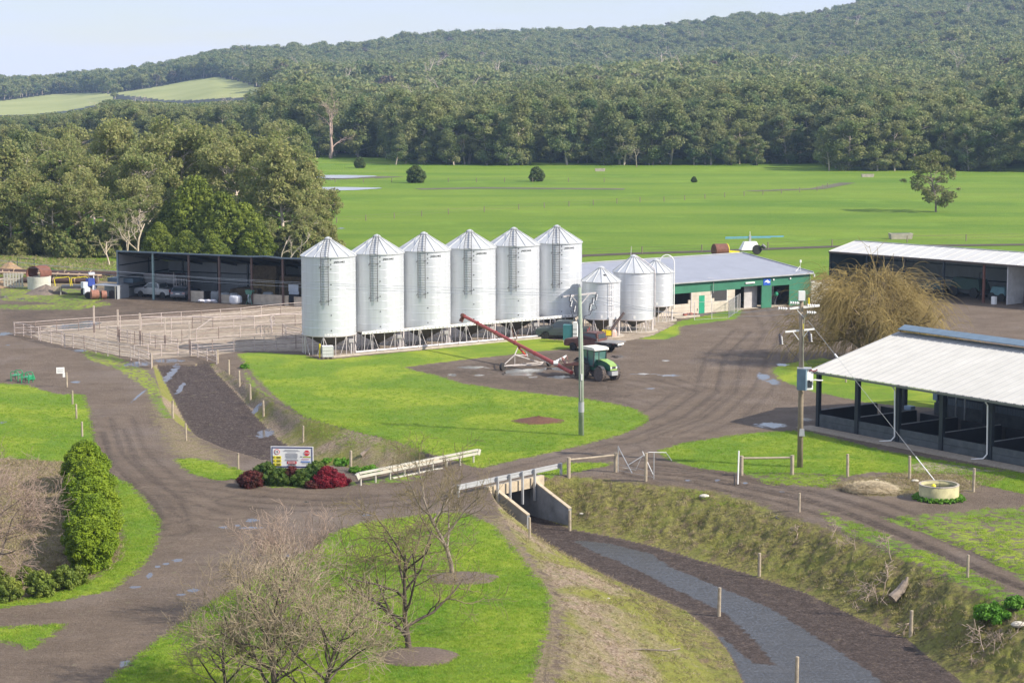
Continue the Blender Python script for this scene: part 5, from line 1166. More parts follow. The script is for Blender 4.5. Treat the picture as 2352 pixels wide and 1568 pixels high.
# wet timber posts at the race mouth
TIM = mat('weathered_timber', (.36, .30, .22), .85, 0, .25, 4, .3, 20); TIMD = mat('dark_timber', (.20, .16, .12), .9, 0, .3, 4)
def wood_post(u, v, h, label, r=.085, group='timber fence posts', cr=None, lean=0.0, pt=None):
    p = P(*(cr(u, v) if cr else (u, v))) if pt is None else pt
    m = MB(); m.path([(0, 0, -.25), (lean * .4, 0, h * .5), (lean, 0, h)], r, 9, rr=[r * 1.05, r, r * .94]); m.tube((lean, 0, h), (lean * 1.01, 0, h + .015), r * .94, r * .7, n=9)
    o = m.build('fence_post', TIM, None, loc=p); tag(o, label, 'fence post', group); return o
wood_post(1143, 1078, 1.3, 'stout timber post at the left gate of the race', .11, cr=CA); wood_post(1640, 1048, 1.25, 'stout timber post at the right gate of the race', .11, cr=CA)
RP = [(CA, 1725, 1137, 1.35, 'first fence post down the right side of the race, below the gate'), (CA, 1805, 1226, 1.4, 'second fence post down the right side of the race'), (CA, 1888, 1328, 1.35, 'third fence post down the right side of the race'), (CA, 1987, 1450, 1.3, 'fence post standing in a small puddle right of the race'), (CJ, 2285, 315, 1.25, 'fence post on the brown bank right of the race, above the sign'),
      (CJ, 1302, 134, 1.35, 'fence post on the left edge of the race beside blue puddles'), (CJ, 1403, 305, 1.25, 'fence post on the left edge of the race above the dry bank'), (CJ, 1795, 522, 1.1, 'fence post at the grass corner left of the shrubs'),
      (CI, 834, 380, 1.35, 'fence post behind the white rail, beside green weeds'),
      (CJ, 547, 30, 1.1, 'topmost fence post on the left lawn beside the drive'), (CJ, 577, 142, 1.15, 'middle fence post on the left lawn beside the drive'), (CJ, 620, 275, 1.1, 'lowest left lawn post, just above the hedge'),
      (CD, 1022, 878, 1.5, 'round post on the grass between the hitching rail and the straw'), (CD, 1490, 893, 1.5, 'round post beside the pale slab above the water tank'), (CD, 1970, 990, 1.5, 'round post behind the water tank, far right'), (CD, 657, 1143, 1.15, 'thin post between the track and the drain, near the half-buried hoop'),
      (CE, 356, 762, 1.35, 'post at the foot of the right drain bank, near the middle'), (CE, 1497, 1215, 1.35, 'post at the foot of the right drain bank, lower right'), (CE, 1927, 770, 1.2, 'post on top of the drain bank beside the track, far right'),
      (CE, 52, 1060, 1.55, 'post standing in the mud left of the slurry'), (CE, 636, 1600, 1.5, 'post rising from the slurry at the bottom edge'),
      (CH, 375, 1040, 1.25, 'post at the end of the left culvert wing wall'), (CH, 677, 980, 1.3, 'post at the end of the right culvert wing wall'), (CN, 766, 1408, 1.2, 'post on the grass behind the calf shed')]
for cr, x, y, h, lb in RP: wood_post(x, y, h, lb, cr=cr, lean=rnd.uniform(-.03, .03), r=.075 if h < 1.3 else .095)
# ================================================================== POWER POLES
PG = mat('copper_treated_pole', (.27, .32, .25), .8, 0, .15, 1.2, .2, 14); PB = mat('old_pole', (.26, .21, .15), .85, 0, .2, 2, .2, 14); INS = mat('porcelain', (.75, .74, .74), .25); INSD = mat('dark_fuse', (.05, .045, .06), .5)
b = PX(1335, 1000); Hh = 10.9
t = thing('power_pole', b, 0, 'tall green-tinted timber power pole on the middle lawn', 'power pole')
m = MB(); m.path([(0, 0, -.3), (-.02, 0, Hh * .5), (-.17, 0, Hh)], .2, 14, rr=[.205, .175, .13]); m.build('pole', PG, t, True)
MB().tube((-.005, 0, 1.75), (-.01, 0, 2.5), .215, .212, n=14).build('tin_sleeve', GREYM, t)
m = MB(); m.tube((-.16, 0, 9.9), (-.16, 0, 11.15), .055, n=7); m.build('pole_tip', GREYM, t)
m = MB(); m.beam((-1.35, -.16, 10.25), (1.05, .5, 10.45), .1, .12); m.build('crossarm', LEGM, t)
m = MB(); m.beam((-.7, -.1, 10.25), (-.15, 0, 9.6), .04, .05); m.beam((.55, .25, 10.4), (-.12, 0, 9.6), .04, .05); m.build('arm_brace', LEGM, t)
def insul(parent, p, d, n=4, r=.09, L_=.12, mt=INS, name='insulator'):
    d = Vector(d).normalized(); p = Vector(p); m = MB()
    for k in range(n): m.tube(p + d * (k * L_), p + d * (k * L_ + L_ * .5), r, r * .55, n=10)
    m.tube(p, p + d * (n * L_), r * .35, n=6); return m.build(name, mt, parent)
for x, y, z in ((-.85, -.1, 9.5), (-.6, 0, 9.1), (.75, .3, 9.6), (1.0, .5, 9.9), (.55, .2, 9.2), (-.9, -.2, 9.9)): insul(t, (x, y, z), (.15, 0, 1), 5, .085, .11, INSD, 'drop_out_fuse'); insul(t, (x + .06, y - .05, z + .05), (.2, 0, 1), 4, .06, .11)
m = MB(); m.path([(-.8, 0, 9.2), (-.6, -.1, 8.7), (-.3, -.15, 8.4), (-.15, -.15, 7.6)], .025, 5); m.path([(.8, .3, 9.3), (.6, .2, 8.9), (.2, 0, 8.8), (.1, -.1, 8.0)], .025, 5); m.path([(.9, .3, 9.9), (1.1, .4, 9.3), (.5, .1, 9.1)], .02, 5); m.build('cable_tail', INSD, t)
m = MB(); m.box((.02, -.2, 4.35), (.12, .1, .45)); m.build('meter_tag', WHITE, t); m = MB(); m.tube((-.06, -.19, 2.6), (-.12, -.16, 8.2), .02, n=5); m.build('conduit', LEGM, t)
b2 = PX(*CD(663, 808)); 
t2 = thing('power_pole', b2, 0, 'brown timber power pole with insulators and a grey switch box', 'power pole'); sc2 = (b2.x and FO * 1.0884 / 1) / b2.y
def h2(y): return (900 + 808 / 3.0154 - y) / ((900 + 808 / 3.0154 - 195) / 26)
yq = lambda y: 700 + y / 6.03
hq = lambda x, y: ((1920 + x / 6.03 - (1780 + 663 / 3.0154)) / ((900 + 808 / 3.0154 - 195) / 26), 0, h2(yq(y)))
tp_ = hq(450, 265)[2]
m = MB(); m.path([(0, 0, -.3), (-.03, 0, tp_ * .5), (-.09, 0, tp_)], .19, 14, rr=[.2, .17, .13]); m.build('pole', PB, t2, True)
a, b_ = hq(280, 392), hq(738, 355); m = MB(); m.beam((a[0], -.1, a[2]), (b_[0], .25, b_[2]), .13, .14); m.build('crossarm', WHITE, t2)
a, b_ = hq(220, 745), hq(668, 710); m = MB(); m.beam((a[0], -.15, a[2]), (b_[0], .2, b_[2]), .1, .11); m.build('lower_crossarm', WHITE, t2)
m = MB()
for (p, q) in (((395, 415), (490, 520)), ((340, 750), (428, 865)), ((570, 725), (505, 815))): a, b_ = hq(*p), hq(*q); m = MB(); m.beam((a[0], -.12, a[2]), (b_[0], -.12, b_[2]), .05, .05); m.build('arm_brace', WHITE, t2)
for (x, y, dx) in ((110, 385, 1), (285, 300, 1), (545, 340, 1), (540, 445, 1)):
    a = hq(x, y); m = insul(t2, (a[0], -.25, a[2]), (1, .1, -.06), 4, .115, .155)
for x, y in ((150, 850), (590, 810)):
    a = hq(x, y); insul(t2, (a[0], -.2, a[2] - .35), (-.12, 0, 1), 6, .12, .12, INSD, 'drop_out_fuse'); insul(t2, (a[0] + .12, -.22, a[2] - .35), (-.12, 0, 1), 4, .07, .14)
a = hq(460, 200); MB().box((a[0], -.1, a[2]), (.42, .35, .62)).build('top_box', WHITE, t2); a = hq(570, 270); MB().tube((a[0], 0, a[2] - .3), (a[0], 0, a[2] + .15), .05, n=6).build('yellow_guard', YEL, t2)
MB().tube((hq(490, 620)[0] , -.2, hq(490, 620)[2]), (hq(490, 700)[0], -.2, hq(490, 700)[2]), .05, n=6).build('yellow_guard', YEL, t2)
m = MB(); m.path([hq(545, 470), hq(500, 520), hq(492, 620), hq(490, 1100), hq(500, 1290)], .045, 6); m.xf(Matrix.Translation((0, -.2, 0))); m.build('riser_cable', mat('grey_green_cable', (.25, .25, .18), .7), t2)
a, b_ = hq(215, 900), hq(440, 1180); m = MB(); m.path([a, hq(300, 1050), b_], .018, 4); m.path([hq(525, 1130), hq(560, 1220), hq(640, 1270)], .018, 4); m.build('cable_tail', INSD, t2)
BXB = mat('blue_grey_box', (.13, .20, .25), .5); zb0, zb1 = h2(900 + 205 / 3.0154), h2(900 + 45 / 3.0154)
m = MB(); m.box((.02, -.42, (zb0 + zb1) / 2), (.62, .55, zb1 - zb0), R(-28)); m.build('switch_box', BXB, t2)
MB().box((.46, -.5, (zb0 + zb1) / 2), (.5, .06, zb1 - zb0 - .04), R(12)).build('box_door', WHITE, t2); MB().box((.48, -.56, zb0 + .42), (.3, .03, .5), R(12)).build('box_window', GLASS, t2); MB().box((.14, -.3, zb1 + .03), (.95, .7, .05), R(-8)).build('box_lid', GREYM, t2)
m = MB()
for k in range(5): m.box((.45 + .12 * k, -.5 - .03 * (k % 2), zb1 - .12 + .05 * sin(k * 2)), (.1, .1, .09))
m.build('red_clamps', mat('dark_red_clamp', (.28, .04, .06), .5), t2)
m = MB(); m.path([(.5, -.6, zb0 + .62), (.8, -.62, zb0 + .7), (1.1, -.6, zb0 + .66), (1.35, -.6, zb0 + .66)], .05, 6); m.build('cable_socket', WHITE, t2)
MB().box((.06, -.2, 2.42), (.36, .1, .48), 0, taper=.85).build('name_tag', GREYM, t2)
# stay wire down to the ground by the tank
ga = b2 + Vector(hq(560, 570)); gb = P(*CD(1722, 962)); gm = ga.lerp(gb, .82)
t = MB().path([ga, gm], .014, 4).v and thing('stay_wire', gb, 0, 'steel stay wire running from the brown pole to the ground by the water tank', 'wire')
MB().tube(ga, gm, .014, n=4).build('wire', GREYM, t, world=True); MB().tube(gm, gb, .035, n=6).build('wire_guard', WHITE, t, world=True); p = ga.lerp(gb, .21); q = ga.lerp(gb, .235); MB().tube(p, q, .06, n=8).build('strain_insulator', INS, t, world=True)
# overhead lines between the poles and away
tpz = b + Vector((-.16, 0, 10.3))
def sag(a, b, s, n=12): return [a.lerp(b, i / n) - Vector((0, 0, s * 4 * (i / n) * (1 - i / n))) for i in range(n + 1)]
for i, (dx, dz) in enumerate(((-1.2, 0), (0, .4), (1.0, .1))):
    a = tpz + Vector((dx, .1 * i, dz)); far = Vector((-88 + dx, 236 + i, 9.4)); m = MB(); m.path(sag(a, far, 1.6), .012, 3)
    o = m.build('power_line', GREYM, None); tag(o, ['thin power line running left from the pole, lowest in front of the hay shed', 'thin power line running left from the pole top', 'thin power line running left from the right arm end'][i], 'wire', 'power lines to the left')
for i, (x, y) in enumerate(((285, 385), (120, 385), (600, 445))):
    a = b2 + Vector(hq(x, y)); c = tpz + Vector((-1.1 + i * 1.0, 0, .0)); m = MB(); m.path(sag(a, c, .8), .010, 3); o = m.build('power_line', GREYM, None); tag(o, ['power line between the two poles, left strand', 'power line between the two poles, middle strand', 'power line between the two poles, right strand'][i], 'wire', 'power lines between the poles')
# ================================================================== FARM SIGN AND SHRUB BED
sb = PX(*CI(395, 470)); sw, sh = 2.78, 1.42
zs = (CI(0, 470)[1] - CI(0, 358)[1]) / ((CI(0, 470)[1] - VH) / HC) 
t = thing('farm_sign', sb, R(-4), 'white farm notice board with blue border, 15 limit and STOP symbol', 'sign')
MB().box((0, .03, zs + sh / 2), (sw, .04, sh)).build('board', WHITE, t)
nb = mat('navy_paint', (.03, .035, .16), .4); z0 = zs + .06; z1 = zs + sh - .05
for (c, d) in (((0, -.0, z0 + .03), (sw - .12, .012, .07)), ((0, -.0, z1 - .03), (sw - .12, .012, .07)), ((-sw / 2 + .09, -.0, zs + sh / 2), (.06, .012, sh - .26)), ((sw / 2 - .09, -.0, zs + sh / 2), (.06, .012, sh - .26))): MB().box(c, d).build('border', nb, t)
for s in (-1, 1): MB().box((s * 1.1, .1, (zs + .2) / 2), (.1, .1, zs + .2)).build('leg', TIM, t)
SRED = mat('sign_red', (.60, .02, .03), .4); SYE = mat('sign_yellow', (.80, .68, .03), .4); SGR = mat('sign_grey_print', (.30, .30, .33), .6)
sx = lambda x: (x - 700) / 985 * sw; sz = lambda y: zs + (770 - y) / 520 * sh
def disc(x, y, r, mt, nm, off=-.002, n=24, a0=0):
    m = MB(); m.tube((sx(x), off, sz(y)), (sx(x), off - .008, sz(y)), r, n=n); return m.build(nm, mt, t)
disc(350, 382, .185, SRED, 'limit_ring', .004); disc(350, 382, .145, WHITE, 'limit_face', -.006)
def put_text(s_, x, y, size, mt, nm='lettering', off=-.022, sxx=1.0):
    v, f = text_geo(s_, size); m = MB(); m.add([(sx(x) + p[0] * sxx, off, sz(y) + p[1]) for p in v], f); return m.build(nm, mt, t)
put_text('15', 350, 382, .2, INK); m = MB(); m.tube((0, -.001, 0), (0, -.01, 0), .19, n=8); m.xf(Matrix.Translation((sx(1043), 0, sz(403))) @ Matrix.Rotation(PI / 8, 4, 'Y')); m.build('stop_octagon', SRED, t)
put_text('STOP', 1043, 403, .135, WHITE)
for y in (515, 600, 685): MB().box((sx(353), -.0, sz(y)), (.54, .012, .19)).build('yellow_panel', SYE, t)
for y in (515, 600, 685):
    m = MB(); m.box((sx(280), -.012, sz(y)), (.07, .01, .08)); m.box((sx(385), -.012, sz(y) + .03), (.26, .01, .035)); m.box((sx(385), -.012, sz(y) - .035), (.22, .01, .03)); m.build('symbol', INK, t)
m = MB()
for k, (y, w_) in enumerate(((335, .9), (360, 1.1), (393, .6), (425, .8), (445, .82), (468, .8), (490, .84), (512, .78), (535, .74), (565, .84), (585, .88))): m.box((sx(690), -.0, sz(y)), (w_, .01, .022))
m.build('print_lines', SGR, t)['kind'] = 'stuff'
MB().box((sx(692), -.0, sz(635)), (.62, .012, .17)).build('danger_panel', SRED, t); MB().box((sx(692), -.0, sz(612)), (.6, .02, .02)).build('danger_edge', INK, t); put_text('DANGER', 692, 635, .12, WHITE)
m = MB(); m.box((sx(695), -.0, sz(685)), (.5, .01, .04)); m.box((sx(690), -.0, sz(720)), (.62, .01, .04)); m.build('bold_print', INK, t)['kind'] = 'stuff'
m = MB(); m.box((sx(910), -.0, sz(490)), (.1, .01, .05), 0); m.build('emblem', INK, t); MB().box((sx(1040), -.0, sz(497)), (.5, .01, .07)).build('logo_strip', mat('olive_print', (.45, .45, .05), .5), t); MB().box((sx(1005), -.0, sz(553)), (.48, .01, .05)).build('logo_strip', mat('pink_print', (.6, .3, .38), .5), t); MB().box((sx(1010), -.0, sz(612)), (.6, .01, .09)).build('logo_strip', mat('blue_print', (.15, .25, .55), .5), t); MB().box((sx(1015), -.0, sz(650)), (.5, .01, .02)).build('logo_strip', SGR, t)
# small notice by the drive
p = P(*CA(505, 1228)); t = thing('notice_post', p, R(8), 'small white notice board leaning on a timber post by the left drive', 'sign')
MB().tube((0, 0, -.1), (-.02, 0, 1.25), .085, n=9).build('post', TIM, t); MB().box((-.5, -.1, 1.45), (.68, .03, .52), R(6)).build('board', WHITE, t); MB().box((-.22, -.12, 1.05), (.2, .03, .36)).build('small_board', WHITE, t)
m = MB(); 
for k in range(3): m.box((-.5, -.125, 1.33 + .11 * k), (.5, .012, .03), R(6))
m.build('print_lines', SGR, t)['kind'] = 'stuff'
# ================================================================== BRIDGE, RAILS, CULVERT
RW = mat('white_rail', (.46, .44, .37), .6, 0, .12, 2); GRL = mat('galv_rail', (.50, .51, .52), .45, .45, .1, 2)
a = P(*CI(910, 492)) ; b_ = P(*CI(1760, 318)); a.z = b_.z = 0
r1 = thing('guard_rail', a, 0, 'cream painted timber guard rail on the far side of the bridge', 'guard rail')
d = (b_ - a).normalized(); n_ = Vector((d.y, -d.x, 0)); L_ = (b_ - a).length
a2 = a - d * .25; b3 = b_ + d * .3
for z, hh, w_ in ((.62, .17, .1), (.86, .13, .14)): MB().beam(a2 + Vector((0, 0, z)) + n_ * .1, b3 + Vector((0, 0, z)) + n_ * .1, w_, hh).build('rail', RW, r1, world=True)
m = MB(); m.beam(a2 + Vector((0, 0, .62)) + n_ * .1 - d * .22, a2 + Vector((0, 0, .74)) + n_ * .1, .16, .4); m.build('rail_end', RW, r1, world=True); m = MB(); m.beam(b3 + Vector((0, 0, .74)) + n_ * .1, b3 + Vector((0, 0, .66)) + n_ * .1 + d * .22, .16, .4); m.build('rail_end', RW, r1, world=True)
for k in range(9): p = a.lerp(b_, k / 8); MB().box(p + Vector((0, 0, .35)), (.09, .09, .85), math.atan2(d.y, d.x)).build('post', RW, r1, world=True)
MB().beam(a.lerp(b_, .28) - n_ * .1 + Vector((0, 0, .03)), a.lerp(b_, .72) - n_ * .1 + Vector((0, 0, .03)), .16, .12).build('kerb', RW, r1, world=True)
a = Vector((-3.35, 127.8, 0)); b_ = Vector((3.3, 135.3, 0)); d = (b_ - a).normalized(); n_ = Vector((d.y, -d.x, 0))
r2 = thing('guard_rail', a, 0, 'galvanised steel guard rail on the near side of the bridge', 'guard rail')
for z in (.50, .70):
    m = MB(); m.beam(a + Vector((0, 0, z)) - n_ * .12, b_ + Vector((0, 0, z)) - n_ * .12, .05, .13); m.build('rail_wave', GRL, r2, world=True)
m = MB(); m.beam(a + Vector((0, 0, .6)) - n_ * .14, b_ + Vector((0, 0, .6)) - n_ * .14, .02, .3); m.build('rail_web', GRL, r2, world=True)
for k, (f, drop) in enumerate(((0, .9), (.36, 1.3), (.48, 1.35), (.60, 1.35), (.72, 1.3), (.99, .3))):
    p = a.lerp(b_, f); MB().box(p + Vector((0, 0, .8 - (drop + .8) / 2)) + n_ * (.05 if drop > 1 else 0), (.1, .16, drop + .8), math.atan2(d.y, d.x)).build('post', GRL, r2, world=True); MB().box(p + Vector((0, 0, .6)) - n_ * .04, (.1, .16, .3), math.atan2(d.y, d.x)).build('block', RW if k == 0 else GRL, r2, world=True)
# deck with concrete beams
BRS = mat('bridge_concrete', (.46, .38, .27), .85, 0, .25, 2, .3, 12); CULV = mat('stained_concrete', (.19, .195, .20), .85, 0, .35, .8, .3, 8)
uw = Vector((-.742, .67, 0)); fr = Vector((.67, .742, 0))   # through the underpass, along the road edge
o_ = Vector((0, 132.55, 0))                                # middle of the opening
BR = thing('culvert', o_, 0, 'concrete cattle underpass with wing walls below the road', 'culvert')
def bq(along, thru, z): return o_ + fr * along + uw * thru + Vector((0, 0, z))
def slab(a0, a1, t0, t1, z0, z1, name, mt):
    m = MB(); v = [bq(a, t_, z) for z in (z0, z1) for a, t_ in ((a0, t0), (a1, t0), (a1, t1), (a0, t1))]
    m.add(v, [(0, 3, 2, 1), (4, 5, 6, 7), (0, 1, 5, 4), (1, 2, 6, 5), (2, 3, 7, 6), (3, 0, 4, 7)]); return m.build(name, mt, BR, world=True)
slab(-2.15, 2.15, -.25, 9.4, -.42, -.02, 'deck', BRS)
slab(-2.7, 2.7, -.42, -.02, -.5, .16, 'headwall', BRS); slab(-2.7, 2.7, 9.15, 9.5, -.5, .16, 'headwall', BRS)
slab(-2.12, -1.86, 0, 9.2, -2.6, -.42, 'side_wall', CULV); slab(1.86, 2.12, 0, 9.2, -2.6, -.42, 'side_wall', CULV)
wl0 = [(bq(-1.86, 0, 0), Vector((1.03, 128.35, 0))), (bq(1.86, 0, 0), Vector((3.7, 130.35, 0)))]
for i, (p, q) in enumerate(wl0):
    dd = (q - p).normalized(); nn = Vector((dd.y, -dd.x, 0)) * .11
    m = MB(); v = []
    for s in (-1, 1): v += [p + nn * s + Vector((0, 0, -2.8)), q + nn * s + Vector((0, 0, -2.8)), q + nn * s + Vector((0, 0, -1.25)), p + nn * s + Vector((0, 0, .02))]
    m.add(v, [(0, 1, 2, 3), (7, 6, 5, 4), (0, 4, 5, 1), (1, 5, 6, 2), (2, 6, 7, 3), (3, 7, 4, 0)]); m.build('wing_wall', CULV, BR, world=True)
    m = MB(); m.beam(p + Vector((0, 0, .05)), q + Vector((0, 0, -1.22)), .26, .07); m.build('coping', BRS, BR, world=True)
dk = thing('bridge_road', o_, 0); COL.objects.unlink(dk); bpy.data.objects.remove(dk)
gx = np.linspace(-3.2, 3.2, 26); gy = np.linspace(.0, 9.1, 36)
vv_ = np.array([tuple(bq(p, q, .012 + .05 * (1 - abs(p) / 3.2) * 0)) for q in gy for p in gx]); idx = np.arange(len(vv_)).reshape(36, 26)
me = geo('bridge_road', vv_, np.stack([idx[:-1, :-1], idx[:-1, 1:], idx[1:, 1:], idx[1:, :-1]], -1).reshape(-1, 4), LAND, True)
cvr = cover(vv_[:, 0], vv_[:, 1], vv_[:, 2]); 
for k_ in ('bk', 'mu', 'sd'): cvr[k_] = np.zeros(len(vv_))
cvr['sl'] = np.full(len(vv_), -3.0); cvr['gr'] = np.full(len(vv_), -3.0); attrs(me, cvr); tag(link('bridge_road', me), kind='structure')
# timber hitching rails and the wire gate
def rail2(u1, v1, u2, v2, h, label, cr):
    a = P(*cr(u1, v1)); b_ = P(*cr(u2, v2)); t = thing('timber_rail', a, 0, label, 'fence')
    for p in (a, b_): MB().path([p - Vector((0, 0, .3)), p + Vector((0, 0, h))], .13, 10).build('post', TIM, t, world=True)
    MB().path([a + Vector((0, 0, h * .88)), a.lerp(b_, .5) + Vector((0, 0, h * .87)), b_ + Vector((0, 0, h * .88))], .07, 8).build('rail', TIM, t, world=True); return t
rail2(668, 575, 1022, 540, 1.3, 'timber strainer rail at the near end of the steel guard rail', CH)
rail2(1970, 565, 2352, 560, 1.3, 'timber strainer rail on the grass left of the brown pole', CH)
gp = P(*CH(1250, 608)); t = thing('wire_gate', gp, 0, 'bent wire and pipe gate hanging at the drain corner', 'gate')
MB().path([gp - Vector((0, 0, .3)), gp + Vector((0, 0, 1.85))], .1, 9).build('post', TIM, t, world=True)
m = MB(); A_ = P(*CH(1040, 540)); B_ = P(*CH(1310, 595)); 
for p in (A_, B_): m.tube(p, p + Vector((0, 0, 1.75)), .03, n=5)
m.tube(A_ + Vector((0, 0, 1.7)), A_.lerp(B_, .4) + Vector((0, 0, .1)), .03, n=5); m.tube(B_ + Vector((0, 0, .2)), A_.lerp(B_, .68) + Vector((0, 0, 1.7)), .03, n=5)
for z in (.12, .5): m.tube(A_ + Vector((0, 0, z)), B_ + Vector((0, 0, z)), .012, n=4)
m.path([A_ + Vector((.8, 2, .1)), A_ + Vector((2.2, 2.4, .9)), A_ + Vector((3.4, 2.8, .8)), A_ + Vector((3.8, 3, .2))], .03, 5); m.path([A_ + Vector((.3, 0, .3)), A_ + Vector((1.2, .2, .1)), A_ + Vector((1.6, .3, 1.0))], .015, 4); m.build('gate_pipes', GREYM, t, world=True)['kind'] = 'stuff'
# leaning pipe beside the second rail
p = P(*CH(1943, 632)); o = MB().tube((0, 0, 0), (.06, .2, 2.15), .05, n=7).build('steel_pipe', WHITE, None, loc=p); tag(o, 'white steel pipe leaning against the strainer rail', 'pipe')
p = P(*CH(1918, 640)); o = MB().tube((0, 0, 0), (-.02, 0, .75), .04, n=6).build('iron_stake', DARKS, None, loc=p); tag(o, 'short dark iron stake beside the white pipe', 'stake')
# ================================================================== WATER TANK, STRAW, HOOP, LOG
wp = PX(*CD(1709, 1045)); TANK = mat('lichen_concrete', (.40, .37, .20), .85, 0, .25, 1.5, .3, 10)
t = thing('water_trough', wp, 0, 'round concrete water trough with a yellow float', 'water trough')
MB().lathe([(1.23, -.1), (1.23, .92), (1.12, .94), (1.1, .2), (.01, .2)], 48, cap=False).build('tank_wall', TANK, t, True)
MB().lathe([(.01, .76), (1.11, .76)], 40, cap=False).build('water', glassmat('dark_water', (.015, .02, .012), .03), t)
MB().ball((-.33, .05, .80), .145, 14).build('float', mat('yellow_float', (.85, .75, .02), .4), t, True)
MB().lathe([(1.24, .90), (1.24, .96), (1.11, .96)], 48, cap=False).build('rim', CONCM, t)
p = P(*CD(505, 1190)); o = thing('buried_hoop', p, 0, 'black ring half buried in the drain bank', 'hoop'); m = MB(); m.path([(.75 * cos(a) + .6, .45 * sin(a) + .2, .1 * sin(a)) for a in np.linspace(PI * .55, PI * 1.75, 14)], .05, 6); m.build('ring', DARKS, o)
STR = mat('straw', (.52, .43, .28), .9, 0, .3, 5)
def tuft_heap(name, c, rx, ry, h, n, mt, label, cat, ln=.35, core=None, seed=1, kind=None):
    r_ = random.Random(seed); m = MB()
    if core: m.ball((0, 0, h * .15), 1, 14, sq=(rx * .9, ry * .9, h * .7))
    for _ in range(n):
        a = r_.uniform(0, 2 * PI); q = math.sqrt(r_.random()); x, y = rx * q * cos(a), ry * q * sin(a); z = h * math.sqrt(max(0, 1 - q * q)) * r_.uniform(.75, 1.05)
        b_ = r_.uniform(0, 2 * PI); l = ln * r_.uniform(.5, 1.2); w_ = .035
        dx, dy, dz = cos(b_) * l, sin(b_) * l, r_.uniform(-.25, .3) * l; m.add([(x, y, z), (x + w_ * -sin(b_), y + w_ * cos(b_), z + .01), (x + dx, y + dy, z + dz)], [(0, 1, 2)])
    o = m.build(name, mt, None, loc=c); tag(o, label, cat); return o
tuft_heap('straw_heap', P(*CD(1190, 985)), 1.75, 1.3, .55, 2600, STR, 'flattened pale straw heap beside the water trough', 'straw', .55, True, 3)
m = MB(); m.path([(-.55, -.2, -.15), (-.1, 0, .25), (.2, .1, .75)], .22, 9, rr=[.3, .24, .14]); m.path([(0, 0, .1), (.25, .3, .5), (.35, .4, .9)], .12, 7, rr=[.17, .12, .07]); p = P(*CE(1430, 900)); o = m.build('stump', mat('grey_stump', (.26, .21, .17), .9, 0, .3, 4, .4, 15), None, loc=p); tag(o, 'grey broken stump sticking out of the drain bank', 'stump')
p = P(*CI(945, 262)); m = MB(); m.path([(-.3, 0, 0), (.0, .1, .25), (.35, .1, .55)], .1, 7, rr=[.16, .1, .04]); o = m.build('stump', MATS['grey_stump'], None, loc=p); tag(o, 'small pale stump on the dark bank behind the white rail', 'stump')
for i, (cr, x, y, s_, lb) in enumerate(((CH, 770, 862, .16, 'pale stone on the bank right of the culvert'), (CH, 1690, 730, .25, 'pale flat stone on top of the drain bank'), (CE, 2310, 1135, .3, 'pale block at the right edge above dry brush'), (CD, 1240, 905, .12, 'small stone near the straw heap'), (CF, 1270, 930, .07, 'tiny white stone on the near bank'), (CD, 1530, 915, .2, 'flat pale stone right of the round post'))):
    m = MB(); m.ball((0, 0, s_ * .3), s_, 8, sq=(1.3, 1, .5)); o = m.build('stone', mat('pale_stone', (.5, .46, .38), .8), None, loc=P(*cr(x, y))); tag(o, lb, 'stone')
m = MB(); m.path([(-1.5, 0, .06), (-.4, .1, .1), (.8, -.1, .08), (1.4, .2, .1)], .04, 5); o = m.build('branch', MATS['grey_stump'], None, loc=P(*CF(1590, 1330))); tag(o, 'bleached fallen stick on the near bank', 'branch')
# ================================================================== YARD CLUTTER ON THE LEFT
def GLp(x, y): return P(*CL(x, y))
t = thing('rusty_half_pipe', GLp(770, 640), R(-6), 'rust-red curved steel shell standing on the concrete well ring', 'pipe')
z0 = 1.55; m = MB(); n = 18; v = []
for y in (-.9, .9):
    for rr_ in (1.0, .93):
        for i in range(n + 1): a = PI * (-.12 + 1.24 * i / n); v.append((rr_ * cos(a) * .95 + (y * .45), y, z0 + .35 + rr_ * sin(a)))
k = n + 1; f = []
for i in range(n): f += [(i, i + 1, 2 * k + i + 1, 2 * k + i), (k + i + 1, k + i, 3 * k + i, 3 * k + i + 1), (i + 1, i, k + i, k + i + 1), (2 * k + i, 2 * k + i + 1, 3 * k + i + 1, 3 * k + i)]
m.add(v, f); m.build('shell', RUST, t)
t = thing('well_ring', GLp(770, 640), 0, 'pale concrete well ring in two courses under the rusty shell', 'concrete ring')
for k, (h0, h1) in enumerate(((0, .78), (.8, 1.55))): MB().lathe([(1.42, h0), (1.42 + .05 * k, h1), (1.25, h1), (1.25, h0)], 36, cap=False).build('ring', mat('pale_concrete', (.55, .54, .47), .8), t)
def heap(name, p, rx, ry, h, mt, label, cat, s=1):
    m = MB(); n = 22; rings = 7; v = []
    for j in range(rings):
        q = 1 - j / (rings - 1)
        for i in range(n):
            a = 2 * PI * i / n; w_ = 1 + .22 * (mnoise.noise(Vector((cos(a) * 1.7 + s, sin(a) * 1.7, j * .35)))); v.append((rx * q * w_ * cos(a), ry * q * w_ * sin(a), h * (1 - q) ** .9 * (1 + .25 * mnoise.noise(Vector((cos(a) * 3, sin(a) * 3 + s, j)))) - .03))
    m.add(v, [(j * n + i, j * n + (i + 1) % n, (j + 1) * n + (i + 1) % n, (j + 1) * n + i) for j in range(rings - 1) for i in range(n)]); o = m.build(name, mt, None, True, loc=p); tag(o, label, cat); return o
heap('dirt_heap', GLp(900, 735), 2.7, 2.0, 1.1, mat('grey_spoil', (.19, .15, .12), .95, 0, .3, 5, .8, 25), 'grey-brown spoil heap in front of the concrete ring', 'heap', 1)
heap('dirt_heap', GLp(190, 320), 2.2, 2.4, 1.5, mat('tan_spoil', (.30, .20, .11), .95, 0, .3, 5, .8, 25), 'tan earth heap behind the long pipes, far left', 'heap', 4)
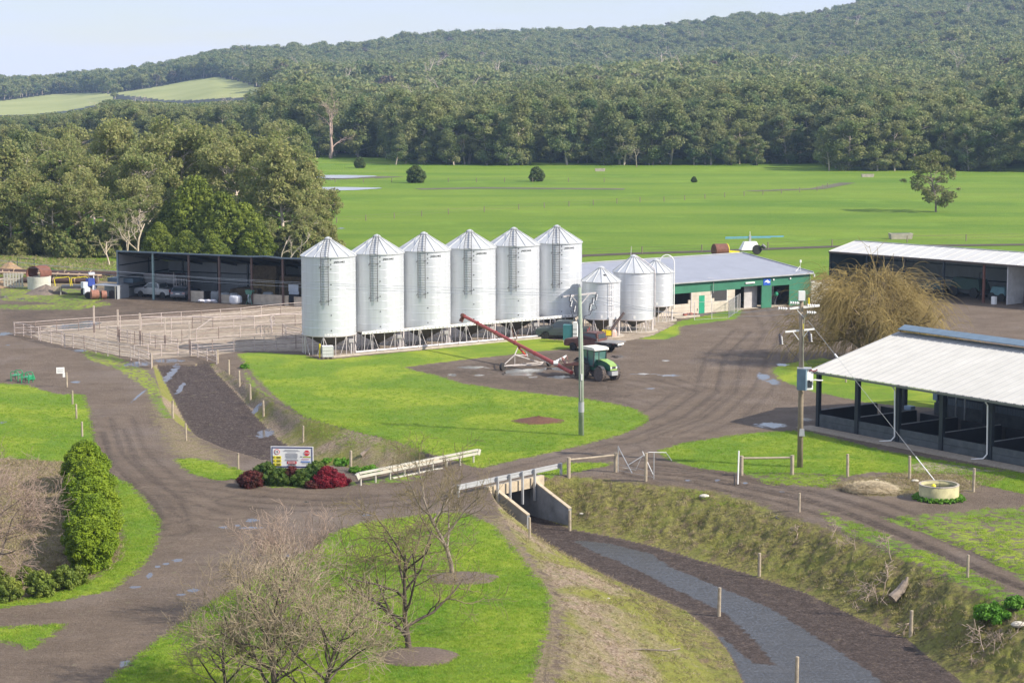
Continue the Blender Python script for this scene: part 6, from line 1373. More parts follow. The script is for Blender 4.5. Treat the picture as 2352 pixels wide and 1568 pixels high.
heap('dirt_heap', GLp(20, 610), 2.0, 1.6, .8, mat('tan_spoil', (.3, .2, .1)), 'low tan heap at the left frame edge', 'heap', 7)
heap('mulch_heap', P(*CB(1885, 1545)), 2.2, 1.6, .42, mat('rust_mulch', (.13, .06, .035), .95, 0, .4, 8, 1.0, 30), 'rust-coloured mulch heap on the middle lawn', 'heap', 9)
PIPE = mat('rust_pipe', (.085, .05, .04), .8, .1, .25, 2); TANW = mat('tan_board', (.42, .30, .19), .8, 0, .2, 3)
for k, (x0, y0, x1, y1, r_, lb, mt_) in enumerate(((-200, 345, 2300, 405, .42, 'long rusty pipe lying farthest back at the left', PIPE), (-200, 362, 440, 352, .35, 'short rusty pipe lying left of the concrete ring', PIPE), (930, 398, 1980, 440, .35, 'long rusty pipe lying right of the rusty shell', PIPE), (-200, 492, 1900, 520, .33, 'long dark pipe lying nearest, under the tan boards', PIPE))):
    a = GLp(x0, y0 + 20); b_ = GLp(x1, y1 + 20); t = thing('long_pipe', a, 0, lb, 'pipe', 'long rusty pipes at the left'); MB().tube(a + Vector((0, 0, r_)), b_ + Vector((0, 0, r_)), r_, n=16).build('tube', mt_, t, world=True)
    for f_ in (.2, .4, .6, .8): p = a.lerp(b_, f_) + Vector((0, 0, r_)); dd = (b_ - a).normalized() * .06; MB().tube(p - dd, p + dd, r_ + .05, n=16).build('collar', TANW, t, world=True)
a = GLp(-200, 440); b_ = GLp(1960, 505); t = thing('long_board', a, 0, 'long tan timber walkway lying on the dark pipe', 'board'); MB().beam(a + Vector((0, 0, .85)), b_ + Vector((0, 0, .85)), 1.2, .12).build('plank', TANW, t, world=True)
for x in np.linspace(.02, .98, 8): p = a.lerp(b_, x); MB().box(p + Vector((0, 0, .4)), (.2, 1.0, .8)).build('bearer', TIMD, t, world=True)
t = thing('goal_frame', GLp(345, 290), 0, 'dark pipe frame standing behind the rusty shell', 'frame'); a = GLp(345, 290); b_ = GLp(675, 300)
for p in (a, b_): MB().tube(p, p + Vector((0, 0, 1.75)), .06, n=6).build('post', DARKS, t, world=True)
MB().tube(a + Vector((0, 0, 1.72)), b_ + Vector((0, 0, 1.6)), .05, n=6).build('bar', DARKS, t, world=True)
t = thing('pallet', GLp(270, 625), R(5), 'whitewashed slatted pallet standing on edge, left of the concrete ring', 'pallet')
for k in range(7): MB().box((-1.1 + k * .36, 0, .95), (.24, .05, 1.85)).build('slat', RW, t)
for z in (.25, 1.7): MB().box((0, .06, z), (2.5, .08, .12)).build('bearer', RW, t)
t = thing('scrap_logs', GLp(40, 540), 0, 'tangle of bleached logs at the left frame edge', 'log pile'); m = MB(); r_ = random.Random(5)
for _ in range(9): x, y = r_.uniform(-1.6, 1.4), r_.uniform(-.8, .8); a = r_.uniform(-.5, .5); MB().tube((x - cos(a) * .8, y, .2 + r_.random() * .3), (x + cos(a) * .8, y + sin(a), .3 + r_.random() * .5), .12, .07, n=7).build('log', mat('bleached_wood', (.46, .38, .28), .85, 0, .2, 4), t)
t = thing('flat_trailer', GLp(1560, 745), R(8), 'dark flat trailer with yellow hooped rails', 'trailer')
MB().box((0, 0, .95), (4.2, 1.9, .3)).build('deck', DARKS, t); wheel(t, .6, -.9, .42); wheel(t, .6, .9, .42); MB().box((-2.6, -.3, .7), (1.0, .3, .5)).build('drawbar', TIM, t)
MB().tube((-2.2, -.6, 0), (-2.2, -.6, 1.0), .06, n=6).build('jack_leg', RW, t)
for x0, x1 in ((-2.9, -1.1), (-.9, 1.0)): m = MB(); m.path([(x0 + .1, -.9, 1.1), (x0, -.9, 1.9), (x0 + .15, -.9, 2.05), (x1 - .15, -.9, 2.2), (x1, -.9, 2.1), (x1 + .1, -.9, 1.1)], .05, 6); m.build('hoop_rail', YEL, t)
t = thing('bale_wrapper', GLp(1760, 820), R(20), 'blue and white bagged implement on a small red-wheeled frame', 'farm machine'); MB().box((.1, 0, 1.9), (.9, .7, .9), R(20), taper=.9).build('blue_cover', mat('royal_blue', (.02, .05, .28), .5), t); m = MB(); m.box((-.6, -.2, 1.6), (.7, .6, .7), .4); m.box((-.4, -.4, .9), (.7, .5, .8), .2); m.box((.3, .1, 2.9), (.7, .6, .25)); m.box((.5, -.2, 1.2), (.4, .5, .7)); m.build('white_sacks', BAG, t)
m = MB(); m.tube((-.3, -.5, 1.0), (1.3, -.9, .1), .07, n=6); m.tube((.7, 0, 0), (.5, 0, 2.7), .06, n=6); m.build('frame', WHITE, t); wheel(t, -.3, -.8, .42)
t = thing('rusty_rollers', GLp(1900, 840), R(25), 'pair of rusty disc rollers lying beside the small lean-to', 'scrap'); MB().tube((-.7, 0, .55), (.2, 0, .55), .55, n=16).build('drum', mat('orange_rust', (.28, .13, .09), .8, 0, .3, 4), t); MB().tube((.5, -.2, .5), (1.1, -.25, .5), .5, .45, n=16).build('drum', MATS['orange_rust'], t)
t = thing('lean_to', GLp(2080, 835), LA, 'small grey lean-to bay beside the left end of the open shed', 'lean-to'); MB().box((-.1, 1.2, 1.55), (3.4, 2.4, .08)).build('roof', GREYM, t); MB().box((-.1, 2.4, .75), (3.4, .06, 1.5)).build('rear_wall', SHL2, t); MB().box((1.55, 1.2, .75), (.06, 2.4, 1.5)).build('side_wall', SHL2, t); MB().box((1.3, 0, .75), (.1, .1, 1.5)).build('post', RW, t); MB().box((.4, .8, .45), (.7, .5, .9)).build('bin', DARKS, t); MB().box((.5, 3.4, 2.0), (3.6, 2.2, .5)).build('water_tank', mat('steel_blue', (.08, .12, .16), .5), t)
# green cattle frames by the drive
GF = mat('bright_green_paint', (.02, .28, .11), .45)
for (x0, x1, y0, y1, lb) in ((85, 135, 1122, 1185, 'green tubular feed frame lying at the drive edge, left one'), (165, 215, 1130, 1200, 'green tubular feed frame lying at the drive edge, right one')):
    p = P(*CA((x0 + x1) / 2, y1)); t = thing('green_feeder', p, R(-10), lb, 'feed frame', 'green feed frames by the drive'); m = MB()
    for yy in (0, .9): m.path([(-.32, yy, 0), (-.34, yy, .75), (-.25, yy, .85), (.25, yy, .85), (.34, yy, .75), (.32, yy, 0)], .04, 6)
    m.build('hoops', GF, t); MB().box((0, .45, .5), (.62, .9, .05)).build('tray', GF, t)
    for s in (-1, 1): MB().tube((s * .33, 0, .3), (s * .33, .9, .3), .035, n=5).build('side_bar', GF, t)
p = P(*CA(235, 1175)); t = MB().box((0, 0, .25), (.7, .5, .35), R(10), taper=.7).build('feed_bin', GF, None, loc=p); tag(t, 'small green feed bin at the right end of the green frames', 'bin')
# little things out in the paddock
for cr, x, y, s_, lb in ((CU, 2090, 858, (2.6, 1, .8), 'low pale trough far out in the paddock before the trees'), (CV, 1330, 1157, (3, 1, .8), 'small white trough far out in the right paddock'), (CV, 1545, 1560, (3.4, 1.5, .9), 'brown trough in the paddock behind the machinery shed')):
    x_, y_ = G(*cr(x, y)); o = thing('stock_trough', (x_, y_, 0), .1, lb, 'trough'); MB().box((0, 0, s_[2] / 2), s_, taper=1.1).build('basin', CONCM, o); MB().box((0, 0, s_[2] * .97), (s_[0] * .9, s_[1] * .8, .08)).build('water', DARKS, o)
# paddock fences: low posts and wires
PK = mat('paddock_post', (.22, .18, .13), .9)
def paddock(line, label, step=7, h=1.1):
    pts = [Vector(G(u, v) + (0,)) for u, v in line]; t = thing('paddock_fence', pts[0], 0, label, 'fence'); m = MB(); mp_ = MB()
    for a, b in zip(pts[:-1], pts[1:]):
        n = max(1, int((b - a).length / step))
        for k in range(n): p = a.lerp(b, k / n); mp_.tube(p, p + Vector((0, 0, h)), .09, n=5)
        for z in (.5, 1.0): m.tube(a + Vector((0, 0, z)), b + Vector((0, 0, z)), .015, n=3, cap=False)
    mp_.build('posts', PK, t, world=True)['kind'] = 'stuff'; m.build('wires', PK, t, world=True)
paddock([CU(370, 1196), CU(1100, 1140), CU(1560, 1108), CU(2352, 1060), CV(0, 1318), CV(1000, 1248), CV(1100, 1215)], 'long low fence crossing the paddock above the silos')
paddock([CU(360, 932), CU(1650, 928), CU(2352, 930)], 'distant fence line passing the two round shrubs')
paddock([CC(460, 240), CC(1370, 210), CC(2352, 170), CN(1310, 165), CN(2352, 140)], 'fence line beside the dirt track behind the dairy', 9)
paddock([(0, 580), (120, 582), (262, 596)], 'short fence in the long grass at the left', 4, 1.0)
# dirt track behind the dairy
for k, (ln, w_) in enumerate((([CC(300, 262), CC(460, 240), CC(900, 222), CC(1400, 208), CC(1900, 188), CC(2352, 172), (2560, 560)], 1.6), ([CU(900, 975), CU(1300, 968), CU(2250, 975)], 3.0), ([CU(330, 905), CU(600, 895), CU(720, 900)], 6.0), ([CV(560, 1250), CV(1000, 1235), CV(1200, 1195)], 2.0))):
    pts = gpoly(ln, 0); m = MB(); L1 = off_line([tuple(p) for p in pts], -w_); L2 = off_line([tuple(p) for p in pts], w_)
    n = len(L1); z = .05 + .004 * k; v = [(x, y, z) for x, y in L1] + [(x, y, z) for x, y in L2]; m.add(v, [(i, i + 1, n + i + 1, n + i) for i in range(n - 1)]); o = m.build('dirt_track', mat('track_dirt', (.07, .052, .035), .95, 0, .3, .6) if k == 0 else mat('wet_patch', (.105, .10, .05), .9, 0, .3, .25), None); tag(o, kind='structure')
for k, (u, v, a, b_) in enumerate(((775, 406, 30, 2.6), (775, 434, 30, 2.2))):
    x, y = G(u - 4, v); m = MB(); pts = [(x + a * .33 * cos(t_) * (1 + .2 * sin(3 * t_)), y + b_ * 3.4 * sin(t_), .065) for t_ in np.linspace(0, 2 * PI, 24)[:-1]]; m.add(pts, [tuple(range(23))]); o = m.build('puddle', mat('sky_tinted_water', (.42, .44, .48), .25, 0, .05, spec=.8), None); tag(o, kind='structure')  # pale base colour paints the bright reflection on the water
# ================================================================== VEGETATION
LG_ = leafmat('gum_leaf', (.15, .18, .06), (.21, .23, .08), (.28, .26, .11), .05, .35)
LG2 = leafmat('gum_leaf_near', (.18, .24, .065), (.29, .31, .10), (.37, .32, .15), .07, .42)
LG3 = leafmat('forest_leaf', (.09, .155, .055), (.22, .26, .085), (.34, .31, .14), .045, .35, .2)
LCY = leafmat('wattle_leaf', (.065, .10, .014), (.17, .22, .025), (.27, .31, .04), .3, .3, .9)
LSH = leafmat('round_shrub_leaf', (.045, .085, .018), (.08, .12, .025), (.12, .14, .03), .3, .2)
LHD = leafmat('golden_hedge_leaf', (.17, .26, .012), (.29, .37, .02), (.08, .15, .014), .35, .3, 1.4)
LLL = leafmat('low_shrub_leaf', (.16, .22, .03), (.26, .30, .05), (.10, .15, .03), .8, .3)
LGN = leafmat('box_leaf', (.03, .075, .012), (.07, .13, .015), (.14, .19, .03), 1.2, .2, 3)
LRD = leafmat('red_leaf', (.20, .010, .022), (.32, .018, .035), (.11, .015, .02), 1.5, .25, 4)
LMR = leafmat('maroon_leaf', (.075, .018, .016), (.16, .03, .03), (.05, .03, .015), 1.5, .2, 4)
BKP = mat('pale_bark', (.50, .42, .35), .8, 0, .3, .8, .2, 5); BKD = mat('brown_bark', (.15, .115, .085), .9, 0, .3, 2, .3, 12); BKG = mat('grey_bark', (.22, .18, .14), .9, 0, .3, 2, .3, 12)
DEADW = mat('bleached_wood', (.46, .38, .28), .85, 0, .2, 4)
def leafq(c, nrm, size, r_, asp=.55):
    n = len(c); t = r_.normal(size=(n, 3)); t -= nrm * (t * nrm).sum(1, keepdims=True); t /= np.linalg.norm(t, axis=1, keepdims=True) + 1e-9
    b = np.cross(nrm, t); s = size[:, None]
    v = np.stack([c - t * s, c - b * s * asp, c + t * s, c + b * s * asp], 1).reshape(-1, 3)
    return v, np.arange(4 * n).reshape(-1, 4)
def clumps_geo(cl, per, size, r_, out=.7, droop=0.0, core=.62, hollow=.55):
    """cl: rows of x, y, z, rx, ry, rz; leaves scattered through each clump's outer shell, with a darker leafy core"""
    V = []; F = []; k = 0
    cl = np.asarray(cl, float); w_ = (cl[:, 3] * cl[:, 4] + cl[:, 5] * cl[:, 3]) ; w_ = w_ / w_.mean()
    for row, ww in zip(cl, w_):
        n = max(6, int(per * ww)); d = r_.normal(size=(n, 3)); d /= np.linalg.norm(d, axis=1, keepdims=True)
        q = hollow + (1.08 - hollow) * r_.random(n) ** .6; c = row[:3] + d * row[3:6] * q[:, None]
        nr = d * out + r_.normal(size=(n, 3)) * (1 - out * .5); nr[:, 2] += .25; nr /= np.linalg.norm(nr, axis=1, keepdims=True)
        v, f = leafq(c, nr, size * r_.uniform(.6, 1.3, n), r_); V.append(v); F.append(f + k); k += len(v)
        if core:
            # small faceted core that closes the clump
            a = np.linspace(0, 2 * PI, 6)[:-1]; ring = []
            for z_, rr in ((-1, .05), (-.45, .9), (.45, .9), (1, .05)):
                ring += [(rr * cos(t + z_), rr * sin(t + z_), z_) for t in a]
            v = row[:3] + np.array(ring) * row[3:6] * core; f = [[j * 5 + i, j * 5 + (i + 1) % 5, (j + 1) * 5 + (i + 1) % 5, (j + 1) * 5 + i] for j in range(3) for i in range(5)]
            V.append(v); F.append(np.array(f) + k); k += len(v)
    return np.concatenate(V), np.concatenate(F)
def segs_geo(S, n=3):
    """S rows: p0(3) p1(3) r0 r1 -> tapered n-sided pieces, all at once"""
    S = np.asarray(S, float); p0, p1, r0, r1 = S[:, :3], S[:, 3:6], S[:, 6], S[:, 7]
    d = p1 - p0; L_ = np.linalg.norm(d, axis=1, keepdims=True) + 1e-9; d = d / L_; ref = np.where(np.abs(d[:, 2:3]) > .9, [[1.0, 0, 0]], [[0, 0, 1.0]])
    a = np.cross(d, ref); a /= np.linalg.norm(a, axis=1, keepdims=True) + 1e-9; b = np.cross(d, a); V = []
    p1 = p1 + d * r1[:, None] * .5
    for p, r in ((p0, r0), (p1, r1)):
        for i in range(n):
            t = 2 * PI * i / n; V.append(p + a * (r * cos(t))[:, None] + b * (r * sin(t))[:, None])
    V = np.stack(V, 1).reshape(-1, 3); m = len(S); base = (np.arange(m) * 2 * n)[:, None]
    F = np.concatenate([base + np.array([[i, (i + 1) % n, n + (i + 1) % n, n + i]]) for i in range(n)]) if n else None
    return V, F
def grow(r_, p, d, L_, rad, lev, S, up=.15, wander=.25, kids=(3, 4, 5, 6), decay=.62, nseg=4, spread=.8, minr=.008, tips=None, sink=0.0, last=1.0):
    """one branch with side shoots; appends segment rows to S"""
    p = np.array(p, float); d = np.array(d, float); d /= np.linalg.norm(d); r0 = rad; pts = [p.copy()]
    for i in range(nseg):
        d = d + r_.normal(size=3) * wander * .5; d[2] += up * .5 - sink * (i / nseg) * lev; d /= np.linalg.norm(d)
        q = p + d * L_ / nseg; r1 = max(minr, rad * (1 - (i + 1) / nseg * .55)); S.append((*p, *q, r0, r1)); p, r0 = q, r1; pts.append(q.copy())
    if tips is not None and lev <= 1: tips.append((p.copy(), lev))
    if lev <= 0: return
    k = kids[min(len(kids) - 1, lev - 1)] if isinstance(kids, tuple) else kids
    for j in range(k):
        f = .25 + .75 * (j + r_.random() * .8) / k; f = min(f, 1); a = f * nseg; i = min(int(a), nseg - 1); q = pts[i] + (pts[i + 1] - pts[i]) * (a - i)
        ax_ = pts[i + 1] - pts[i]; ax_ /= np.linalg.norm(ax_) + 1e-9; o = r_.normal(size=3); o -= ax_ * o.dot(ax_); o /= np.linalg.norm(o) + 1e-9
        nd = ax_ * (1 - spread * .5) + o * spread
        grow(r_, q, nd, L_ * decay * r_.uniform(.75, 1.2), max(minr, rad * .5 * (1.1 - f * .4)), lev - 1, S, up, wander, kids, decay, max(2, nseg - (lev < 2)), spread, minr, tips, sink)
def tree_obj(name, loc, label, cat, crown_me, trunk_me, group=None, rz=0, sc_=1.0, flat=1.0):
    t = thing(name, loc, rz, label, cat, group); t.scale = (sc_, sc_, sc_ * flat)
    if trunk_me: link('trunk', trunk_me, t)
    if crown_me: link('crown', crown_me, t)
    return t
# ---- gum variants, about 16 m, in metres
def gum(seed, H=16, Rr=5.0, lo=.35, ncl=34, per=110, size=.30, mt=LG2, trunks=1, open_=.0, narrow=False, lump=1.0, bark=None):
    r_ = np.random.default_rng(seed); S = []; cl = []
    for k in range(trunks):
        p = np.array([r_.normal() * .4 * (trunks > 1), r_.normal() * .4 * (trunks > 1), -.3]); d = np.array([r_.normal() * .10, r_.normal() * .10, 1]); rad = H * .018; n = 6; top = H * .82
        pts = [p.copy()]
        for i in range(n):
            d = d + np.append(r_.normal(size=2) * .07, 0); d /= np.linalg.norm(d); q = p + d * top / n; S.append((*p, *q, rad * (1 - i / n * .7), rad * (1 - (i + 1) / n * .7))); p = q; pts.append(q.copy())
        nb = max(5, ncl // (2 * trunks))
        for j in range(nb):
            f = lo + (1 - lo) * (j + .5) / nb; a = f * n; i = min(int(a), n - 1); q = pts[i] + (pts[i + 1] - pts[i]) * (a - i); th = j * 2.4 + r_.normal() * .4
            prof = (math.sin(PI * min(1, max(0, (f - lo) / (1.12 - lo))) ** .75) * .85 + .25) if not narrow else (1.05 - (f - lo) / (1 - lo)) ** .6 * .95
            R_ = Rr * prof * r_.uniform(.65, 1.1); el = r_.uniform(.25, .9)
            e = q + np.array([cos(th) * R_ * .72, sin(th) * R_ * .72, R_ * el * .55]); m1 = (q + e) / 2 + r_.normal(size=3) * .25
            S.append((*q, *m1, rad * .36, rad * .25)); S.append((*m1, *e, rad * .25, rad * .1))
            for z in range(2):
                c = e + r_.normal(size=3) * [R_ * .22, R_ * .22, R_ * .16]; rr = Rr * r_.uniform(.20, .34) * lump
                cl.append((*c, rr * r_.uniform(.8, 1.3), rr * r_.uniform(.8, 1.3), rr * r_.uniform(.55, .95)))
                S.append((*m1, *c, rad * .14, rad * .06))
        c = pts[-1]; cl.append((*(c + [0, 0, Rr * .1]), Rr * .32, Rr * .32, Rr * .34))
    v, f = clumps_geo(cl, per, size, r_, .55, core=.6 - open_); cm = geo('gum_crown', v, f, mt)
    v, f = segs_geo(S, 5); tm = geo('gum_trunk', v, f, bark or BKP, True); return cm, tm
def blob(seed, H, Rr, ncl, per, size, mt, lo=.06, conic=.5, name='crown', out=.75, core=.8):
    r_ = np.random.default_rng(seed); cl = []
    for i in range(ncl):
        f = (i + .5) / ncl; th = i * 2.399; z = H * (lo + (1 - lo) * f * .93); g = f
        R_ = Rr * (math.sin(PI * (g * .82 + .16)) ** .7 * (1 - conic * g)) * 1.12
        q = r_.uniform(.55, .82); rr = Rr * r_.uniform(.20, .40) * (1 - .35 * g) * (1 if ncl < 70 else .8)
        cl.append((cos(th) * R_ * q, sin(th) * R_ * q, z, rr, rr, rr * .85))
    cl.append((0, 0, H * .45, Rr * .62 * (1 - conic * .3), Rr * .62 * (1 - conic * .3), H * .36)); cl.append((0, 0, H * .86, Rr * .3, Rr * .3, H * .12))
    v, f = clumps_geo(cl, per, size, r_, out, core=core); cm = geo(name, v, f, mt)
    v, f = segs_geo([(0, 0, -.3, 0, 0, H * .5, H * .02, H * .012)], 6); return cm, geo('shrub_trunk', v, f, BKD, True)
near_g = [gum(11 + i, 16, 5.0, .22 + .08 * (i % 3), 60, 105, .26, LG2, 1 + i % 2, .42, i % 3 == 1, .72) for i in range(6)]
edge_g = [gum(41 + i, 18, 5.2, .03 + .05 * (i % 3), 46, 150, .31, LG3, 1, .05, i % 2 == 0, 1.1) for i in range(5)]
far_g = [gum(71 + i, 17, 5.9, .2, 14, 60, .72, LG3, 1, 0, False, 1.7) for i in range(4)]
LB = leafmat('far_brown_leaf', (.10, .075, .055), (.13, .095, .075), (.09, .10, .05), .02, .1, .5)
# ---- left copse
r_ = random.Random(3)
cop = []
front = [(-70, 588, 12), (-25, 580, 12.5), (25, 586, 12), (75, 582, 13), (122, 588, 11.5), (165, 584, 13), (212, 588, 11), (262, 590, 8.5), (310, 588, 10), (345, 580, 12)]
mid = [(-60, 545, 15), (0, 530, 16), (60, 540, 13), (115, 530, 14), (175, 525, 15), (225, 545, 15), (270, 530, 19), (320, 535, 17), (360, 545, 16), (395, 530, 19), (240, 510, 20), (300, 500, 17), (440, 525, 17), (480, 520, 17), (150, 480, 14), (60, 480, 13), (430, 500, 18)]
right = [(585, 565, 15), (612, 548, 18.5), (648, 576, 18.8), (690, 560, 17), (705, 572, 12.5), (724, 566, 10), (736, 572, 8), (700, 584, 7), (560, 550, 17), (520, 530, 18), (670, 545, 16), (630, 588, 6.5), (715, 545, 11), (736, 590, 5), (718, 590, 7), (600, 590, 6)]
names_ = {}
for i, (u, v, H) in enumerate(front + mid + right):
    x, y = G(u, v); cm, tm = near_g[(i * 5 + i // 3) % 6]
    grp, lb = ('gum trees along the front of the left copse', 'bushy olive gum tree in the front row of the left copse') if i < len(front) else (('gum trees deeper in the left copse', 'tall olive gum tree standing behind the front row of the copse') if i < len(front) + len(mid) else ('gum trees behind the hay shed', 'tall gum tree rising behind the hay shed, right end of the copse'))
    if (u, v) == (648, 576): grp, lb = None, 'tallest gum with a long white trunk behind the hay shed'
    tree_obj('gum_tree', (x, y, 0), lb, 'gum tree', cm, tm, grp, r_.uniform(0, 6.28), H / 16.0 * r_.uniform(.95, 1.05), r_.uniform(.95, 1.08))
r_ = random.Random(12)
for k in range(46):
    v = r_.uniform(385, 500); u = r_.uniform(-120, 690 if v < 440 else 620); x, y = G(u, v); cm, tm = (near_g + edge_g)[r_.randrange(11)]; H = r_.uniform(11, 18)
    tree_obj('gum_tree', (x, y, 0), 'olive gum tree in the open wood between the copse and the hill', 'gum tree', cm, tm, 'gum trees between the left copse and the hill', r_.uniform(0, 6.28), H / 16)
un = [blob(95 + i, 4.4, 2.6, 26, 120, .22, LG2, .0, .2, 'bush_crown', .5, .6) for i in range(2)]
for k, (u, v) in enumerate([(-60 + i * 27 + r_.uniform(-8, 8), 588 + r_.uniform(-8, 8)) for i in range(15)] + [(610, 588), (665, 590), (700, 592), (722, 586), (745, 580), (738, 592)]):
    x, y = G(u, v); tree_obj('bush', (x, y, 0), 'low olive bush at the foot of the gums', 'bush', un[k % 2][0], un[k % 2][1], 'bushes at the foot of the copse', k * 1.1, r_.uniform(.7, 1.15))
# bright wattles
cy = [blob(90 + i, 10, 5.2, 110, 110, .24, LCY, .02, .38, 'wattle_crown', .5, .62) for i in range(3)]
for i, (u, v, H, w_, lb) in enumerate(((452, 588, 11.8, .92, 'tallest bright green wattle behind the open shed'), (512, 592, 9.6, 1.0, 'broad bright green wattle right of the tallest one'), (560, 590, 8.0, 1.1, 'bright green wattle sloping down to the right, behind the shed roof'), (395, 586, 7.8, 1.0, 'bright green wattle left of the tallest one'), (430, 604, 4.6, 1.2, 'low yellow-green wattle just above the shed roof, left'), (492, 604, 3.8, 1.3, 'low yellow-green wattle just above the shed roof, right'), (366, 596, 5.4, 1.0, 'small dark wattle at the left end of the shed roof'), (590, 596, 5.6, 1.1, 'lowest wattle at the right, beside the tall gums'))):
    x, y = G(u, v); cm, tm = cy[i % 3]; o = tree_obj('wattle_tree', (x, y, 0), lb, 'tree', cm, tm, 'bright green wattles behind the hay shed', i * 1.3, H / 10); o.scale = (H / 10 * w_, H / 10 * w_, H / 10)
# dead and pale bare trees
def dead(seed, H, lean=(0, 0), mt=DEADW, lev=3, kids=(2, 3, 3), rad=.022, spread=.65, sc3=4, decay=.55, name='dead_branches'):
    r2 = np.random.default_rng(seed); S = []; grow(r2, (0, 0, -.3), (lean[0], lean[1], 1), H * .75, H * rad, lev, S, .12, .3, kids, decay, 5, spread, .02 * H / 10); v, f = segs_geo(S, sc3); return geo(name, v, f, mt, True)
for i, (u, v, H, lean, lb, mt_) in enumerate(((318, 604, 8.2, (.12, 0), 'bleached dead tree with many prongs left of the wattles', DEADW), (300, 606, 7.0, (-.15, 0), 'bleached dead tree just left of the many-pronged one', DEADW), (252, 612, 5.6, (-.3, 0), 'twisted dead tree beside the left end of the open shed', MATS['bleached_wood']), (660, 596, 5.2, (.75, 0), 'broken white dead trunk leaning right behind the shed', BKP), (645, 596, 4.2, (.05, 0), 'upright broken white trunk beside the leaning one', BKP), (185, 520, 11, (.1, 0), 'pale dead gum poking above the left copse', BKP), (70, 505, 11, (-.1, 0), 'pale dead gum at the far left of the copse', BKP), (395, 520, 14.5, (.05, 0), 'white-limbed dead gum in the middle of the copse', BKP), (110, 500, 12, (.15, 0), 'pale forked dead gum above the left copse', BKP), (760, 364, 18, (0, 0), 'tall pinkish-white dead gum at the left end of the paddock', mat('pink_bark', (.40, .29, .24), .85, 0, .2, .5)), (1068, 378, 11, (-.25, 0), 'white dead tree leaning in the forest edge above the silos', BKP), (1462, 384, 7.6, (0, 0), 'round leafless tree at the paddock edge before the forest', mat('twig_grey', (.24, .21, .15), .9)))):
    x, y = G(u, v); lv = 4 if i in (9, 11, 0) else 3; me = dead(100 + i, H, lean, mt_, lv, (3, 3, 3, 4) if lv == 4 else (2, 3, 3), .03 if i == 9 else .024, .85 if i == 11 else .6, 4, .68 if i == 11 else .56); t = thing('dead_tree', (x, y, 0), 0, lb, 'dead tree'); link('trunk', me, t)
# ---- paddock trees
x, y = G(2149.3, 487); cm, tm = gum(207, 12.2, 4.8, .16, 60, 90, .24, LG_, 1, .42, False, .62, BKG); tree_obj('gum_tree', (x, y, 0), 'lone gum tree with open crown standing in the right paddock', 'gum tree', cm, tm, None, .6)
rs = blob(210, 4.4, 2.4, 40, 190, .17, LSH, .08, .15, 'shrub_crown')
for (u, v, s_, lb) in ((955, 420, 1.0, 'larger round dark shrub in the middle of the paddock'), (1232, 417, .85, 'smaller round dark shrub right of the first, in the paddock'), (827, 386, .72, 'small round shrub far left in the paddock'), (1594, 419, .34, 'tiny lone shrub in the paddock, right of centre')):
    x, y = G(u, v); o = tree_obj('round_shrub', (x, y, 0), lb, 'shrub', rs[0], rs[1], None, u, s_); 
# ---- forest: the nearest 300 are single trees, the rest one mass
def edge(u): return np.interp(u, [-400, 300, 640, 730, 780, 880, 905, 1200, 1700, 1780, 1850, 1885, 1900, 2352, 2800], [338, 345, 352, 360, 362, 362, 377, 379, 379, 378, 374, 374, 391, 394, 394])
rf = np.random.default_rng(77); pts = []
yy = 520.0
while yy < 2650:
    st = 8.0 if yy < 760 else (8.2 if yy < 1300 else 10.0)
    if yy > 1000: st = 9.8
    n = int(yy * .66 / st); xs = (np.arange(n) / n - .5) * yy * .66 + rf.uniform(-.5, .5, n) * st; ysx = yy + rf.uniform(-.5, .5, n) * st
    pts.append(np.stack([xs, ysx], 1)); yy += st
pts = np.concatenate(pts); U = CX + FO * pts[:, 0] / pts[:, 1]; ed = FO * HC / (edge(U) - VH)
keep = pts[:, 1] > ed + 2; pts = pts[keep]; U = U[keep]; ed = ed[keep]; hz = hills(pts[:, 0], pts[:, 1]); V_ = VH + FO * (HC - hz) / pts[:, 1]
far_ = pts[:, 1] > 1000
ok = ~((clearing(U, V_) > -2) & far_); 
# trees standing below a clearing would hide it: open that strip as well
for dv in range(8, 62, 8): ok &= ~((clearing(U, V_ - dv) > -1) & far_ & (dv < 19 * FO / pts[:, 1] + 4))
ok &= ~((U < 640) & (V_ < 262) & (V_ > 205) & (rf.random(len(pts)) < .0))
Dk = pts[:, 1] < 2420; ok &= Dk
pts, U, ed, hz = pts[ok], U[ok], ed[ok], hz[ok]
H_ = np.where(pts[:, 1] < ed + 60, rf.uniform(13, 22, len(pts)), rf.uniform(14, 25, len(pts)))
H_ *= np.where(pts[:, 1] > 1500, .74, 1) * (0.85 + .35 * vnoise(pts[:, 0], pts[:, 1], 60, 8))
H_ = np.where((U < 760) & (pts[:, 1] < 1200), H_ * 1.05, H_)
vb_ = np.interp(U, [-400, 0, 80, 170, 246, 262, 330, 440, 520, 600, 625, 650, 700], [268, 263, 261, 252, 240, 226, 230, 236, 230, 228, 220, 150, 0]); mh = (V_[ok] - vb_ - 1) * pts[:, 1] / FO; H_ = np.where((U < 700) & (mh > 0), np.minimum(H_, mh), H_)
low = (pts[:, 1] < ed + 5); H_[low] *= rf.uniform(.45, 1.0, low.sum())
inview = (U > -15) & (U < 2367); order = np.argsort((pts[:, 1] - ed) + np.where(inview, 0, 1e5)); sel = order[:300]; rest = order[300:]
def zone(u): return ('left part of the paddock edge', 'left') if u < 900 else (('middle of the paddock edge above the silos', 'middle') if u < 1500 else (('paddock edge right of the small silos', 'right') if u < 1885 else ('near corner of the forest at the right', 'far right')))
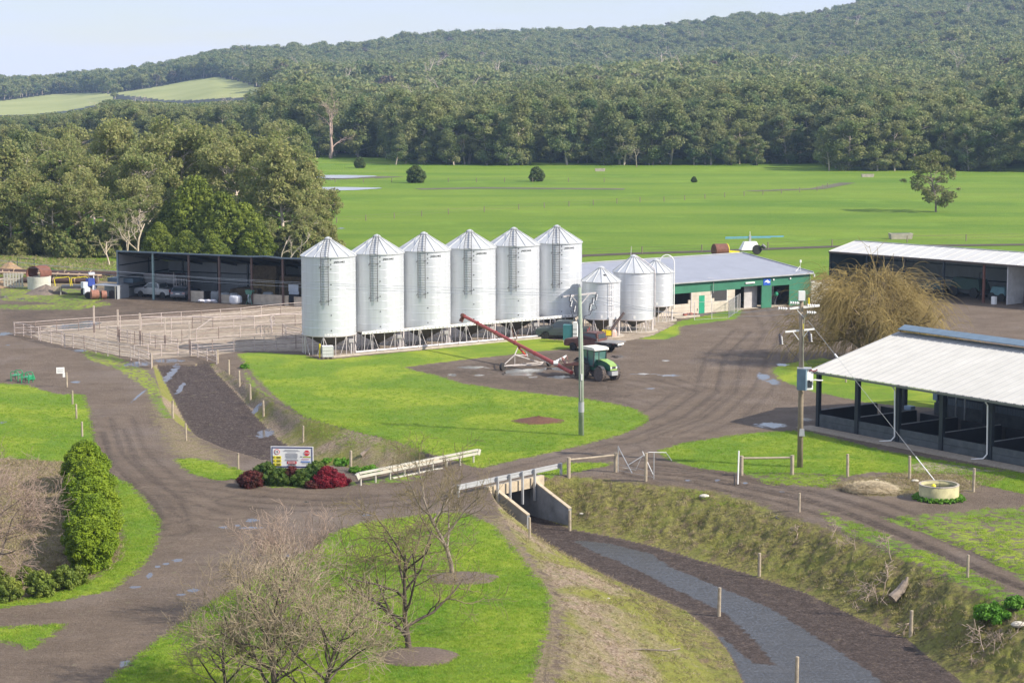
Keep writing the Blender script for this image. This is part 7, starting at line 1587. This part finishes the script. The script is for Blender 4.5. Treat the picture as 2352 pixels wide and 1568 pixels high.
for k, i in enumerate(sel):
    z, s_ = zone(U[i]); cm, tm = edge_g[int(rf.integers(5))]; sc_ = H_[i] / 18
    o = tree_obj('forest_tree', (pts[i, 0], pts[i, 1], hz[i]), 'dense dark gum tree in the forest front, ' + z, 'gum tree', cm, tm, 'forest front trees, ' + s_, float(rf.uniform(0, 6.28)), sc_); w_ = rf.uniform(.9, 1.25); o.scale = (sc_ * w_, sc_ * w_, sc_)
def scatter(name, P_, sc_, rot, var, protos, label=None, cat=None, tilt=None):
    """one object that instances the prototype meshes on its points"""
    me = bpy.data.meshes.new(name); me.vertices.add(len(P_)); me.vertices.foreach_set('co', np.ascontiguousarray(P_, np.float32).ravel())
    a = me.attributes.new('s3', 'FLOAT_VECTOR', 'POINT'); a.data.foreach_set('vector', np.ascontiguousarray(sc_, np.float32).ravel())
    a = me.attributes.new('r3', 'FLOAT_VECTOR', 'POINT'); a.data.foreach_set('vector', np.ascontiguousarray(rot, np.float32).ravel())
    a = me.attributes.new('vr', 'INT', 'POINT'); a.data.foreach_set('value', np.ascontiguousarray(var, np.int32))
    o = link(name, me); ng = bpy.data.node_groups.new(name, 'GeometryNodeTree'); ng.interface.new_socket('Geometry', in_out='INPUT', socket_type='NodeSocketGeometry'); ng.interface.new_socket('Geometry', in_out='OUTPUT', socket_type='NodeSocketGeometry')
    gi = ng.nodes.new('NodeGroupInput'); go = ng.nodes.new('NodeGroupOutput'); jn = ng.nodes.new('GeometryNodeJoinGeometry'); Lk = ng.links.new
    def attr(k, ty): n = ng.nodes.new('GeometryNodeInputNamedAttribute'); n.data_type = ty; n.inputs[0].default_value = k; return n.outputs[0]
    s3, r3, vr = attr('s3', 'FLOAT_VECTOR'), attr('r3', 'FLOAT_VECTOR'), attr('vr', 'INT')
    e2r = ng.nodes.new('FunctionNodeEulerToRotation'); Lk(r3, e2r.inputs[0])
    for i, pm in enumerate(protos):
        po = bpy.data.objects.new(name + '_kind', pm); oi = ng.nodes.new('GeometryNodeObjectInfo'); oi.inputs['Object'].default_value = po; oi.inputs['As Instance'].default_value = True
        cmp_ = ng.nodes.new('FunctionNodeCompare'); cmp_.data_type = 'INT'; cmp_.operation = 'EQUAL'
        Lk(vr, cmp_.inputs[2]); cmp_.inputs[3].default_value = i
        ip = ng.nodes.new('GeometryNodeInstanceOnPoints'); Lk(gi.outputs[0], ip.inputs['Points']); Lk(cmp_.outputs[0], ip.inputs['Selection']); Lk(oi.outputs['Geometry'], ip.inputs['Instance']); Lk(e2r.outputs[0], ip.inputs['Rotation']); Lk(s3, ip.inputs['Scale']); Lk(ip.outputs[0], jn.inputs[0])
    Lk(jn.outputs[0], go.inputs[0]); md = o.modifiers.new('scatter', 'NODES'); md.node_group = ng; tag(o, label, cat, kind='stuff'); return o
def join_me(a, b, nm):
    """crown and trunk as one prototype mesh with two materials"""
    o = []
    for me in (a, b):
        v = np.zeros(len(me.vertices) * 3, np.float32); me.vertices.foreach_get('co', v); f = np.zeros(len(me.loops), np.int32); me.loops.foreach_get('vertex_index', f); o.append((v.reshape(-1, 3), f.reshape(-1, 4)))
    v = np.concatenate([o[0][0], o[1][0]]); f = np.concatenate([o[0][1], o[1][1] + len(o[0][0])]); me = geo(nm, v, f, [a.materials[0], b.materials[0]]); mi = np.concatenate([np.zeros(len(o[0][1]), np.int32), np.ones(len(o[1][1]), np.int32)]); me.polygons.foreach_set('material_index', mi); return me
edge_j = [join_me(a, b, 'tree_kind') for a, b in edge_g]; far_j = [join_me(a, b, 'tree_kind') for a, b in far_g + [gum(81, 17, 5.0, .2, 16, 42, .7, LB, 1, 0, False, 1.4)]] + [dead(85, 18, (0, 0), BKP, 3, (3, 3, 3), .022, .5, 4)]
P3 = np.stack([pts[rest, 0], pts[rest, 1], hz[rest]], 1); nr_ = len(P3); near_ = P3[:, 1] < 900
var = np.where(near_, rf.integers(0, 5, nr_), 5 + rf.choice(6, nr_, p=(.235, .235, .235, .235, .045, .015))); sz_ = H_[rest] / np.where(near_, 18, 17); wd = sz_ * rf.uniform(.9, 1.2, nr_)
scatter('forest', P3, np.stack([wd, wd, sz_], 1), np.stack([np.zeros(nr_), np.zeros(nr_), rf.uniform(0, 6.28, nr_)], 1), var, edge_j + far_j, 'grey-green gum forest covering the hills behind the paddock', 'forest')
# ---- willow
r2 = np.random.default_rng(5); S = []; tips = []
wb = PX(2012, 838)
for k in range(5): grow(r2, (r2.normal() * .3, r2.normal() * .3, -.3), (.95 * cos(k * 1.26), .95 * sin(k * 1.26), .9), 5.9, .26, 3, S, .10, .28, (4, 4, 4), .66, 5, .8, .02, tips)
St = np.array(S); big = St[St[:, 6] > .03]; t = thing('willow_tree', wb, 0, 'large leafless weeping willow with tangled yellow-brown twigs', 'willow tree')
v, f = segs_geo(big, 5); link('trunk', geo('willow_trunk', v, f, mat('willow_bark', (.21, .16, .095), .9, 0, .3, 2), True), t)
TW = []; cand = St[(St[:, 5] > 1.8) & (St[:, 5] < 8.6)]
for _ in range(6000):
    s_ = cand[r2.integers(len(cand))]; p = s_[3:6].copy(); rad = np.hypot(p[0], p[1]); ang = math.atan2(p[1], p[0]) + r2.normal() * .5; l = r2.uniform(1.0, 4.6); out_ = r2.uniform(.2, .9); d = np.array([cos(ang) * out_, sin(ang) * out_, r2.uniform(-.3, .75)]); n = 6; r0 = .019
    for i in range(n):
        d = d + r2.normal(size=3) * .12; d[2] -= .20 + .06 * i; d /= np.linalg.norm(d); q = p + d * l / n
        if q[2] < .3: break
        r1 = .019 * (1 - (i + 1) / n * .6); TW.append((*p, *q, r0, r1)); p, r0 = q, r1
v, f = segs_geo(TW + [tuple(x) for x in St[St[:, 6] <= .03]], 3); o = link('twigs', geo('willow_twigs', v, f, mat('willow_twig', (.20, .145, .045), .8, 0, 0, .5, col2=(.40, .30, .10))), t); o['kind'] = 'stuff'
# ---- leafless garden trees
def bare(seed, H, Rr, bark, twig, lev=4, nmain=6, h0=.25, lean=(0, 0), rad=.12, kids=(4, 5, 5, 5), spread=.75, up=.12, wander=.3, minr=.009, decay=.6):
    r2 = np.random.default_rng(seed); S = []; p = np.array([0, 0, -.2]); d = np.array([lean[0], lean[1], 1.0]); n = 6; r0 = rad; pts_ = [p]
    for i in range(n):
        d = d + np.append(r2.normal(size=2) * .08, 0); d /= np.linalg.norm(d); q = p + d * (H * .62) / n; r1 = rad * (1 - (i + 1) / n * .75); S.append((*p, *q, r0, r1)); p, r0 = q, r1; pts_.append(q)
    for j in range(nmain):
        f_ = h0 + (1 - h0) * j / nmain; a = f_ * n; i = min(int(a), n - 1); q = pts_[i] + (pts_[i + 1] - pts_[i]) * (a - i); th = j * 2.4 + seed; L1 = Rr * (1 - .35 * f_) * .72
        grow(r2, q, (cos(th), sin(th), .35 + .75 * f_), L1, rad * .5 * (1 - .4 * f_), lev - 1, S, up, wander, kids, decay, 5, spread, minr)
    St = np.array(S); b_ = St[:, 6] > .03; v, f = segs_geo(St[b_], 6); t1 = geo('bare_trunk', v, f, bark, True); v, f = segs_geo(St[~b_], 3); return t1, geo('bare_twigs', v, f, twig)
TWB = mat('brown_twig', (.13, .10, .055), .85, 0, 0, .6, col2=(.25, .20, .10)); TWP = mat('pinkish_twig', (.27, .19, .15), .85, 0, 0, .6, col2=(.42, .32, .25)); TWG = mat('grey_tan_twig', (.22, .17, .11), .85, 0, 0, .6, col2=(.40, .32, .22)); BKK = mat('dark_bark', (.085, .065, .05), .9, 0, .3, 3)
for (u, v, H, Rr, seed, bark, twig, lb, kw) in ((940, 1489, 7.6, 5.6, 2, BKK, TWB, 'dark leafless tree on the near lawn with a low right limb', dict(h0=.12, lean=(-.12, .05), rad=.17, nmain=12, spread=.8, up=.05, kids=(5, 5, 5, 5))),
    (1040, 1316, 7.6, 5.2, 8, BKG, TWB, 'leafless tree on the near lawn standing in a mulch ring, close to the culvert', dict(h0=.32, rad=.15, nmain=9, up=.14, kids=(4, 5, 4, 5))),
    (640, 1425, 5.4, 4.4, 13, BKK, TWP, 'pinkish leafless tree at the lawn edge beside the drive', dict(h0=.2, rad=.11, nmain=10, up=.2, spread=.7, kids=(5, 5, 5, 5))),
    (630, 1600, 6.0, 5.2, 21, BKK, TWG, 'large tan leafless tree at the bottom edge, left of the lawn', dict(h0=.12, rad=.17, nmain=12, up=.14, kids=(5, 6, 5, 5))),
    (742, 1618, 5.2, 4.8, 34, BKK, TWG, 'tan leafless tree at the bottom edge beside the larger one', dict(h0=.15, rad=.13, nmain=10, up=.16, kids=(5, 5, 5, 5))),
    (-12, 1318, 6.6, 4.9, 55, BKG, TWP, 'leafless pinkish tree at the left edge beside the hedge', dict(h0=.12, rad=.14, nmain=14, up=.12, kids=(5, 6, 6, 6))),
    (520, 1590, 4.2, 3.6, 60, BKK, TWG, 'small leafless tree at the bottom, leftmost of the lawn group', dict(h0=.1, rad=.1, nmain=8, up=.18))):
    p = P(u, v) if v < 1568 else PX(u, v); t = thing('bare_tree', p, 0, lb, 'leafless tree'); a, b_ = bare(seed, H, Rr, bark, twig, **kw); link('trunk', a, t); o = link('twigs', b_, t); o['kind'] = 'stuff'
# low limb of the dark tree
for i, (u, v, a, b_, lb) in enumerate(((1062, 1328, 1.95, 1.5, 'brown mulch ring around the tree near the culvert'), (958, 1508, 1.9, 1.6, 'grey mulch ring around the dark tree on the near lawn'))):
    p = PX(u, v); m = MB(); m.lathe([(1, -.02), (.92, .07), (.5, .11), (.02, .12)], 36, cap=False); m.v = [(x * a * (1 + .06 * sin(5 * math.atan2(y, x))), y * b_, z) for x, y, z in m.v]; o = m.build('mulch_ring', mat('grey_mulch', (.15, .11, .085), .95, 0, .45, 9, 1.0, 35), None, True, loc=p); tag(o, lb, 'mulch')
# ---- hedge and shrubs
hg = [blob(300 + i, 3.2, 1.55, 120, 300, .065, LHD, .02, .06, 'hedge_crown', .6, .7) for i in range(2)]
for i, (u, v, H, w_, lb) in enumerate(((196, 1118, 3.1, 1.0, 'golden-green conifer at the far end of the hedge by the drive'), (206, 1165, 3.1, 1.08, 'second golden-green conifer of the hedge'), (212, 1212, 3.05, 1.05, 'middle golden-green conifer of the hedge'), (214, 1260, 3.1, 1.08, 'fourth golden-green conifer of the hedge'), (210, 1302, 2.8, .98, 'nearest golden-green conifer of the hedge'))):
    cm, tm = hg[i % 2]; p = P(u, v); o = tree_obj('hedge_conifer', p, lb, 'conifer', cm, tm, 'conifers of the hedge by the left drive', (0, PI)[i % 2], H / 3.2); o.scale = (H / 3.2 * w_, H / 3.2 * w_ * 1.75, H / 3.2)
lw = blob(310, 1.3, .85, 22, 130, .085, LLL, .05, .1, 'shrub_crown')
for i, (u, v, s_, lb) in enumerate(((92, 1368, 1.0, 'small pale green shrub below the hedge, middle one'), (148, 1352, .95, 'small pale green shrub just left of the hedge foot'), (22, 1378, .9, 'small pale green shrub near the left edge'), (-8, 1345, .8, 'small pale green shrub cut by the left edge'), (180, 1340, .7, 'low pale green shrub right at the hedge foot'), (60, 1340, .7, 'low pale green shrub in the brown garden bed'))):
    tree_obj('garden_shrub', P(u, v), lb, 'shrub', lw[0], lw[1], 'small shrubs in the brown garden bed', i, s_)
gb_ = blob(320, 1.15, .95, 34, 190, .06, LGN, .02, .1, 'shrub_crown'); rb_ = blob(321, 1.1, .95, 34, 210, .055, LRD, .02, .35, 'shrub_crown'); mb_ = blob(322, 1.0, .9, 32, 200, .055, LMR, .02, .2, 'shrub_crown')
for pr, u, v, s_, w_, lb in ((gb_, 612, 1108, 1.15, 1, 'dark green clipped shrub at the left foot of the farm sign'), (gb_, 645, 1112, .9, 1, 'dark green clipped shrub under the left half of the sign'), (gb_, 698, 1113, .9, 1.05, 'dark green clipped shrub under the right half of the sign'), (gb_, 728, 1109, 1.2, .95, 'green shrub at the right foot of the farm sign'), (mb_, 577, 1116, 1.0, 1.1, 'maroon shrub at the left end of the sign bed'), (mb_, 670, 1111, 1.15, .6, 'narrow maroon shrub in the middle of the sign bed'), (rb_, 752, 1116, 1.12, 1.0, 'bright crimson shrub at the right end of the sign bed'), (rb_, 778, 1114, .72, 1.15, 'low crimson shrub trailing right of the bright one'), (mb_, 716, 1119, .45, 1.5, 'low maroon shrub in front of the crimson one')):
    o = tree_obj('garden_shrub', P(u, v), lb, 'shrub', pr[0], pr[1], None, u, s_); o.scale = (s_ * w_, s_ * w_, s_)
for i, (cr, x, y, s_, lb) in enumerate(((CI, 770, 340, .85, 'bright green weed clump behind the white rail, left'), (CI, 870, 390, .6, 'bright green weed clump beside the lone post'), (CI, 980, 410, .95, 'bright green weed patch under the white rail'), (CI, 655, 315, .5, 'small weed clump right of the sign'), (CE, 2290, 990, .8, 'bright green weed clump at the right edge of the bank'), (CE, 2100, 1110, 1.2, 'dark green bush near the right edge of the bank'), (CA, 1845, 1085, .6, 'dark weed clump at the lawn edge by the race'), (CL, 1010, 320, .9, 'green weed clump behind the rusty pipes'))):
    lm = leafmat('weed_leaf', (.10, .26, .02), (.17, .34, .03), (.08, .18, .02), 1, .3) if 'weed_leaf' not in MATS else MATS['weed_leaf']; wd_ = blob(330 + i, .6, .9, 14, 90, .09, lm, .05, .1, 'weed_leaves'); tree_obj('weed_clump', P(*cr(x, y)), lb, 'weeds', wd_[0], None, None, 0, s_)
for k in range(26):
    a = k * .2417 + .05; wd_ = blob(360, .28, .3, 5, 26, .06, MATS['weed_leaf'], .0, .1, 'weed_leaves')[0] if k == 0 else wd_; o = link('grass_ring', wd_); o.location = wp + Vector((1.38 * cos(a) , 1.38 * sin(a), 0)); o.rotation_euler = (0, 0, a * 5); tag(o, 'green weeds growing round the foot of the water trough', 'weeds', 'weeds ringing the water trough')
# ---- grass and rank growth, instanced small tufts
def tuft(n, h, w_, lean, mt, seed, name='tuft'):
    r2 = np.random.default_rng(seed); v = []; f = []
    for k in range(n):
        a = r2.uniform(0, 6.28); b_ = r2.uniform(0, 6.28); x, y = r2.normal(size=2) * w_; hh = h * r2.uniform(.6, 1.2); l = lean * hh * r2.uniform(.2, 1.2); i = len(v); bw = h * .10
        v += [(x - bw * cos(b_), y - bw * sin(b_), -.02), (x + bw * cos(b_), y + bw * sin(b_), -.02), (x + l * .5 * cos(a) + bw * .7 * cos(b_), y + l * .5 * sin(a) + bw * .7 * sin(b_), hh * .6), (x + l * cos(a), y + l * sin(a), hh)]; f.append((i, i + 1, i + 2, i + 3))
    return geo(name, np.array(v), np.array(f), mt)
GRM = leafmat('grass_blade', (.16, .33, .022), (.27, .41, .035), (.38, .44, .07), .35, .42, 2.5)
STM = leafmat('dry_grass_blade', (.30, .23, .14), (.44, .36, .24), (.20, .18, .06), .6, .2, 3); RNK = leafmat('rank_blade', (.19, .21, .045), (.32, .32, .07), (.42, .34, .18), .5, .45, 3)
def inpoly(polys, n, seed, ymax=1e9, ymin=0, margin=.0):
    r2 = np.random.default_rng(seed); out_ = []
    A_ = [abs(sum(p[i][0] * p[(i + 1) % len(p)][1] - p[(i + 1) % len(p)][0] * p[i][1] for i in range(len(p)))) / 2 for p in polys]; tot = sum(A_)
    for p, a in zip(polys, A_):
        lo = p.min(0); hi = p.max(0); hi[1] = min(hi[1], ymax); lo[1] = max(lo[1], ymin); m_ = int(n * 1.6 * (hi[0] - lo[0]) * max(0, hi[1] - lo[1]) / tot)
        if m_ < 1: continue
        q = r2.uniform(lo, hi, (m_, 2)); q = q[sdist(q[:, 0], q[:, 1], p) > margin]; out_.append(q)
    q = np.concatenate(out_); u = CX + FO * q[:, 0] / q[:, 1]; v = VH + FO * HC / q[:, 1]; return q[(u > -60) & (u < 2410) & (v < 1640)]
def put(name, q, protos, smin, smax, seed, label, cat, tiltx=.0):
    r2 = np.random.default_rng(seed); z = _height(q[:, 0], q[:, 1]); n = len(q); s_ = r2.uniform(smin, smax, n)
    return scatter(name, np.stack([q[:, 0], q[:, 1], z], 1), np.stack([s_, s_, s_ * r2.uniform(.7, 1.3, n)], 1), np.stack([r2.normal(0, tiltx, n), r2.normal(0, tiltx, n), r2.uniform(0, 6.28, n)], 1), r2.integers(0, len(protos), n), protos, label, cat)
gl = [tuft(7, .085, .09, 1.3, GRM, 400 + i) for i in range(3)]
q = inpoly([GRw[0], GRw[1], GRw[4], GRw[5], GRw[6], GRw[7], GRw[8], GRw[9]], 95000, 3, 200, 0, -.12); dens = np.clip(1.25 - (q[:, 1] - 90) / 85, .0, 1) * (.35 + .9 * fbm(q[:, 0], q[:, 1], 1.8, 3, 12)); q = q[np.random.default_rng(1).random(len(q)) < dens]
put('grass', q, gl, .6, 1.25, 5, 'short bright green grass on the lawns', 'grass')
rk = [tuft(15, .34, .22, 1.3, RNK, 410), tuft(14, .34, .2, 1.4, STM, 411), tuft(14, .3, .22, 1.2, RNK, 412)]
dw = [tuft(9, .13, .13, 2.0, STM, 420), tuft(9, .10, .14, 1.6, RNK, 421)]
wk = blob(340, .75, .55, 10, 60, .07, leafmat('bank_weed_leaf', (.15, .22, .03), (.26, .31, .045), (.33, .29, .1), .7, .35, 2), .0, .1, 'weed')[0]; wk2 = blob(341, .6, .6, 9, 50, .07, leafmat('bank_dark_leaf', (.15, .12, .07), (.22, .21, .08), (.34, .26, .15), .9, .3, 2), .0, .1, 'weed')[0]
band = np.array([tuple(p) for p in drR[:-1]] + [tuple(p) for p in crR[::-1]]); q = inpoly([band], 2600, 9, 140, 60, .7); n1 = fbm(q[:, 0], q[:, 1], 3.0, 3, 21); q = q[np.random.default_rng(2).random(len(q)) < .35 + 1.1 * n1]
put('bank_growth', q, [rk[0], rk[2], rk[0], rk[2], dw[0], rk[1], dw[1], dw[0], rk[1], dw[1], rk[1], dw[0], dw[1]], .22, .5, 11, 'rank weeds and dead grass over the right drain bank', 'weeds', .25)
bandL = np.array([tuple(p) for p in drL[1:]] + [(9, 86), (4, 86)] + [tuple(p) for p in crL[::-1]]); q = inpoly([bandL], 6000, 13, 140, 60, .3); n1 = fbm(q[:, 0], q[:, 1], 2.2, 3, 22); q = q[np.random.default_rng(3).random(len(q)) < n1 * .8 - .15]
put('dry_grass', q, [dw[0], dw[0], dw[1]], .4, 1.0, 15, 'matted dry grass on the near drain bank', 'grass')
q = inpoly(PATw[:2] + [PATw[7], PATw[9]], 5000, 17, 200, 60, -.1); q = q[fbm(q[:, 0], q[:, 1], 1.4, 3, 31) > .5]; put('patchy_grass', q, gl, .6, 1.3, 18, 'patchy tufts of green grass beside the muddy track', 'grass')
q = inpoly([DRYw[2], DRYw[3]], 4200, 19, 160, 60, 0); put('dry_litter', q, [dw[0], dw[1]], .7, 1.3, 20, 'dead grass and leaf litter in the garden bed', 'litter')
lr = np.array([G(u, v) for u, v in ((-100, 578), (262, 602), (264, 645), (0, 640), (-100, 636))]); q = inpoly([lr], 7000, 23, 400, 150, 0); put('long_grass', q, [gl[0], gl[1], gl[2], gl[1], gl[0], dw[0]], 1.6, 3.2, 24, 'long tussocky grass behind the pipes at the left', 'grass')
br = [(geo('brush', *segs_geo((lambda S: (grow(np.random.default_rng(430 + k), (0, 0, 0), (.3, .2, .6), .8, .025, 2, S, 0, .4, (5, 5), .6, 3, .9, .010), S)[1])([]), 3), mat('dead_brush', (.36, .28, .22), .9, 0, .2, 2))) for k in range(2)]
q = np.array([(P(*CE(x, y)).x, P(*CE(x, y)).y) for x, y in ((2200, 1300), (2250, 1230), (2120, 1350), (2300, 1180), (1180, 950), (1100, 1010), (1250, 990), (1300, 860), (1000, 520), (1080, 560), (900, 480), (1350, 640), (1950, 1400), (2050, 1330), (2150, 1250), (1700, 720), (640, 480), (1500, 1100), (1150, 880), (2330, 1400))]); put('brush', q, br, .8, 1.6, 25, 'dead pale brush lying on the drain bank', 'brush', .5)
# ================================================================== HAZE
hz_ = MB().box((0, 1230, 117.4), (2900, 2720, 246)).build('haze', [], None); m = bpy.data.materials.new('haze'); m.use_nodes = True; nt = m.node_tree; nt.nodes.clear(); vp = N(nt, 'ShaderNodeVolumePrincipled'); o = N(nt, 'ShaderNodeOutputMaterial'); vp.inputs['Density'].default_value = .00013; vp.inputs['Color'].default_value = (.5, .7, 1, 1); vp.inputs['Anisotropy'].default_value = .2; nt.links.new(vp.outputs[0], o.inputs['Volume']); hz_.data.materials.append(m); tag(hz_, kind='stuff')
